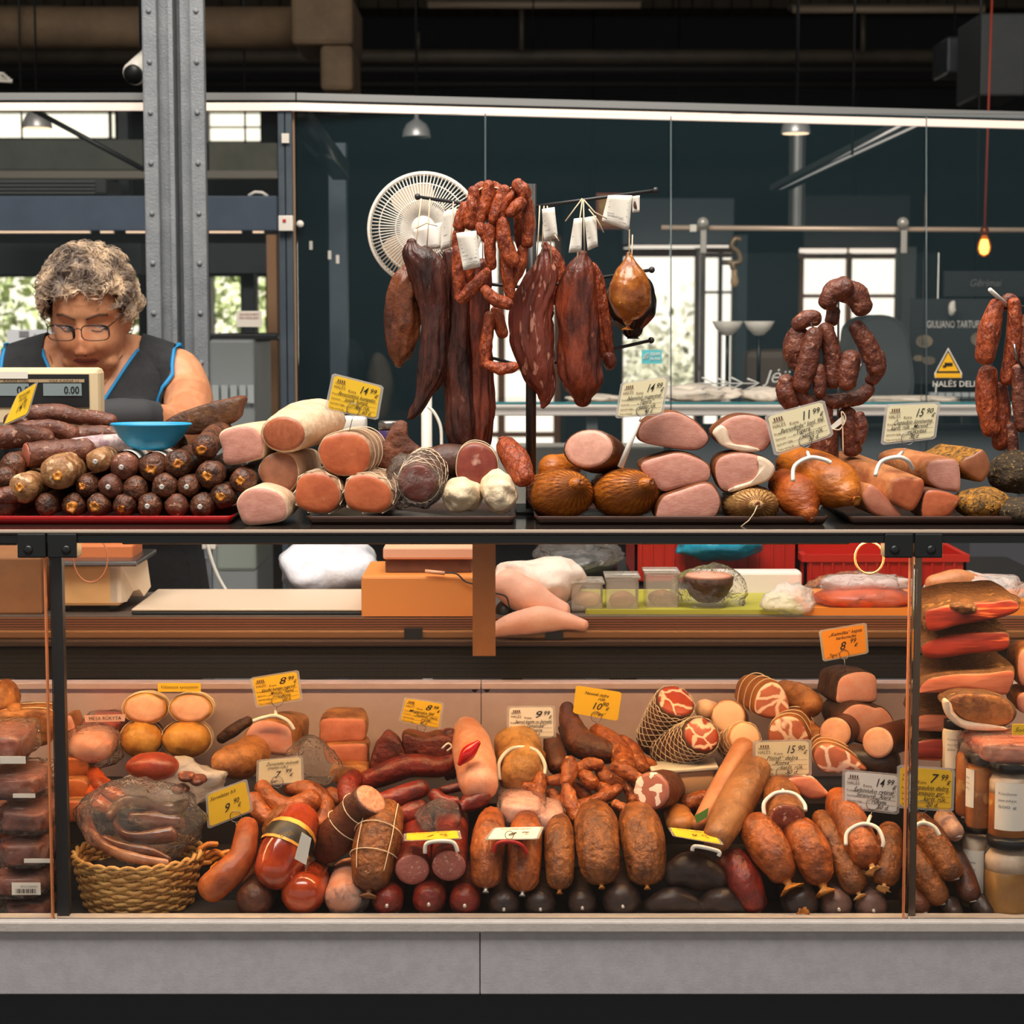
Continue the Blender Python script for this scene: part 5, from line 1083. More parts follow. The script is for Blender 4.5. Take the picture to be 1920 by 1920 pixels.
# ------------------------------------------------------------ price cards
yellow = C('card_yellow', (244,196,44), .55); orange_c = C('card_orange', (236,150,36), .55); cream_c = C('card_cream', (238,226,186), .55); white_c = C('card_white', (238,232,222), .55)
lam = film('laminate', (245,235,225), .35, .1, .3, 0); ink = C('handwriting_ink', (26,24,26), .6); pale_ink = C('printed_ink', (110,70,50), .6)
def card(lab, c4, Y, paper, price, words, kind='form', ring=None, arch=None, stem=None, archm=None, Ys=None, sleeve=True):
    """c4: TL TR BR BL pixels.  arch: list of pixel points of the round holder"""
    Ys = Ys or (Y,)*4
    q = [P(x, y, yy) for (x, y), yy in zip(c4, Ys)]; n = (q[1]-q[0]).cross(q[3]-q[0]).normalized()
    if n.y > .15 or (abs(n.y) <= .15 and n.z < 0): n = -n
    def f(u, v, o=.0009): return (q[3]*(1-u)+q[2]*u)*(1-v)+(q[0]*(1-u)+q[1]*u)*v+n*o
    t = thing('price_card', lab, 'price card', (q[3]+q[2])/2)
    def sheet_(e, o, th):
        bm = BM(); r = .05
        pts = [(e+r,e),(1-e-r,e),(1-e,e+r),(1-e,1-e-r),(1-e-r,1-e),(e+r,1-e),(e,1-e-r),(e,e+r)]
        A = [f(u, v, o) for u, v in pts]; skin(bm, [A, [p-n*th for p in A]]); return bm
    obj('paper', sheet_(.0 if not sleeve else .05, 0, .0005), paper, t, False)
    if sleeve: obj('plastic_sleeve', sheet_(-.0, -.0006, .0006), lam, t, False)
    bm = BM(); g = lambda u, v: f(.06+u*.88, .06+v*.88)
    if kind == 'form':
        put_text(bm, g, 'HALĖS', .03, .66, .13, .24); put_text(bm, g, 'Kaina', .34, .62, .12, .17)
        for v_ in (.80,.83): bm.faces.new([bm.verts.new(g(u, w)) for u, w in ((.04,v_),(.26,v_),(.26,v_+.012),(.04,v_+.012))])
        for k in range(4): bm.faces.new([bm.verts.new(g(u, w)) for u, w in ((.08+.045*k,.85),(.105+.045*k,.85),(.105+.045*k,.93),(.08+.045*k,.93))])
        for k, s_ in enumerate(('Produktas','Gamintojas','Apdorojimo būdas','Tinka vartoti iki')):
            v_ = .46-.145*k; put_text(bm, g, s_, .02, v_, .09, .2 if k < 2 else .3)
            bm.faces.new([bm.verts.new(g(u, w)) for u, w in ((.24,v_-.01),(.98,v_-.01),(.98,v_-.002),(.24,v_-.002))])
        obj('printed_form', bm, pale_ink, t, False)
        bm = BM(); a, b = price; put_text(bm, g, a, .56, .66, .34, .2, .35, .004); put_text(bm, g, b, .78, .74, .22, .16, .35, .004); put_text(bm, g, '€', .9, .58, .22, .09, .3, .004)
        for k, (s_, u, w_) in enumerate(words): put_text(bm, g, s_, u, .47-.145*k, .17, w_, .45, .003)
    else:
        bm.free(); bm = BM(); a, b = price; n_ = len(words)
        for k, (s_, u, w_) in enumerate(words): put_text(bm, g, s_, u, (.78 if k < 2 or n_ < 3 else .12+.7)-.16*k if k < 2 else .04, .17, w_, .45, .003)
        put_text(bm, g, a, .36, .24, .4, .1*len(a)+.08, .35, .006); put_text(bm, g, b, .62, .42, .24, .17, .35, .005); put_text(bm, g, '€', .72, .22, .24, .1, .3, .005)
    obj('handwriting', bm, ink, t, False)
    cm = archm or white_pl
    if ring:
        x, y, r = ring; Yr = min(Ys)-.002; s = S(Yr); cc = P(x, y, Yr); k_ = 20
        wb = BM(); wire(wb, [cc+Vector((cos(2*pi*i/k_)*r*s, 0, sin(2*pi*i/k_)*r*s)) for i in range(k_)], .0006, 5, True)
        if stem: wire(wb, [P(x, y+r, Yr)]+[P(a_, b_, c_) for a_, b_, c_ in stem], .0007, 5)
        obj('wire_clip', wb, steel, t)
    if arch:
        arch = [(x_, y_, d_-.028) for x_, y_, d_ in arch]; pts = cat([P(*a_) for a_ in arch], 5); obj('holder_band', wire(BM(), [p for p in pts], .0033, 8), cm, t)
        if stem:
            a_ = stem[-1]; k = arch[len(arch)//2]; obj('holder_stem', bar(BM(), P(*a_), P(*k), .0028, 8), cm, t)
    return t
W = lambda *a: list(a)
card('yellow 14.99 price card on the shelf above the large pale ham', [(623,699),(720,724),(709,788),(608,769)], .10, yellow, ('14','99'), W(('Prosciuttinis kumpelio',.14,.8),('suvalk. kumpis',.3,.5),('apd. rūk.',.55,.3),('60 d.',.7,.2)), ring=(662,768,12), stem=[(654,812,.10)])
card('pale 14.99 price card with white stick above the stacked ham slices', [(1164,717),(1255,704),(1244,778),(1153,785)], .09, cream_c, ('14','99'), W(('Naminis nugarinė',.14,.8),('„Tigera“',.4,.4),('karšto rūk.',.45,.4),('45 d.',.6,.2)), ring=(1203,771,10), stem=[(1197,792,.09)])
t = bpy.data.objects['price_card.001']; obj('white_stick', bar(BM(), P(1198,790,.09), P(1163,876,.095), .0035, 8, r2=.0048), white_pl, t)
card('cream 11.99 price card tilted up beside the brown sausage bundle', [(1433,779),(1546,749),(1564,817),(1452,856)], .10, cream_c, ('11','99'), W(('„Petruvėnės“ šonl. filė',.1,.86),('„Tigera“',.35,.4),('karšto rūk.',.5,.4),('30 d.',.6,.2)), ring=(1510,827,12), stem=[(1514,848,.09)], arch=[(1487,902,.075),(1490,874,.085),(1518,858,.09),(1546,862,.09),(1558,868,.09)])
card('cream 15.90 price card on the right above the cut loins', [(1660,758),(1764,753),(1755,823),(1651,835)], .10, cream_c, ('15','90'), W(('Čepaukio šoninuma',.14,.8),('karšt. rūk. „Marenė“',.1,.82),('rūkytas',.45,.4),('30 d.',.5,.2)), ring=(1702,822,12), stem=[(1692,848,.09)], arch=[(1641,892,.075),(1652,866,.085),(1682,857,.08),(1702,864,.085),(1711,880,.10)])
card('yellow price card seen at a steep angle at the left edge of the pile', [(32,738),(71,714),(52,778),(4,800)], .13, yellow, ('14','99'), W(('Naminė dešra',.2,.6),('karšt.',.3,.4)), kind='plain', Ys=(.17,.12,.12,.17))
card('yellow 8.99 price card upper left inside the case above the arched ham', [(468,1271),(560,1256),(568,1313),(480,1328)], .36, yellow, ('8','99'), W(('Kiaulės kumpio nugarinė',.14,.8),('„Matiušų“ Namai',.3,.6),('rūkyta',.5,.3),('30 d.',.6,.2)), ring=(520,1314,11), stem=[(517,1332,.34)], arch=[(474,1352,.33),(492,1346,.33),(517,1342,.33),(540,1352,.33),(551,1368,.33)])
card('yellow 8.99 price card above the dark red smoked slabs', [(758,1307),(833,1318),(825,1369),(747,1353)], .38, yellow, ('8','99'), W(('Mogansko filė',.14,.7),('„Šiaulienė“ mens.',.3,.65),('rūk.',.5,.3),('45 d.',.5,.2)), ring=(790,1365,8), stem=[(790,1380,.38)])
card('white 9.99 price card above the tan loaf with round holder', [(950,1324),(1041,1323),(1043,1385),(950,1385)], .34, white_c, ('9','99'), W(('Senoji kepta su žemaiti.',.12,.86),('„Žemaitukė“',.34,.5),('kepta',.5,.25),('45 d.',.5,.2)), ring=(984,1376,9), stem=[(983,1395,.32)], arch=[(937,1462,.27),(936,1430,.28),(955,1406,.29),(980,1401,.29),(1006,1408,.29),(1021,1432,.28),(1021,1452,.27)])
card('plain yellow 10.90 price card above the orange bulky sausages', [(1080,1285),(1166,1298),(1158,1352),(1074,1337)], .38, yellow, ('10','90'), W(('Naminė dešra',.16,.6),('rūk.',.5,.2),('„Tigra“',.45,.3)), kind='plain', ring=(1118,1344,10), stem=[(1101,1388,.37)], sleeve=False)
card('cream 7.99 price card below the arched ham', [(481,1425),(568,1417),(570,1468),(480,1476)], .22, cream_c, ('7','99'), W(('Žemaitiški dešrelė',.16,.8),('(maišto rūk.)',.2,.5),('„Klaip. Gėlė“',.05,.4)), kind='plain', ring=(520,1466,11), stem=[(524,1482,.22)])
card('plain yellow 9.90 price card beside the wicker basket', [(385,1489),(463,1460),(475,1521),(389,1555)], .16, yellow, ('9','90'), W(('Servelatas b/s',.04,.7)), kind='plain', ring=(442,1531,11), stem=[(446,1560,.15)])
card('cream 15.90 price card in the middle of the case by the cut coppas', [(1411,1389),(1522,1386),(1522,1456),(1412,1459)], .20, cream_c, ('15','90'), W(('„Pitinė“ dešra',.14,.66),('„Ristva“',.3,.4),('karšt. rūk.',.45,.45),('30 d.',.55,.25)), ring=(1467,1449,12), stem=[(1467,1466,.19)], arch=[(1435,1535,.13),(1432,1508,.14),(1448,1490,.15),(1468,1485,.15),(1492,1490,.15),(1508,1508,.14),(1510,1520,.13)])
card('white 14.99 price card beside the steel upright of the case', [(1579,1442),(1690,1452),(1686,1528),(1579,1516)], .12, white_c, ('14','99'), W(('Šaltiniuko rytinė',.14,.8),('Stranusė „Alera“',.2,.75),('rūkyta',.5,.3),('60 d.',.6,.25)), ring=(1636,1507,12), stem=[(1632,1530,.11)], arch=[(1586,1585,.09),(1588,1562,.10),(1606,1548,.105),(1626,1545,.105),(1646,1554,.10),(1656,1576,.09),(1655,1588,.088)])
card('yellow 7.99 price card right of the steel upright near the jars', [(1682,1434),(1791,1441),(1788,1523),(1682,1515)], .10, yellow, ('7','99'), W(('Čepaukio dešra',.2,.75),('„Ranaujo gir.“',.2,.75),('karšt. rūk.',.45,.45),('30 d.',.5,.25)), ring=(1729,1512,12), stem=[(1731,1538,.095)], arch=[(1712,1556,.09),(1722,1545,.095),(1735,1543,.095),(1752,1551,.09),(1762,1566,.085)])
card('orange 8.99 price card standing above the pink ham at upper right of the case', [(1535,1182),(1625,1167),(1629,1225),(1543,1241)], .36, orange_c, ('8','99'), W(('„Kaimiška“ kepta',.14,.8),('karbonadas',.3,.5),('„Tigra“',.05,.3)), kind='plain', ring=(1583,1227,9), stem=[(1586,1260,.36)])
# cards lying nearly flat
card('yellow price card lying flat over the two pink sausage slices', [(757,1562),(862,1556),(866,1572),(757,1576)], .14, yellow, ('7','99'), W(('Daktariška dešra',.1,.7)), kind='plain', Ys=(.08,.08,.03,.03), arch=[(797,1600,.055),(800,1582,.055),(825,1577,.055),(850,1580,.055),(858,1597,.055)])
card('white price card lying flat above the red holder', [(925,1551),(1020,1549),(1010,1573),(908,1574)], .13, white_c, ('8','99'), W(('Naminė virta',.1,.7)), kind='plain', Ys=(.075,.075,.022,.022), ring=(955,1566,8), arch=[(926,1598,.05),(932,1582,.05),(955,1578,.05),(978,1585,.05),(988,1602,.05)], archm=C('holder_red', (170,20,16), .4))
card('yellow price card lying flat beside the dark loaf', [(1252,1550),(1340,1560),(1358,1584),(1262,1567)], .14, yellow, ('9','99'), W(('Kaimiška',.1,.7)), kind='plain', Ys=(.075,.075,.022,.022), arch=[(1298,1595,.05),(1302,1587,.05),(1325,1590,.05),(1348,1597,.05),(1347,1605,.05)])
# ------------------------------------------------------------ lower case: materials
boil = C('casing_boiled', (178,92,40), .38, (130,56,26), 18, .3)
cas_or = C('casing_orange', (176,92,36), .38, (114,54,20), 26, .7, 90)
cas_br = C('casing_brown_smoked', (152,88,36), .42, (94,50,22), 28, .8, 110)
cas_dk = C('casing_dark_smoked', (104,52,26), .45, (72,38,24), 26, .45, 110)
cas_black = C('casing_blackish', (62,42,34), .4, (42,30,26), 20, .3)
cas_red = C('casing_red', (134,38,22), .35, (84,26,16), 24, .6)
cas_gloss = C('casing_gloss_red', (180,70,30), .14, (136,44,20), 12, coat=.6)
pinkish = C('casing_pink', (214,160,136), .45, (204,132,98), 18, .3)
ch_or = C('chunky_links', (184,100,44), .36, (126,58,26), 50, 1, 80, c3=(218,156,100), sc3=80, th3=.64)
bol_cut = C('bologna_cut', (214,132,116), .5, (196,112,98), 120, c3=(236,190,176), sc3=180, th3=.6)
dry_cut = C('grainy_cut', (216,160,130), .5, (180,110,84), 140)
wh_cut = C('pale_sausage_cut', (238,198,164), .45, (228,184,150), 12)
mosaic = marble('mosaic_cut', (196,116,92), (246,226,206), 85, .1, kind='cell', thr=.36)
poultry = C('poultry_cut', (238,186,154), .45, (222,160,128), 26, c3=(200,110,80), sc3=26, th3=.68)
hamp = C('case_ham_pink', (224,166,150), .42, (222,148,126), 40)
crust_or = C('crust_orange', (178,116,60), .5, (122,70,34), 24, .9, 50, c3=(110,58,24), sc3=30, th3=.66)
crust_dk = C('crust_dark', (90,54,30), .6, (56,34,22), 40, .9, 70)
def sa(lab, pts, m, **k):
    k['lump'] = k.get('lump', .05)*1.7; k.setdefault('crease', .05); return sausage(k.pop('name', 'sausage'), lab, k.pop('cat_', 'sausage'), pts, m, **k)
# left compartment
packm = C('pack_meat', (142,76,58), .4, (110,54,42), 24, .3, c3=(190,130,110), sc3=30, th3=.66)
def vac(lab, x0, y0, x1, y1, Y, m, th=.02, sd=0, lbl=None):
    t = thing('vacuum_pack', lab, 'packed meat', P((x0+x1)/2, y1, Y)); cx, cy = (x0+x1)/2, (y0+y1)/2; s = S(Y)
    obj('meat', pblob(cx, cy, (x1-x0)*.42, (y1-y0)*.38, Y+.05, .07, lump=.14, lf=30, seed=sd, boxy=.45), m, t)
    obj('plastic_film', pblob(cx, cy, (x1-x0)*.5, (y1-y0)*.48, Y+.05, .08, lump=.12, lf=50, seed=sd+50, sharp=True, boxy=.5, sub=5), bag_m, t)
    if lbl:
        a, b, c_, d = lbl; bm = pb(a, b, c_, d, Y-.04, .0008); l_ = obj('label', bm, white_pt, t, False)
        if (d-b) > 16:
            f = quadmap([P(a,b,Y-.041),P(c_,b,Y-.041),P(c_,d,Y-.041),P(a,d,Y-.041)]); bm = BM(); put_text(bm, f, 'MĖSOS GAMINYS', .3, .62, .2, .6)
            for k in range(14): bm.faces.new([bm.verts.new(f(u, v)) for u, v in ((.15+.05*k,.15),(.165+.05*k+.01*(k % 3),.15),(.165+.05*k+.01*(k % 3),.5),(.15+.05*k,.5))])
            obj('barcode', bm, ink, t, False)
    return t
for i, (x0,y0,x1,y1,lbl,lab) in enumerate(((-30,1355,66,1420,(0,1418,48,1432),'top vacuum pack of dark meat in the left compartment'),(-40,1432,98,1488,(24,1488,66,1496),'second vacuum pack from the top in the left compartment'),(8,1492,112,1552,None,'third vacuum pack with pale fat edge in the left compartment'),(8,1552,110,1614,(45,1610,100,1618),'fourth vacuum pack, flat and pale, in the left compartment'),(-10,1614,110,1668,(22,1655,76,1678),'fifth vacuum pack with barcode label in the left compartment'),(15,1668,112,1722,None,'lowest vacuum pack in the left compartment'))):
    vac(lab, x0, y0, x1, y1, .09, packm, sd=i, lbl=lbl)
    if i > 0: vac(lab+', deeper one behind it', x0-70, y0+5, x0+15, y1, .2, packm, sd=i+9)
slab('smoked_block', 'orange smoked block under string in the left compartment', 'smoked meat', [(-20,1345),(40,1332),(95,1338),(96,1385),(70,1400),(-20,1400)], .25, .12, crust_or, crust_or, lump=.06, strings=2, strm=twine)
solo('smoked_lump', pblob(12, 1310, 26, 36, .3, .04, lump=.2, lf=30, seed=31), crust_or, 'knobbly orange smoked lump at the left edge of the case', 'smoked meat')
solo('smoked_lump', pblob(30, 1330, 16, 12, .27, .02, lump=.2, lf=30, seed=32), crust_or, 'small orange knob beside the lump at the left edge', 'smoked meat')
# between post and rolled hams
slab('ham_slab', 'thin pink cut slab leaning right of the dark upright', 'ham', [(120,1350),(134,1342),(146,1385),(143,1402),(120,1400)], .35, .08, crust_or, hamp)
t = vac('red labelled flat pack lying behind the pink bagged ham', 155, 1340, 236, 1372, .40, C('pack_red', (200,60,40), .4), sd=21); 
f = quadmap([P(158,1341,.30),P(236,1339,.30),P(234,1352,.30),P(160,1354,.30)]); bm = BM(); q = [f(0,0),f(1,0),f(1,1),f(0,1)]; skin(bm, [q,[p+Vector((0,.0008,0)) for p in q]]); obj('label', bm, C('label_pink', (228,180,164), .5), t, False); bm = BM(); put_text(bm, quadmap([P(158,1341,.299),P(236,1339,.299),P(234,1352,.299),P(160,1354,.299)]), 'MĖSA RŪKYTA', .1, .25, .7, .8); obj('lettering', bm, ink, t, False)
sausage('bagged_ham', 'pink ham in plastic left of the rolled hams', 'ham', [(170,1400,42,.28),(180,1392,44,.36)], hamp, sq=.75, lump=.05)
solo('plastic_bag', pblob(176, 1398, 58, 40, .30, .06, lump=.28, lf=20, seed=44, sharp=True), bag_m, 'clear bag around the pink ham left of the rolled hams', 'bag')
for i,(y0,lab) in enumerate(((1425,'upper orange smoked slab right of the dark upright'),(1465,'middle orange smoked slab right of the dark upright'),(1505,'lower orange smoked slab right of the dark upright'))):
    slab('smoked_slab', lab, 'smoked meat', [(118,y0),(150,y0-4),(166,y0+6),(160,y0+32),(118,y0+35)], .26-.03*i, .1, crust_or, C('slab_orange', (206,112,48), .45, (180,88,36), 20), lump=.05)
# rolled hams
for x, y, rx, ry, cutm, lab in ((272,1328,42,29,poultry,'upper left one of the four rolled hams, pale peach cut end'),(358,1328,40,28,poultry,'upper right one of the four rolled hams, peach cut end'),(265,1386,40,36,None,'lower left one of the four rolled hams, yellow tied end'),(349,1386,46,36,None,'lower right one of the four rolled hams, yellow tied end')):
    sausage('rolled_ham', lab, 'rolled ham', [(x, y, rx, .33), (x+4, y-3, rx, .40), (x+6, y-6, rx*.92, .45)], C('rolled_casing', (214,160,74), .4, (180,120,48), 20, .3), sq=ry/rx, ends=('cut' if cutm else 'round','round'), cut=cutm, hoops=(.15,.35,.6), strm=twine, lump=.07, crease=.05, pleat=.12, net=twine if not cutm else None, cells=5, turns=.01, cutin=.92)
t = sheet('price_label', 296, 1281, 376, 1297, .325, yellow, 'yellow handwritten label on top of the rolled hams', 'label', [('Vištienos vyniotinis', .05, .4, .5, .9, .4)], ink)
solo('smoked_fillet', pblob(287, 1436, 52, 27, .20, .03, lump=.08, lf=20, seed=41), C('fillet_red', (164,62,30), .35, (120,40,20), 16, .4), 'bright red-orange smoked fillet leaning above the basket', 'smoked meat')
solo('plastic_sheet', pblob(330, 1468, 95, 44, .22, .04, lump=.35, lf=14, seed=46, sharp=True), bag_w, 'crumpled milky plastic sheet behind the red-orange fillet', 'plastic')
for i, (x, y) in enumerate(((350,1455),(372,1462),(340,1478))): solo('meat_scrap', pblob(x, y, 18, 10, .17, .02, lump=.3, lf=40, seed=i+60), link_br, ('topmost brown meat scrap on the plastic beside the red-orange fillet','rightmost brown meat scrap on the plastic','lowest brown meat scrap on the plastic')[i], 'meat')
# bag of smoked ears / strips in basket
strip = C('smoked_strip', (116,62,38), .22, (74,38,26), 16, .3, coat=.5); strip_r = C('smoked_strip_red', (190,84,34), .25, (140,52,24), 16, .3, coat=.4)
ST = [([(175,1448,14),(190,1470,18),(215,1488,14),(240,1498,10)],strip_r,'orange-red smoked strip at the top left of the basket bag'),([(168,1475,12),(178,1500,16),(205,1515,14)],strip_r,'red-brown strip below the top left one in the basket bag'),([(230,1480,14),(265,1478,18),(305,1500,14)],strip_r,'red smoked strip curling along the top of the basket bag'),([(205,1530,10),(230,1505,12),(275,1505,14),(320,1520,16),(345,1510,14)],strip,'long dark glossy strip arching across the basket bag'),([(160,1520,10),(166,1555,14),(190,1585,12)],strip,'dark strip hanging down at the left of the basket bag'),([(215,1525,8),(218,1550,8),(240,1568,10),(280,1570,14),(320,1565,16)],strip,'dark looped strip in the middle of the basket bag'),([(170,1560,8),(200,1590,10),(250,1608,10),(310,1618,8)],C('strip_pale', (196,140,104), .3, (120,66,44), 12, coat=.4),'pale-edged strip running along the basket rim'),([(195,1575,10),(235,1592,13),(285,1600,12),(315,1612,8)],strip,'glossy dark strip just above the basket rim'),([(250,1535,14),(290,1540,20),(335,1545,18)],strip,'thick dark smoked piece at the right of the basket bag')]
for i, (p, m_, lab) in enumerate(ST):
    sausage('smoked_strip', lab, 'smoked meat', [(x, y, r, .085+.012*(i % 3)+(.0012*(1600-y))) for x, y, r in p], m_, lump=.15, lf=30, sq=.8)
solo('plastic_bag', pblob(262, 1540, 118, 78, .14, .075, lump=.22, lf=14, seed=47, sharp=True), bag_m, 'large clear plastic bag of smoked strips in the wicker basket', 'bag')
# wicker basket
wick = C('wicker', (206,160,92), .55, (170,120,62), 30, .4); cx, cy, cz = P(258,1715,.13).x, .145, .602
t = thing('wicker_basket', 'pale wicker basket holding the bag of smoked strips', 'basket', (cx, cy, cz))
s = S(.13); ztop = P(258,1618,.10).z; hb_ = ztop-cz; bm = BM(); ns = 26
for k in range(ns):
    an = 2*pi*k/ns; wire(bm, [(cx+cos(an)*(98+20*q)*s, cy+sin(an)*(.088+.018*q), cz+hb_*q) for q in (0,.25,.5,.75,1)], .0022, 6)
obj('stakes', bm, wick, t)
for j in range(11):
    q = (j+.3)/11; bm = BM(); n = ns*4; wire(bm, [(cx+cos(2*pi*i/n)*((98+20*q)*s+.0032*cos(pi*i/4*1.0+pi*j)), cy+sin(2*pi*i/n)*(.088+.018*q+.0032*cos(pi*i/4+pi*j)), cz+hb_*q+.0012*sin(i*1.7+j)) for i in range(n)], .0041, 6, True); obj('weave_row', bm, wick, t)
bm = BM(); n = 90
for o_ in (0, pi): wire(bm, [(cx+cos(2*pi*i/n)*(120*s+.003*cos(i*.9+o_)), cy+sin(2*pi*i/n)*(.108), cz+hb_+.005+.004*sin(i*.9+o_)) for i in range(n)], .0036, 6, True)
obj('rim', bm, wick, t)
bm = BM(); lathe(bm, (cx, cy, cz), [(0,0),(96*s,0),(96*s,.004),(0,.004)], 30, sq=.088/(98*s)); obj('base', bm, wick, t)
for i in range(9):
    x = 372+rnd.random()*48; y = 1585+rnd.random()*50
    sausage('small_dried_sausage', ('small golden dried stick lying behind the basket rim, number'[:-8]+' '+['leftmost','second along','near the top','in the middle','crossing others','lowest','beside the plastic','closest to the curved sausage','half hidden'][i]), 'sausage', [(x-16, y+8, 5, .14+i*.004), (x, y-2, 6, .142+i*.004), (x+16, y-8+rnd.random()*16, 5, .145+i*.004)], C('stick_gold', (220,140,44), .4, (190,100,30), 40, .3), seg=12, sub=3, group='golden dried sticks behind the basket')
# arched ham etc.
slab('cooked_ham', 'pink cooked ham half under the white arched holder', 'ham', [(454,1396),(469,1360),(495,1349),(527,1355),(547,1370),(549,1407),(540,1417),(505,1414),(469,1407)], .32, .11, crust_or, hamp, ax=.28, az=.05, bs=.75, rim=.95, lump=.06)
sausage('smoked_chicken_piece', 'golden roasted lump below left of the arched ham', 'smoked meat', [(420,1432,26,.24),(450,1425,36,.27),(475,1412,34,.3)], crust_or, lump=.12, lf=30)
sausage('smoked_sausage', 'dark smoked stick behind the golden roasted lump', 'smoked meat', [(415,1385,10,.38),(440,1368,12,.38),(465,1352,10,.39)], crust_dk, lump=.1)
slab('smoked_loin', 'upper of two stacked pink loin blocks in the case', 'smoked loin', [(600,1352),(615,1346),(660,1346),(684,1350),(687,1375),(680,1390),(650,1392),(604,1394),(599,1370)], .34, .1, crust_or, C('loin_case', (206,126,96), .4, (186,104,76), 30), rim=.95, az=.06)
slab('smoked_loin', 'lower of two stacked pink loin blocks in the case', 'smoked loin', [(606,1402),(620,1396),(660,1394),(688,1396),(690,1415),(686,1434),(650,1433),(616,1432)], .32, .1, crust_or, C('loin_case', (228,128,90), .4), rim=.95)
slab('smoked_loin', 'golden crusted block beneath the stacked pink loins', 'smoked loin', [(622,1440),(680,1436),(690,1450),(684,1470),(630,1470)], .28, .12, crust_or, crust_or)
solo('plastic_bag', pblob(588, 1428, 52, 45, .26, .045, lump=.28, lf=16, seed=51, sharp=True), bag_m, 'clear plastic bag between the arched ham and the loin blocks', 'bag')
# dark red slabs
redm = C('smoked_red', (120,44,28), .42, (72,26,18), 26, 1, 60)
slab('smoked_ribs', 'dark red smoked slab at the left of the red group', 'smoked meat', [(692,1455),(704,1400),(722,1376),(746,1388),(758,1420),(760,1452),(730,1462)], .30, .08, redm, redm, lump=.08)
slab('smoked_ribs', 'folded dark red smoked slab right below the yellow 8.99 card', 'smoked meat', [(755,1378),(790,1384),(828,1378),(850,1395),(856,1430),(850,1462),(800,1440),(760,1428)], .31, .08, redm, redm, lump=.1)
slab('smoked_ribs', 'dark red smoked slab leaning beside the pink long sausage', 'smoked meat', [(828,1376),(850,1370),(858,1400),(852,1450),(836,1466),(826,1420)], .33, .05, redm, redm, lump=.08)
solo('hook_bone', wire(BM(), [P(x,y,.29) for x,y in cat([(828,1404),(840,1394),(847,1400),(838,1408)],4)], .0018, 6), white_pl, 'small white hook in the dark red smoked slab', 'hook')
for p, m_, lab in (([(676,1470,18,.26),(720,1452,22,.26),(770,1436,23,.26),(822,1438,20,.27),(848,1428,16,.28)],cas_red,'long dark red sausage lying across below the red slabs'),
 ([(655,1500,18,.2),(652,1475,21,.22),(664,1458,17,.25)],cas_red,'curved red sausage end left of the cut grainy salami'),
 ([(706,1508,18,.19),(745,1496,22,.2),(790,1478,18,.21)],cas_red,'red sausage lying right behind the cut grainy salami'),
 ([(735,1538,16,.17),(765,1526,20,.17),(788,1512,14,.18)],cas_red,'short dark red sausage below the one behind the cut salami'),
 ([(815,1490,13,.19),(838,1506,16,.18),(880,1506,17,.18),(906,1490,17,.19),(880,1474,10,.22),(830,1482,9,.22)],cas_red,'small red horseshoe sausage below the pink long sausage'),
 ([(492,1476,16,.22),(512,1502,19,.2),(545,1514,20,.19),(585,1500,21,.19)],cas_or,'orange curved sausage just below the cream 7.99 card'),
 ([(545,1478,16,.23),(580,1482,20,.22),(600,1500,18,.21)],cas_or,'orange sausage behind the one below the cream 7.99 card'),
 ([(600,1490,16,.22),(612,1515,18,.2),(600,1545,17,.18)],cas_or,'orange sausage curving down left of the cut grainy salami'),
 ([(620,1488,14,.24),(636,1500,15,.23)],cas_or,'orange sausage tip touching the cut grainy salami'),
 ([(474,1500,18,.2),(490,1525,19,.18),(515,1545,18,.17)],cas_or,'orange sausage right of the plain yellow card'),
 ([(505,1558,16,.16),(530,1532,24,.16),(575,1535,24,.16)],cas_br,'brownish sausage lying above the glossy labelled one')):
    sa(lab, p, m_, lump=.03, pleat=.05)
# cut grainy salami + strung salami
sa('half salami with grainy pale cut end, tied with string', [(694,1500,36,.10),(664,1530,38,.12),(632,1566,38,.13),(612,1588,34,.14)], cas_dk, ends=('cut','round'), cut=dry_cut, lump=.03, hoops=(.25,.5), strm=twine, sq=.92, name='salami', cat_='salami')
t_, inf = sa('string-bound brown sausage pointing down to the front glass', [(696,1640,38,.055),(702,1600,45,.075),(712,1560,45,.10),(722,1532,38,.14)], cas_br, lump=.02, hoops=(.3,.62), strm=twine, tie=C('tie_dull', (150,100,60), .6), pleat=.08, name='salami', cat_='salami')
ps, rs, fr = inf
for s_ in (-1, 1):
    wb = BM(); pts = [p+(A*cos(-pi/2+s_*.7)+B*sin(-pi/2+s_*.7))*(r+.002) for p, r, (tt, A, B) in zip(ps, rs, fr)]; wire(wb, pts, .0009, 5); obj('string', wb, twine, t_)
# glossy labelled sausage
t_, inf = sa('glossy orange-red sausage with black and gold label', [(516,1632,42,.06),(530,1600,48,.08),(545,1570,48,.10),(560,1540,40,.13)], cas_gloss, lump=0, pleat=.03, name='labelled_sausage')
ps, rs, fr = inf
def band(i0, i1, a0, a1, m_, name, host, off=.0012):
    bm = BM(); R = []
    for i in range(i0, i1+1):
        tt, A, B = fr[i]; R.append([bm.verts.new(ps[i]+(A*cos(q)+B*sin(q))*(rs[i]+off)) for q in [radians(a0+(a1-a0)*j/16) for j in range(17)]])
    for a_, b_ in zip(R, R[1:]):
        for j in range(16): bm.faces.new((a_[j], a_[j+1], b_[j+1], b_[j]))
    return obj(name, bm, m_, host)
lb_ = band(8, 12, 0, 360, C('label_black', (34,30,26), .4), 'black_label', t_); band(7, 8, 0, 360, C('label_gold', (222,160,70), .4, metal=.3), 'gold_stripe', lb_, .0016); band(12, 13, 0, 360, C('label_gold', (222,160,70), .4), 'gold_stripe', lb_, .0016)
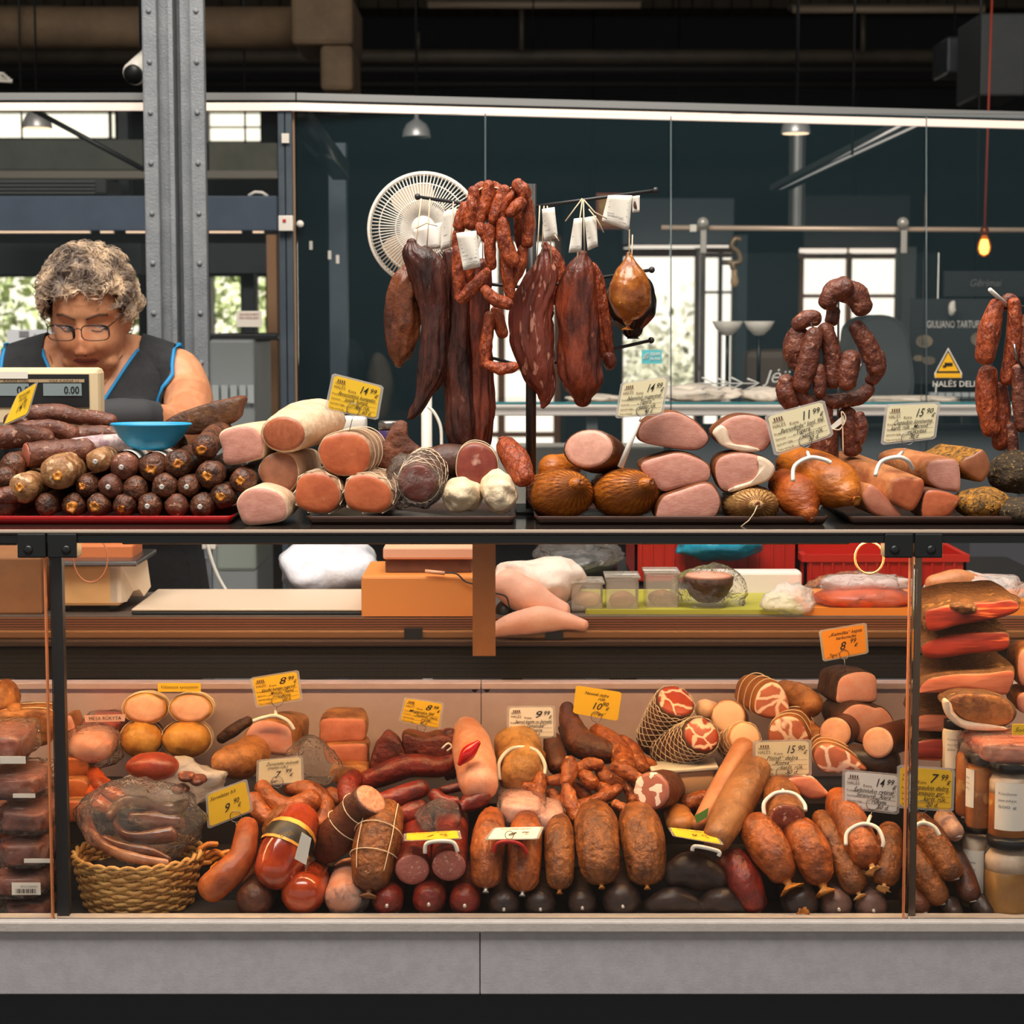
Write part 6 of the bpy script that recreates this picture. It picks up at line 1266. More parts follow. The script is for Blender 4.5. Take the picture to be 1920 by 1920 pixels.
q4 = [P(x,y,.045) for x,y in ((566,1560),(584,1572),(574,1622),(552,1610))]; bm = BM(); skin(bm, [q4,[p+Vector((0,.0006,0)) for p in q4]]); obj('white_label', bm, white_pt, t_, False)
f = quadmap([P(518,1560,.036),P(548,1552,.036),P(556,1566,.036),P(524,1574,.036)]); bm = BM(); put_text(bm, f, 'EXTRA', .1, .2, .8, .8, .2, .02); obj('gold_lettering', bm, C('label_gold', (222,160,70), .4), t_, False)
sa('long curved orange sausage running down beside the basket', [(398,1665,30,.055),(425,1640,30,.06),(452,1610,27,.08),(460,1580,24,.10),(464,1552,22,.13)], boil, lump=.02, pleat=.05)
for x, y, r, m_, lab in ((477,1688,36,cas_dk,'dull brown round sausage end at the case bottom beside the curved orange one'),(568,1676,42,cas_gloss,'shiny orange round sausage end at the case bottom below the labelled one'),(644,1682,36,pinkish,'plastic-wrapped pale orange sausage end at the case bottom')):
    log('boiled_sausage', lab, 'sausage', x, y, r, .055, .12, m_, pleat=.06, lump=.02, clip=None)
solo('plastic_wrap', pblob(650, 1688, 40, 34, .05, .02, lump=.3, lf=26, seed=57, sharp=True), bag_m, 'crumpled clear wrap over the pale orange sausage end', 'plastic')
for x, y, r, m_, lab in ((727,1690,30,cas_red,'small red-brown sausage end, leftmost of the bottom three below the pink slices'),(805,1687,32,cas_red,'small red-brown sausage end, middle of the bottom three'),(872,1690,30,cas_red,'small red-brown sausage end, rightmost of the bottom three')):
    t_, inf = log('smoked_sausage', lab, 'sausage', x, y, r, .05, .12, m_, pleat=.10, lump=.02, az=.05); a_ = P(x, y, .05); obj('metal_clip', bar(BM(), a_-Vector((0,r*S(.05)*.82,0)), a_-Vector((0,r*S(.05)*.82+.006,0)), .003, 8), clip_m, t_)
for x, y, lab in ((773,1629,'left pink boiled sausage with round cut end'),(842,1622,'right pink boiled sausage with round cut end')):
    log('boiled_sausage', lab, 'sausage', x, y, 34, .06, .14, cas_red, az=.25, ends=('cut','round'), cut=bol_cut, lump=.01, cutin=.96)
solo('plastic_bag', pblob(822, 1532, 42, 34, .13, .04, lump=.25, lf=20, seed=58, sharp=True), bag_m, 'milky plastic bag above the two pink cut sausages', 'bag')
# pink long sausage, loaf
sa('thick pink sausage pointing down with pale round end', [(898,1470,38,.20),(893,1440,40,.24),(885,1400,38,.30),(876,1370,28,.37)], pinkish, lump=.03, pleat=.04)
solo('red_pepper', tube([P(862,1432,.19),P(878,1412,.19),P(896,1393,.19)], [.004,.012,.005], lump=.05)[0], C('pepper_red', (190,12,14), .2, coat=.5), 'shiny dark red pepper piece against the pink sausage', 'pepper')
sa('tan spiced meat loaf inside the round white holder', [(978,1448,44,.26),(976,1420,46,.30),(970,1398,44,.36)], C('loaf_tan', (196,146,80), .45, (142,92,44), 24, 1, 50), lump=.08, name='meat_loaf', cat_='meat loaf', ends=('round','round'))
for x, y, rx, ry, Y, lab, sd in ((978,1512,46,34,.16,'clear tray of pale meat below the tan loaf',1),(1030,1525,30,26,.15,'clear tray of grey-pink meat beside the links',2)):
    vac(lab, x-rx, y-ry, x+rx, y+ry, Y, C('pack_pale', (220,170,150), .4, (200,140,120), 30), sd=sd+70)
# dark smoked upright ones
for p, m_, lab in (([(1063,1328,14,.42),(1072,1365,24,.38),(1092,1395,28,.35),(1125,1408,26,.33),(1150,1412,20,.33)],cas_dk,'thick dark smoked sausage rising beside the 10.90 card'),
 ([(1035,1388,17,.36),(1040,1410,21,.33),(1046,1436,20,.3)],cas_dk,'dark smoked sausage right of the tan loaf'),
 ([(1052,1365,6,.40),(1062,1390,9,.38),(1072,1415,10,.36)],cas_black,'thin black smoked stick behind the dark sausages'),
 ([(1118,1372,16,.38),(1145,1392,22,.35),(1166,1418,24,.32),(1172,1436,20,.29)],ch_or,'big orange sausage descending from the 10.90 card'),
 ([(1165,1392,16,.36),(1185,1412,20,.33),(1200,1440,18,.3)],ch_or,'orange sausage between the big orange one and the netted hams'),
 ([(1206,1425,10,.32),(1222,1436,12,.31)],ch_or,'orange sausage tip touching the white tub')):
    sa(lab, p, m_, lump=.05)
LKS = [[(1067,1428,13),(1068,1445,17),(1062,1466,13)],[(1012,1456,12),(1008,1495,15),(1006,1535,10)],[(1030,1465,10),(1052,1462,13)],[(1034,1488,13),(1042,1502,16),(1050,1518,13)],[(1062,1474,10),(1068,1502,16),(1084,1532,14)],[(1094,1454,13),(1108,1466,17)],[(1084,1444,11),(1102,1434,13),(1124,1434,11)],[(1122,1434,11),(1136,1460,14),(1166,1470,13)],[(1154,1438,13),(1176,1448,14),(1198,1460,12)],[(1160,1478,10),(1128,1496,13),(1092,1512,11)],[(1175,1468,11),(1182,1484,13),(1186,1500,11)],[(1080,1476,11),(1100,1492,12)],[(1153,1508,9),(1176,1520,12)],[(984,1474,9),(1004,1478,11)],[(1120,1475,10),(1140,1482,12)],[(1096,1505,10),(1076,1515,11)]]
NM = ['the topmost upright link','the long link pointing down at the left','the link behind the left one','the stub below the left group','the long link pointing down in the middle','the rounded stub in the centre','the link lying across the top','the link bending right of the centre','the upper right link','the long link sloping down to the left','the link beside the mosaic salami','the small stub under the centre','the lowest right link','the tip over the clear tray','the short link in the gap','the link low in the centre']
for i, l in enumerate(LKS): sa('knobbly orange cooked link: '+NM[i], [(x, y, r, .19+.012*(i % 4)+(1520-y)*.0006) for x, y, r in l], ch_or, lump=.14, lf=60, pleat=.1, seg=18, name='sausage_link', group='knobbly orange links piled in the middle of the case')
# mosaic salami, tub, netted coppas
sa('mosaic salami with white fat cubes in its round cut end', [(1223,1483,38,.16),(1240,1480,38,.2),(1252,1478,34,.26)], cas_dk, ends=('cut','round'), cut=mosaic, lump=.01, name='salami', cat_='salami', cutin=.97)
c4 = thing('plastic_tub', 'white lidded tub of spread beneath the netted hams', 'tub', P(1280,1485,.28)); bm = BM(); bx(bm, (-.045,-.03,0), (.045,.03,.04), .004); 
Mx = Matrix.Translation(P(1284,1484,.30))@Matrix.Rotation(radians(-4),4,'Y')@Matrix.Diagonal((1.1,1,1,1))
for v_ in bm.verts: v_.co = Mx@v_.co
obj('tub', bm, film('tub_plastic', (245,200,160), .75, .2, .2, 0), c4); bm = BM(); bx(bm, (-.051,-.034,.04), (.051,.034,.047), .002)
for v_ in bm.verts: v_.co = Mx@v_.co
obj('lid', bm, white_pl, c4)
for p, lab in (([(1266,1316,38,.34),(1250,1345,40,.37),(1232,1385,40,.40)],'netted coppa with marbled red cut end, upper left one'),([(1314,1378,38,.28),(1290,1395,42,.32),(1256,1412,40,.37)],'netted coppa with marbled red cut end, lower right one')):
    sa(lab, p, C('coppa_casing', (110,72,50), .5, (80,50,36), 20, .4), ends=('cut','round'), cut=coppa_cut, net=net_m, cells=12, lump=.03, name='netted_coppa', cat_='coppa', cutin=.95, sq=.95)
# upper right group
sa('pale round cut sausage beside the netted coppas, upper one', [(1365,1344,33,.34),(1372,1350,33,.42)], C('casing_pale', (206,142,84), .45, (180,112,60), 20), ends=('cut','round'), cut=wh_cut, lump=.01, name='pale_sausage', cutin=.95)
sa('pale round cut sausage beside the long beige ones, lower one', [(1396,1384,31,.27),(1374,1396,32,.34)], C('casing_pale', (206,142,84), .45), ends=('cut','round'), cut=wh_cut, lump=.01, name='pale_sausage', net=twine, cutin=.95)
sa('small pale round end behind the upper pale cut sausage', [(1322,1330,20,.38),(1330,1332,20,.43)], wh_cut, lump=.02, name='pale_sausage')
for out, Y, lab, ax in (([(1413,1330),(1420,1296),(1440,1278),(1462,1282),(1478,1308),(1480,1335),(1472,1346),(1446,1348),(1424,1342)], .33, 'string-tied coppa slice with broad white veins, topmost', -.25),([(1440,1384),(1446,1356),(1470,1342),(1496,1346),(1512,1368),(1516,1390),(1480,1400),(1448,1398)], .28, 'veined coppa slice directly above the cream 15.90 card', .3),([(1524,1412),(1538,1396),(1562,1396),(1592,1410),(1616,1432),(1626,1446),(1590,1450),(1548,1448),(1530,1434)], .20, 'fat-streaked ham slice above the white 14.99 card', .1)):
    slab('coppa', lab, 'coppa', out, Y, .12, C('coppa_brown', (170,104,48), .5, (130,74,34), 20, .4), coppa_pale, ax=ax, rim=.94, strings=3, strm=twine)
sa('brown crusted roll right of the topmost veined coppa', [(1520,1322,24,.36),(1500,1308,26,.39),(1470,1296,22,.43)], crust_or, lump=.08, name='smoked_roll')
sa('golden crusted roll right of the middle veined coppa', [(1535,1388,22,.30),(1515,1372,24,.34)], crust_or, lump=.06, name='smoked_roll')
slab('cooked_ham', 'pink ham block with dark crust under the orange card', 'ham', [(1567,1300),(1572,1274),(1590,1262),(1620,1258),(1642,1266),(1646,1290),(1642,1315),(1606,1318),(1569,1319)], .36, .1, crust_dk, hamp, ax=-.25, lump=.06, bs=.85)
slab('cooked_ham', 'heart-shaped pink ham cut face below the pink block', 'ham', [(1575,1345),(1588,1326),(1606,1319),(1626,1321),(1640,1326),(1656,1326),(1674,1345),(1680,1372),(1664,1392),(1620,1396),(1590,1380)], .33, .1, crust_dk, hamp, ax=-.3, lump=.04, bs=.85)
for x, y, r, lab, ax in ((1567,1374,31,'round pale poultry roll end, left one of two',.35),(1647,1392,31,'round pale poultry roll end, right one of two',.5)):
    log('poultry_roll', lab, 'sausage', x, y, r, .26 if x < 1600 else .2, .15, C('roll_brown', (96,48,28), .4, (70,36,24), 20), ax=ax, az=-.12, ends=('cut','round'), cut=poultry, lump=.01, cutin=.96)
sa('dark roll under the two poultry roll ends', [(1600,1425,30,.24),(1660,1430,34,.22)], cas_black, lump=.03, name='smoked_roll')
# long beige, arch salami etc.
sa('long speckled beige sausage leaning up to the left, front one', [(1345,1570,30,.07),(1372,1520,38,.13),(1405,1462,36,.19),(1425,1425,28,.23)], C('casing_beige_spot', (152,100,56), .42, (112,68,36), 16, .7, c3=(90,54,30), sc3=130, th3=.68), lump=.02, name='speckled_sausage')
sa('slim pinkish beige sausage behind the speckled one', [(1312,1545,16,.12),(1350,1480,21,.19),(1394,1402,22,.25)], C('casing_peach', (190,126,84), .42, (166,100,62), 16), lump=.01, name='smooth_sausage')
sa('orange sausage lying under the white tub', [(1290,1505,16,.22),(1320,1500,20,.23)], cas_or, lump=.03)
sa('salami with mottled cut end inside a white round holder', [(1474,1535,37,.10),(1470,1510,38,.14),(1462,1485,36,.18)], cas_br, ends=('cut','round'), cut=C('mottled_cut', (176,96,70), .4, (128,56,40), 24, c3=(222,176,150), sc3=120, th3=.58), lump=.01, name='salami', cat_='salami', sq=.95, cutin=.95)
slab('meat_slice', 'peach coloured raw slice fanned out below the cream 15.90 card', 'meat', [(1475,1462),(1520,1456),(1545,1478),(1552,1492),(1520,1498),(1490,1480)], .17, .02, coppa_pale, C('slice_peach', (226,140,102), .4, (206,112,80), 20), rim=.97)
sa('speckled sausage lump behind the flat yellow card at the right', [(1278,1545,30,.16),(1270,1528,28,.2)], C('lump_olive', (190,120,56), .45, (150,92,44), 18), sq=.75, lump=.04)
solo('green_label', flat([(1302,1530),(1329,1514),(1326,1532),(1306,1544)], .10), C('label_green', (90,140,60), .5), 'small green label stuck on the speckled beige sausage', 'label', smooth=False)
for p, m_, lab, tie in (([(1464,1630,30,.055),(1448,1600,38,.07),(1424,1562,38,.10),(1412,1552,30,.13)],cas_or,'thick orange-red sausage with golden casing tail, left one of two',gold_tie),
 ([(1534,1635,30,.055),(1522,1602,38,.07),(1502,1566,36,.10),(1496,1556,28,.13)],cas_or,'thick orange sausage with golden casing tail, right one of two',gold_tie),
 ([(1600,1655,26,.055),(1578,1610,25,.08),(1552,1560,23,.11),(1540,1535,19,.14)],cas_br,'slim orange-brown sausage right of the two with golden tails',C('tie_pale', (230,170,100), .5)),
 ([(1622,1600,34,.07),(1602,1562,36,.10),(1582,1520,34,.14),(1572,1500,26,.17)],cas_or,'orange-brown sausage inside the white round holder by the upright',C('tie_pale', (230,170,100), .5)),
 ([(1660,1640,27,.06),(1664,1600,28,.09),(1668,1562,24,.13)],cas_br,'brown sausage standing left of the steel upright',C('tie_pale', (230,170,100), .5)),
 ([(1412,1690,28,.05),(1395,1655,36,.065),(1376,1620,34,.09)],cas_red,'dull red sausage pointing down at the bottom of the case',C('tie_dull', (150,100,60), .6))):
    sa(lab, p, m_, tie=tie, pleat=.12, lump=.03, ts=.85 if 'golden casing tail' in lab else .5)
bs_list = [([(912,1640,30,.055),(914,1600,33,.075),(918,1560,32,.11),(922,1535,24,.16)],cas_or,'upright smoked sausage, leftmost of the row in front of the white flat card'),([(981,1646,31,.055),(983,1605,33,.075),(985,1560,32,.11),(988,1535,22,.16)],cas_or,'upright smoked sausage under the red holder'),([(1049,1645,27,.055),(1049,1605,30,.075),(1049,1565,29,.11),(1049,1545,22,.15)],cas_br,'slimmer upright smoked sausage in the middle of the row'),([(1125,1625,40,.06),(1122,1590,43,.08),(1118,1550,43,.12),(1116,1530,34,.17)],cas_br,'widest upright smoked sausage of the row'),([(1211,1628,38,.06),(1208,1592,42,.08),(1200,1552,42,.12),(1196,1532,34,.17)],cas_br,'upright smoked sausage at the right end of the row')]
for p, m_, lab in bs_list:
    t_, inf = sa(lab, p, m_, lump=.02, pleat=.2, seg=48, name='smoked_sausage')
    q = p[0]; ps, rs, fr = inf; pp = ps[0]-fr[0][0]*rs[0]*.84; obj('casing_clip', lathe(BM(), pp, [(0,-.002),(.004,0),(.003,.004),(.0055,.008),(0,.007)], 8, tuple(-fr[0][0])), clip_m if p[0][0] < 1000 else gold_tie, t_)
for x, y, r, lab in ((945,1697,30,'first dark sausage end below the upright row, from the left'),(1013,1697,30,'second dark sausage end below the upright row'),(1091,1695,28,'third dark sausage end below the upright row'),(1166,1690,37,'fourth and largest dark sausage end below the upright row'),(1500,1694,36,'dark sausage end with leafy casing at the bottom right of the case'),(1568,1697,31,'grey-brown pleated sausage end at the bottom, left of a pair'),(1633,1699,31,'grey-brown pleated sausage end at the bottom, right of a pair')):
    t_, inf = log('dark_sausage', lab, 'sausage', x, y, r, .052, .13, cas_black if x < 1560 else C('casing_greybrown', (120,88,76), .45, (92,66,58), 24, .3), pleat=.12, lump=.02, az=.03, tie=gold_tie if x == 1500 else None)
    if x != 1500: a_ = P(x, y, .052); obj('metal_clip', bar(BM(), a_-Vector((0,r*S(.052)*.82,0)), a_-Vector((0,r*S(.052)*.82+.005,0)), .0028, 8), clip_m, t_)
for p, lab in (([(1262,1640,26,.07),(1300,1632,38,.07),(1345,1650,26,.07)],'broad dark smoked loaf behind the lower right glass'),([(1225,1700,20,.05),(1265,1690,28,.05),(1310,1704,16,.05)],'dark pointed piece at the bottom below the broad dark loaf'),([(1320,1700,18,.05),(1352,1690,28,.05),(1392,1706,18,.05)],'dark pointed piece at the bottom next to the dull red sausage')):
    sausage('dark_smoked_piece', lab, 'smoked meat', p, cas_black, lump=.07, sq=.9)
# filler rolls hidden below the upright row keep it supported
# ------------------------------------------------------------ right compartment
bac_r = C('bacon_top', (110,74,44), .7, (74,48,30), 60, 1, 80, c3=(150,110,60), sc3=60, th3=.62)
bac_c = C('bacon_cut_red', (160,54,36), .4, (108,32,22), 16, aniso=(.3,1,3), c3=(232,120,70), sc3=30, th3=.62)
bac_p = C('bacon_cut_pink', (206,130,104), .4, (176,88,64), 14, aniso=(.3,1,3))
for out, Y, rm, cm_, lab in (([(1733,1150),(1752,1140),(1800,1130),(1860,1128),(1898,1124),(1912,1140),(1880,1158),(1800,1172),(1742,1184)], .18, bac_r, bac_c, 'top bacon slab with bright red cut side in the right compartment'),
 ([(1726,1216),(1745,1200),(1800,1188),(1870,1184),(1892,1190),(1886,1218),(1820,1226),(1745,1236)], .19, bac_r, bac_c, 'second bacon slab from the top in the right compartment'),
 ([(1720,1296),(1738,1274),(1790,1264),(1850,1262),(1902,1258),(1896,1290),(1880,1304),(1800,1298),(1726,1300)], .18, bac_r, bac_p, 'third bacon slab with pale pink layer in the right compartment'),
 ([(1716,1360),(1724,1342),(1765,1340),(1800,1345),(1880,1340),(1880,1372),(1800,1372),(1722,1370)], .19, bac_r, bac_p, 'fourth bacon slab behind the white-fat slice'),
 ([(1712,1420),(1720,1392),(1765,1386),(1782,1400),(1775,1424),(1740,1426)], .19, bac_r, bac_c, 'lowest bacon slab left of the jars')):
    slab('bacon_slab', lab, 'bacon', out, Y, .13, rm, cm_, rim=.97, bs=.9, az=.16, lump=.04)
solo('bacon_crust', pblob(1790, 1132, 56, 22, .23, .06, lump=.15, lf=30, seed=71), bac_r, 'crusty brown bacon hump on the topmost slab, left part', 'bacon')
solo('bacon_crust', pblob(1872, 1126, 38, 16, .24, .05, lump=.15, lf=30, seed=72), bac_r, 'crusty brown bacon hump on the topmost slab, right part', 'bacon')
slab('bacon_slab', 'curved bacon slice with thick white fat edge above the jars', 'bacon', [(1766,1318),(1775,1310),(1786,1332),(1812,1352),(1860,1362),(1898,1356),(1904,1330),(1880,1306),(1830,1300),(1790,1302)], .12, .08, bac_r, crust_or, fat=[(1766,1316),(1774,1310),(1784,1334),(1812,1352),(1880,1362),(1880,1368),(1810,1366),(1776,1344)], fatm=fat_w)
for out, lab in (([(1908,1232),(1925,1212),(1960,1215),(1960,1280),(1915,1285)],'pink ham piece cut by the right edge, upper'),([(1905,1312),(1918,1298),(1960,1300),(1960,1338),(1915,1336)],'pink ham piece cut by the right edge, lower')):
    slab('ham_piece', lab, 'ham', out, .2, .1, crust_or, hamp)
def jar(lab, x0, x1, ylid, ybot, Y, content, lidm, label_box=None, lid_h=24, fat=0):
    xc_ = (x0+x1)/2; c = P(xc_, ybot, Y); s = S(Y); r = (x1-x0)/2*s; h = P(xc_, ylid, Y).z-c.z; t = thing('glass_jar', lab, 'jar', c)
    lh_ = lid_h*s*.8
    obj('glass', lathe(BM(), c, [(0,0),(r*.9,0),(r,.006),(r,h*.78),(r*.86,h-lh_),(r*.86,h-.001)], 32), film('jar_glass', (255,235,210), .04, .02, .15, 0), t)
    obj('contents', lathe(BM(), c+Vector((0,0,.003)), [(0,0),(r*.86,0),(r*.95,.005),(r*.95,h*(.76 if not fat else .6)),(r*.8,h*(.8 if not fat else .62)),(0,h*(.8 if not fat else .62))], 32), content, t)
    if fat: obj('fat_layer', lathe(BM(), c+Vector((0,0,h*.62)), [(0,0),(r*.95,0),(r*.95,h*.14),(r*.8,h*.2),(0,h*.2)], 32), fat_w, t)
    if lidm: obj('lid', lathe(BM(), c+Vector((0,0,h-lh_)), [(r*.88,0),(r*.93,.002),(r*.93,lh_*.85),(r*.88,lh_),(0,lh_)], 32), lidm, t)
    if label_box:
        a0, a1, q0, q1 = label_box; bm = BM(); R = [[bm.verts.new(c+Vector((cos(radians(a0+(a1-a0)*j/10))*(r+.0008), sin(radians(a0+(a1-a0)*j/10))*(r+.0008), h*q))) for j in range(11)] for q in (q0, q1)]
        for j in range(10): bm.faces.new((R[0][j], R[0][j+1], R[1][j+1], R[1][j]))
        l_ = obj('label', bm, white_pt, t)
        bm = BM(); g = lambda u, v: c+Vector((cos(radians(a0+(a1-a0)*u))*(r+.0014), sin(radians(a0+(a1-a0)*u))*(r+.0014), h*(q0+(q1-q0)*v)))
        for k, s_ in enumerate(('Kiauliena','savo sultyse','500 g')): put_text(bm, g, s_, .1, .75-.14*k, .08, .45)
        obj('label_text', bm, C('grey_print', (120,112,108), .7), t, False)
    return t
lidb = C('lid_black', (24,26,28), .3); broth = C('broth_orange', (206,122,36), .35, (176,92,26), 14, .2, c3=(230,176,96), sc3=26, th3=.62); soup = C('soup_yellow', (190,136,52), .4, (160,108,40), 10)
jar('tall jar with white label and black lid beside the bacon stack', 1764, 1814, 1346, 1446, .19, C('white_content', (226,206,180), .5), lidb, (215,325,.1,.8))
jar('amber jar without visible lid, leftmost of the amber jars', 1790, 1836, 1388, 1530, .13, broth, None, (250,330,.25,.7))
jar('amber jar with side label in front of the leftmost amber one', 1808, 1862, 1410, 1552, .10, broth, lidb, (190,235,.3,.8))
jar('nearest upper jar with large white label', 1850, 1936, 1426, 1578, .075, broth, lidb, (215,315,.2,.78), fat=1)
jar('white-labelled lower jar behind, black lid', 1800, 1856, 1540, 1700, .115, C('white_content', (226,206,180), .5), lidb, (200,300,.1,.7))
jar('nearest bottom jar of yellow broth with black lid', 1842, 1940, 1566, 1728, .06, soup, lidb, None, fat=1)
vac('vacuum pack of sliced bacon lying on the jar lids', 1805, 1370, 1960, 1428, .07, C('pack_bacon', (150,60,40), .4, (210,140,110), 12, aniso=(.3,1,3)), sd=81)
t = sheet('price_label', 1898, 1358, 1940, 1378, .06, yellow, 'small yellow label at the right edge above the jars', 'label', [('Šoninė', .1, .3, .5, .8, .4)], ink)
for p, m_, lab in (([(1782,1630,26,.06),(1762,1595,28,.08),(1738,1560,27,.11),(1726,1542,20,.14)],cas_br,'brown sausage in the white holder right of the steel upright'),([(1756,1678,25,.055),(1738,1645,27,.07),(1718,1605,25,.10)],cas_br,'brown sausage below the one in the holder, right compartment'),([(1818,1675,22,.06),(1806,1645,24,.08),(1792,1612,22,.10)],cas_dk,'dark sausage near the lower jars'),([(1722,1700,24,.05),(1706,1680,24,.07)],cas_dk,'dark sausage end beside the steel upright at the bottom'),([(1790,1560,19,.09),(1770,1535,21,.12)],C('casing_whitish', (206,166,140), .5, (170,120,96), 30, .4),'whitish sausage tip right of the yellow 7.99 card'),([(1850,1712,18,.045),(1838,1695,22,.06)],cas_black,'black sausage end at the bottom by the nearest jar'),([(1790,1712,18,.045),(1780,1700,22,.06)],cas_black,'black sausage end at the bottom centre of the right compartment')):
    t_, inf = sa(lab, p, m_, pleat=.08, lump=.02); ps, rs, fr = inf; pp = ps[0]-fr[0][0]*rs[0]*.84; obj('metal_clip', bar(BM(), pp-Vector((.005,0,0)), pp+Vector((.005,-.001,.002)), .0016, 6), clip_m, t_)
# ------------------------------------------------------------ on the worktop (seen through the glass)
z = WZ+.0015
def onb(x0, x1, ytop, Y, th, m, name, lab, cat_, bev=.004, zb=None):
    return solo(name, bx(BM(), (P(x0,1100,Y).x, Y, zb if zb is not None else z), (P(x1,1100,Y).x, Y+th, P((x0+x1)/2,ytop,Y).z), bev), m, lab, cat_, smooth=False)
onb(-80, 78, 1045, .60, .2, C('cardboard', (150,100,60), .8, (136,90,54), 8), 'cardboard_box', 'brown cardboard box on the worktop at the left edge', 'box')
t = thing('kitchen_scale', 'cream weighing scale with lamp-orange coloured front beside the black upright', 'scale', (P(190,1135,.62).x, .62, z))
bm = BM(); bx(bm, (P(108,1100,.62).x, .62, z+.012), (P(226,1100,.62).x, .78, P(160,1060,.62).z), .006); obj('body', bm, C('scale_cream_lit', (226,176,116), .45), t, False)  # orange lamp light put into the body colour; side panel keeps plain cream
bm = BM(); q = [P(226,1060,.62),P(228,1130,.62),P(238,1128,.64),P(250,1108,.68),P(262,1105,.70),P(270,1118,.72),P(283,1100,.75),P(276,1050,.75),P(262,1042,.75)]; skin(bm, [q,[p+Vector((-.02,0,0)) for p in q]]); obj('side_panel', bm, C('scale_cream_lit2', (226,206,180), .45), t, False)
bm = BM(); bx(bm, (P(96,1100,.62).x, .6, P(160,1060,.62).z), (P(262,1100,.62).x, .8, P(160,1050,.62).z), .003); obj('weighing_plate', bm, steel, t, False)
for x in (125, 210): obj('foot', bar(BM(), (P(x,1130,.64).x, .65, z), (P(x,1130,.64).x, .65, z+.014), .009, 12), blackm, t)
onb(100, 250, 1022, .66, .10, C('box_salmon', (196,110,60), .6), 'packed_box', 'orange-brown packed box on the scale plate', 'box', zb=P(160,1049,.66).z)
solo('rubber_band', wire(BM(), [P(170+32*cos(a_)*1, 1048+44*sin(a_), .6) for a_ in [2*pi*k/20 for k in range(20)]], .0016, 5, True), C('band_tan', (206,130,90), .5), 'thin tan rubber loop hanging in front of the scale', 'band')
solo('power_cord', wire(BM(), [P(x,y,1.05) for x,y in cat([(388,1018),(394,1040),(404,1070),(418,1098),(432,1118)],5)], .004, 6), white_pl, 'white power cord hanging right of the black trousers', 'cord')
thing_box('socket_box', 378, 1016, 404, 1031, 1.06, .04, white_pl, 'white socket box above the hanging power cord', 'socket', .003)
thing_box('step_stool', 405, 1012, 481, 1072, 2.3, .3, C('stool_grey', (150,160,152), .5), 'pale grey box standing on the floor behind the counter', 'box', .01)
t = thing('cutting_board', 'large cream cutting board with dark edge on the worktop', 'board', (P(460,1150,.62).x, .62, z))
bm = BM(); a_, b_ = P(246,1152,.59), P(770,1152,.59); bx(bm, (a_.x, .59, z), (b_.x, .86, z+.007), .003); obj('dark_edge', bm, blackm, t, False)
bm = BM(); bx(bm, (a_.x, .59, z+.007), (b_.x, .86, z+.0115), .003); obj('board', bm, C('board_cream', (206,184,160), .5), t, False)
t = thing('label_scale', 'boxy scale with broad front coloured lamp-orange behind the brown upright', 'scale', (P(780,1172,.58).x, .58, z))
bm = BM(); bx(bm, (P(677,1100,.575).x, .575, P(780,1171,.575).z), (P(905,1100,.575).x, .80, P(780,1080,.575).z), .005); obj('body', bm, C('scale_body_lit', (222,138,66), .5), t, False)  # orange glow of the case lamp is put into this colour
bm = BM(); bx(bm, (P(722,1040,.62).x, .62, P(780,1078,.62).z), (P(885,1040,.62).x, .76, P(780,1048,.62).z), .006); obj('tray_bin', bm, C('bin_brown', (110,66,40), .5, (90,52,32), 20), t, False)
bm = BM(); bx(bm, (P(718,1040,.61).x, .61, P(780,1048,.62).z), (P(890,1040,.61).x, .78, P(780,1026,.61).z), .004); obj('cover', bm, C('cover_salmon', (238,176,140), .5), t, False)
obj('handle_tag', bar(BM(), P(797,1071,.572), P(834,1075,.572), .0035, 8), C('tag_peach', (236,170,130), .5), t)
obj('cable', wire(BM(), [P(x,y,.57) for x,y in cat([(834,1074),(856,1076),(872,1090),(890,1096),(920,1110),(948,1118),(957,1140),(975,1148)],5)], .0016, 6), blackm, t)
solo('black_mouse', pblob(948, 1146, 18, 20, .62, .03, lump=.1, lf=20, seed=91), blackm, 'black rounded device behind the pink meat next to the brown upright', 'device')
solo('plastic_bag', pblob(618, 1070, 100, 62, 1.0, .1, lump=.18, lf=9, seed=92, sharp=True), C('bag_white', (226,226,232), .4, (200,202,212), 20, .8, 20), 'large white plastic bag hanging behind the cutting board', 'bag')
solo('plastic_bag', pblob(1010, 1090, 86, 50, .66, .06, lump=.2, lf=14, seed=93, sharp=True), C('bag_cream', (244,226,212), .4, (230,206,190), 20, .6, 24), 'white crumpled bag heap right of the brown upright', 'bag')
sausage('raw_meat', 'pale pink raw meat joint lying over the worktop edge', 'meat', [(928,1182,13,.52),(960,1172,22,.53),(1010,1162,26,.55),(1060,1165,17,.55),(1095,1172,10,.54)], C('raw_pink', (240,186,160), .5, (230,168,144), 14, .3), lump=.12, lf=22)
sausage('raw_meat', 'pink folded meat sloping down from the crumpled bag', 'meat', [(950,1095,30,.60),(990,1120,34,.6),(1050,1148,22,.6)], C('raw_pink', (240,186,160), .5), lump=.12, lf=22)
solo('plastic_bag', pblob(1085, 1040, 78, 34, .85, .08, lump=.3, lf=12, seed=94, sharp=True), bag_m, 'thin grey transparent bag behind the white bag heap', 'bag')
solo('bin_bag', pblob(1085, 1060, 70, 30, .95, .06, lump=.2, lf=12, seed=95, sharp=True), C('binbag', (34,38,44), .3), 'dark bin bag behind the thin transparent bag', 'bag')
tubm = film('tub_clear', (240,226,206), .3, .1, .25, 0)
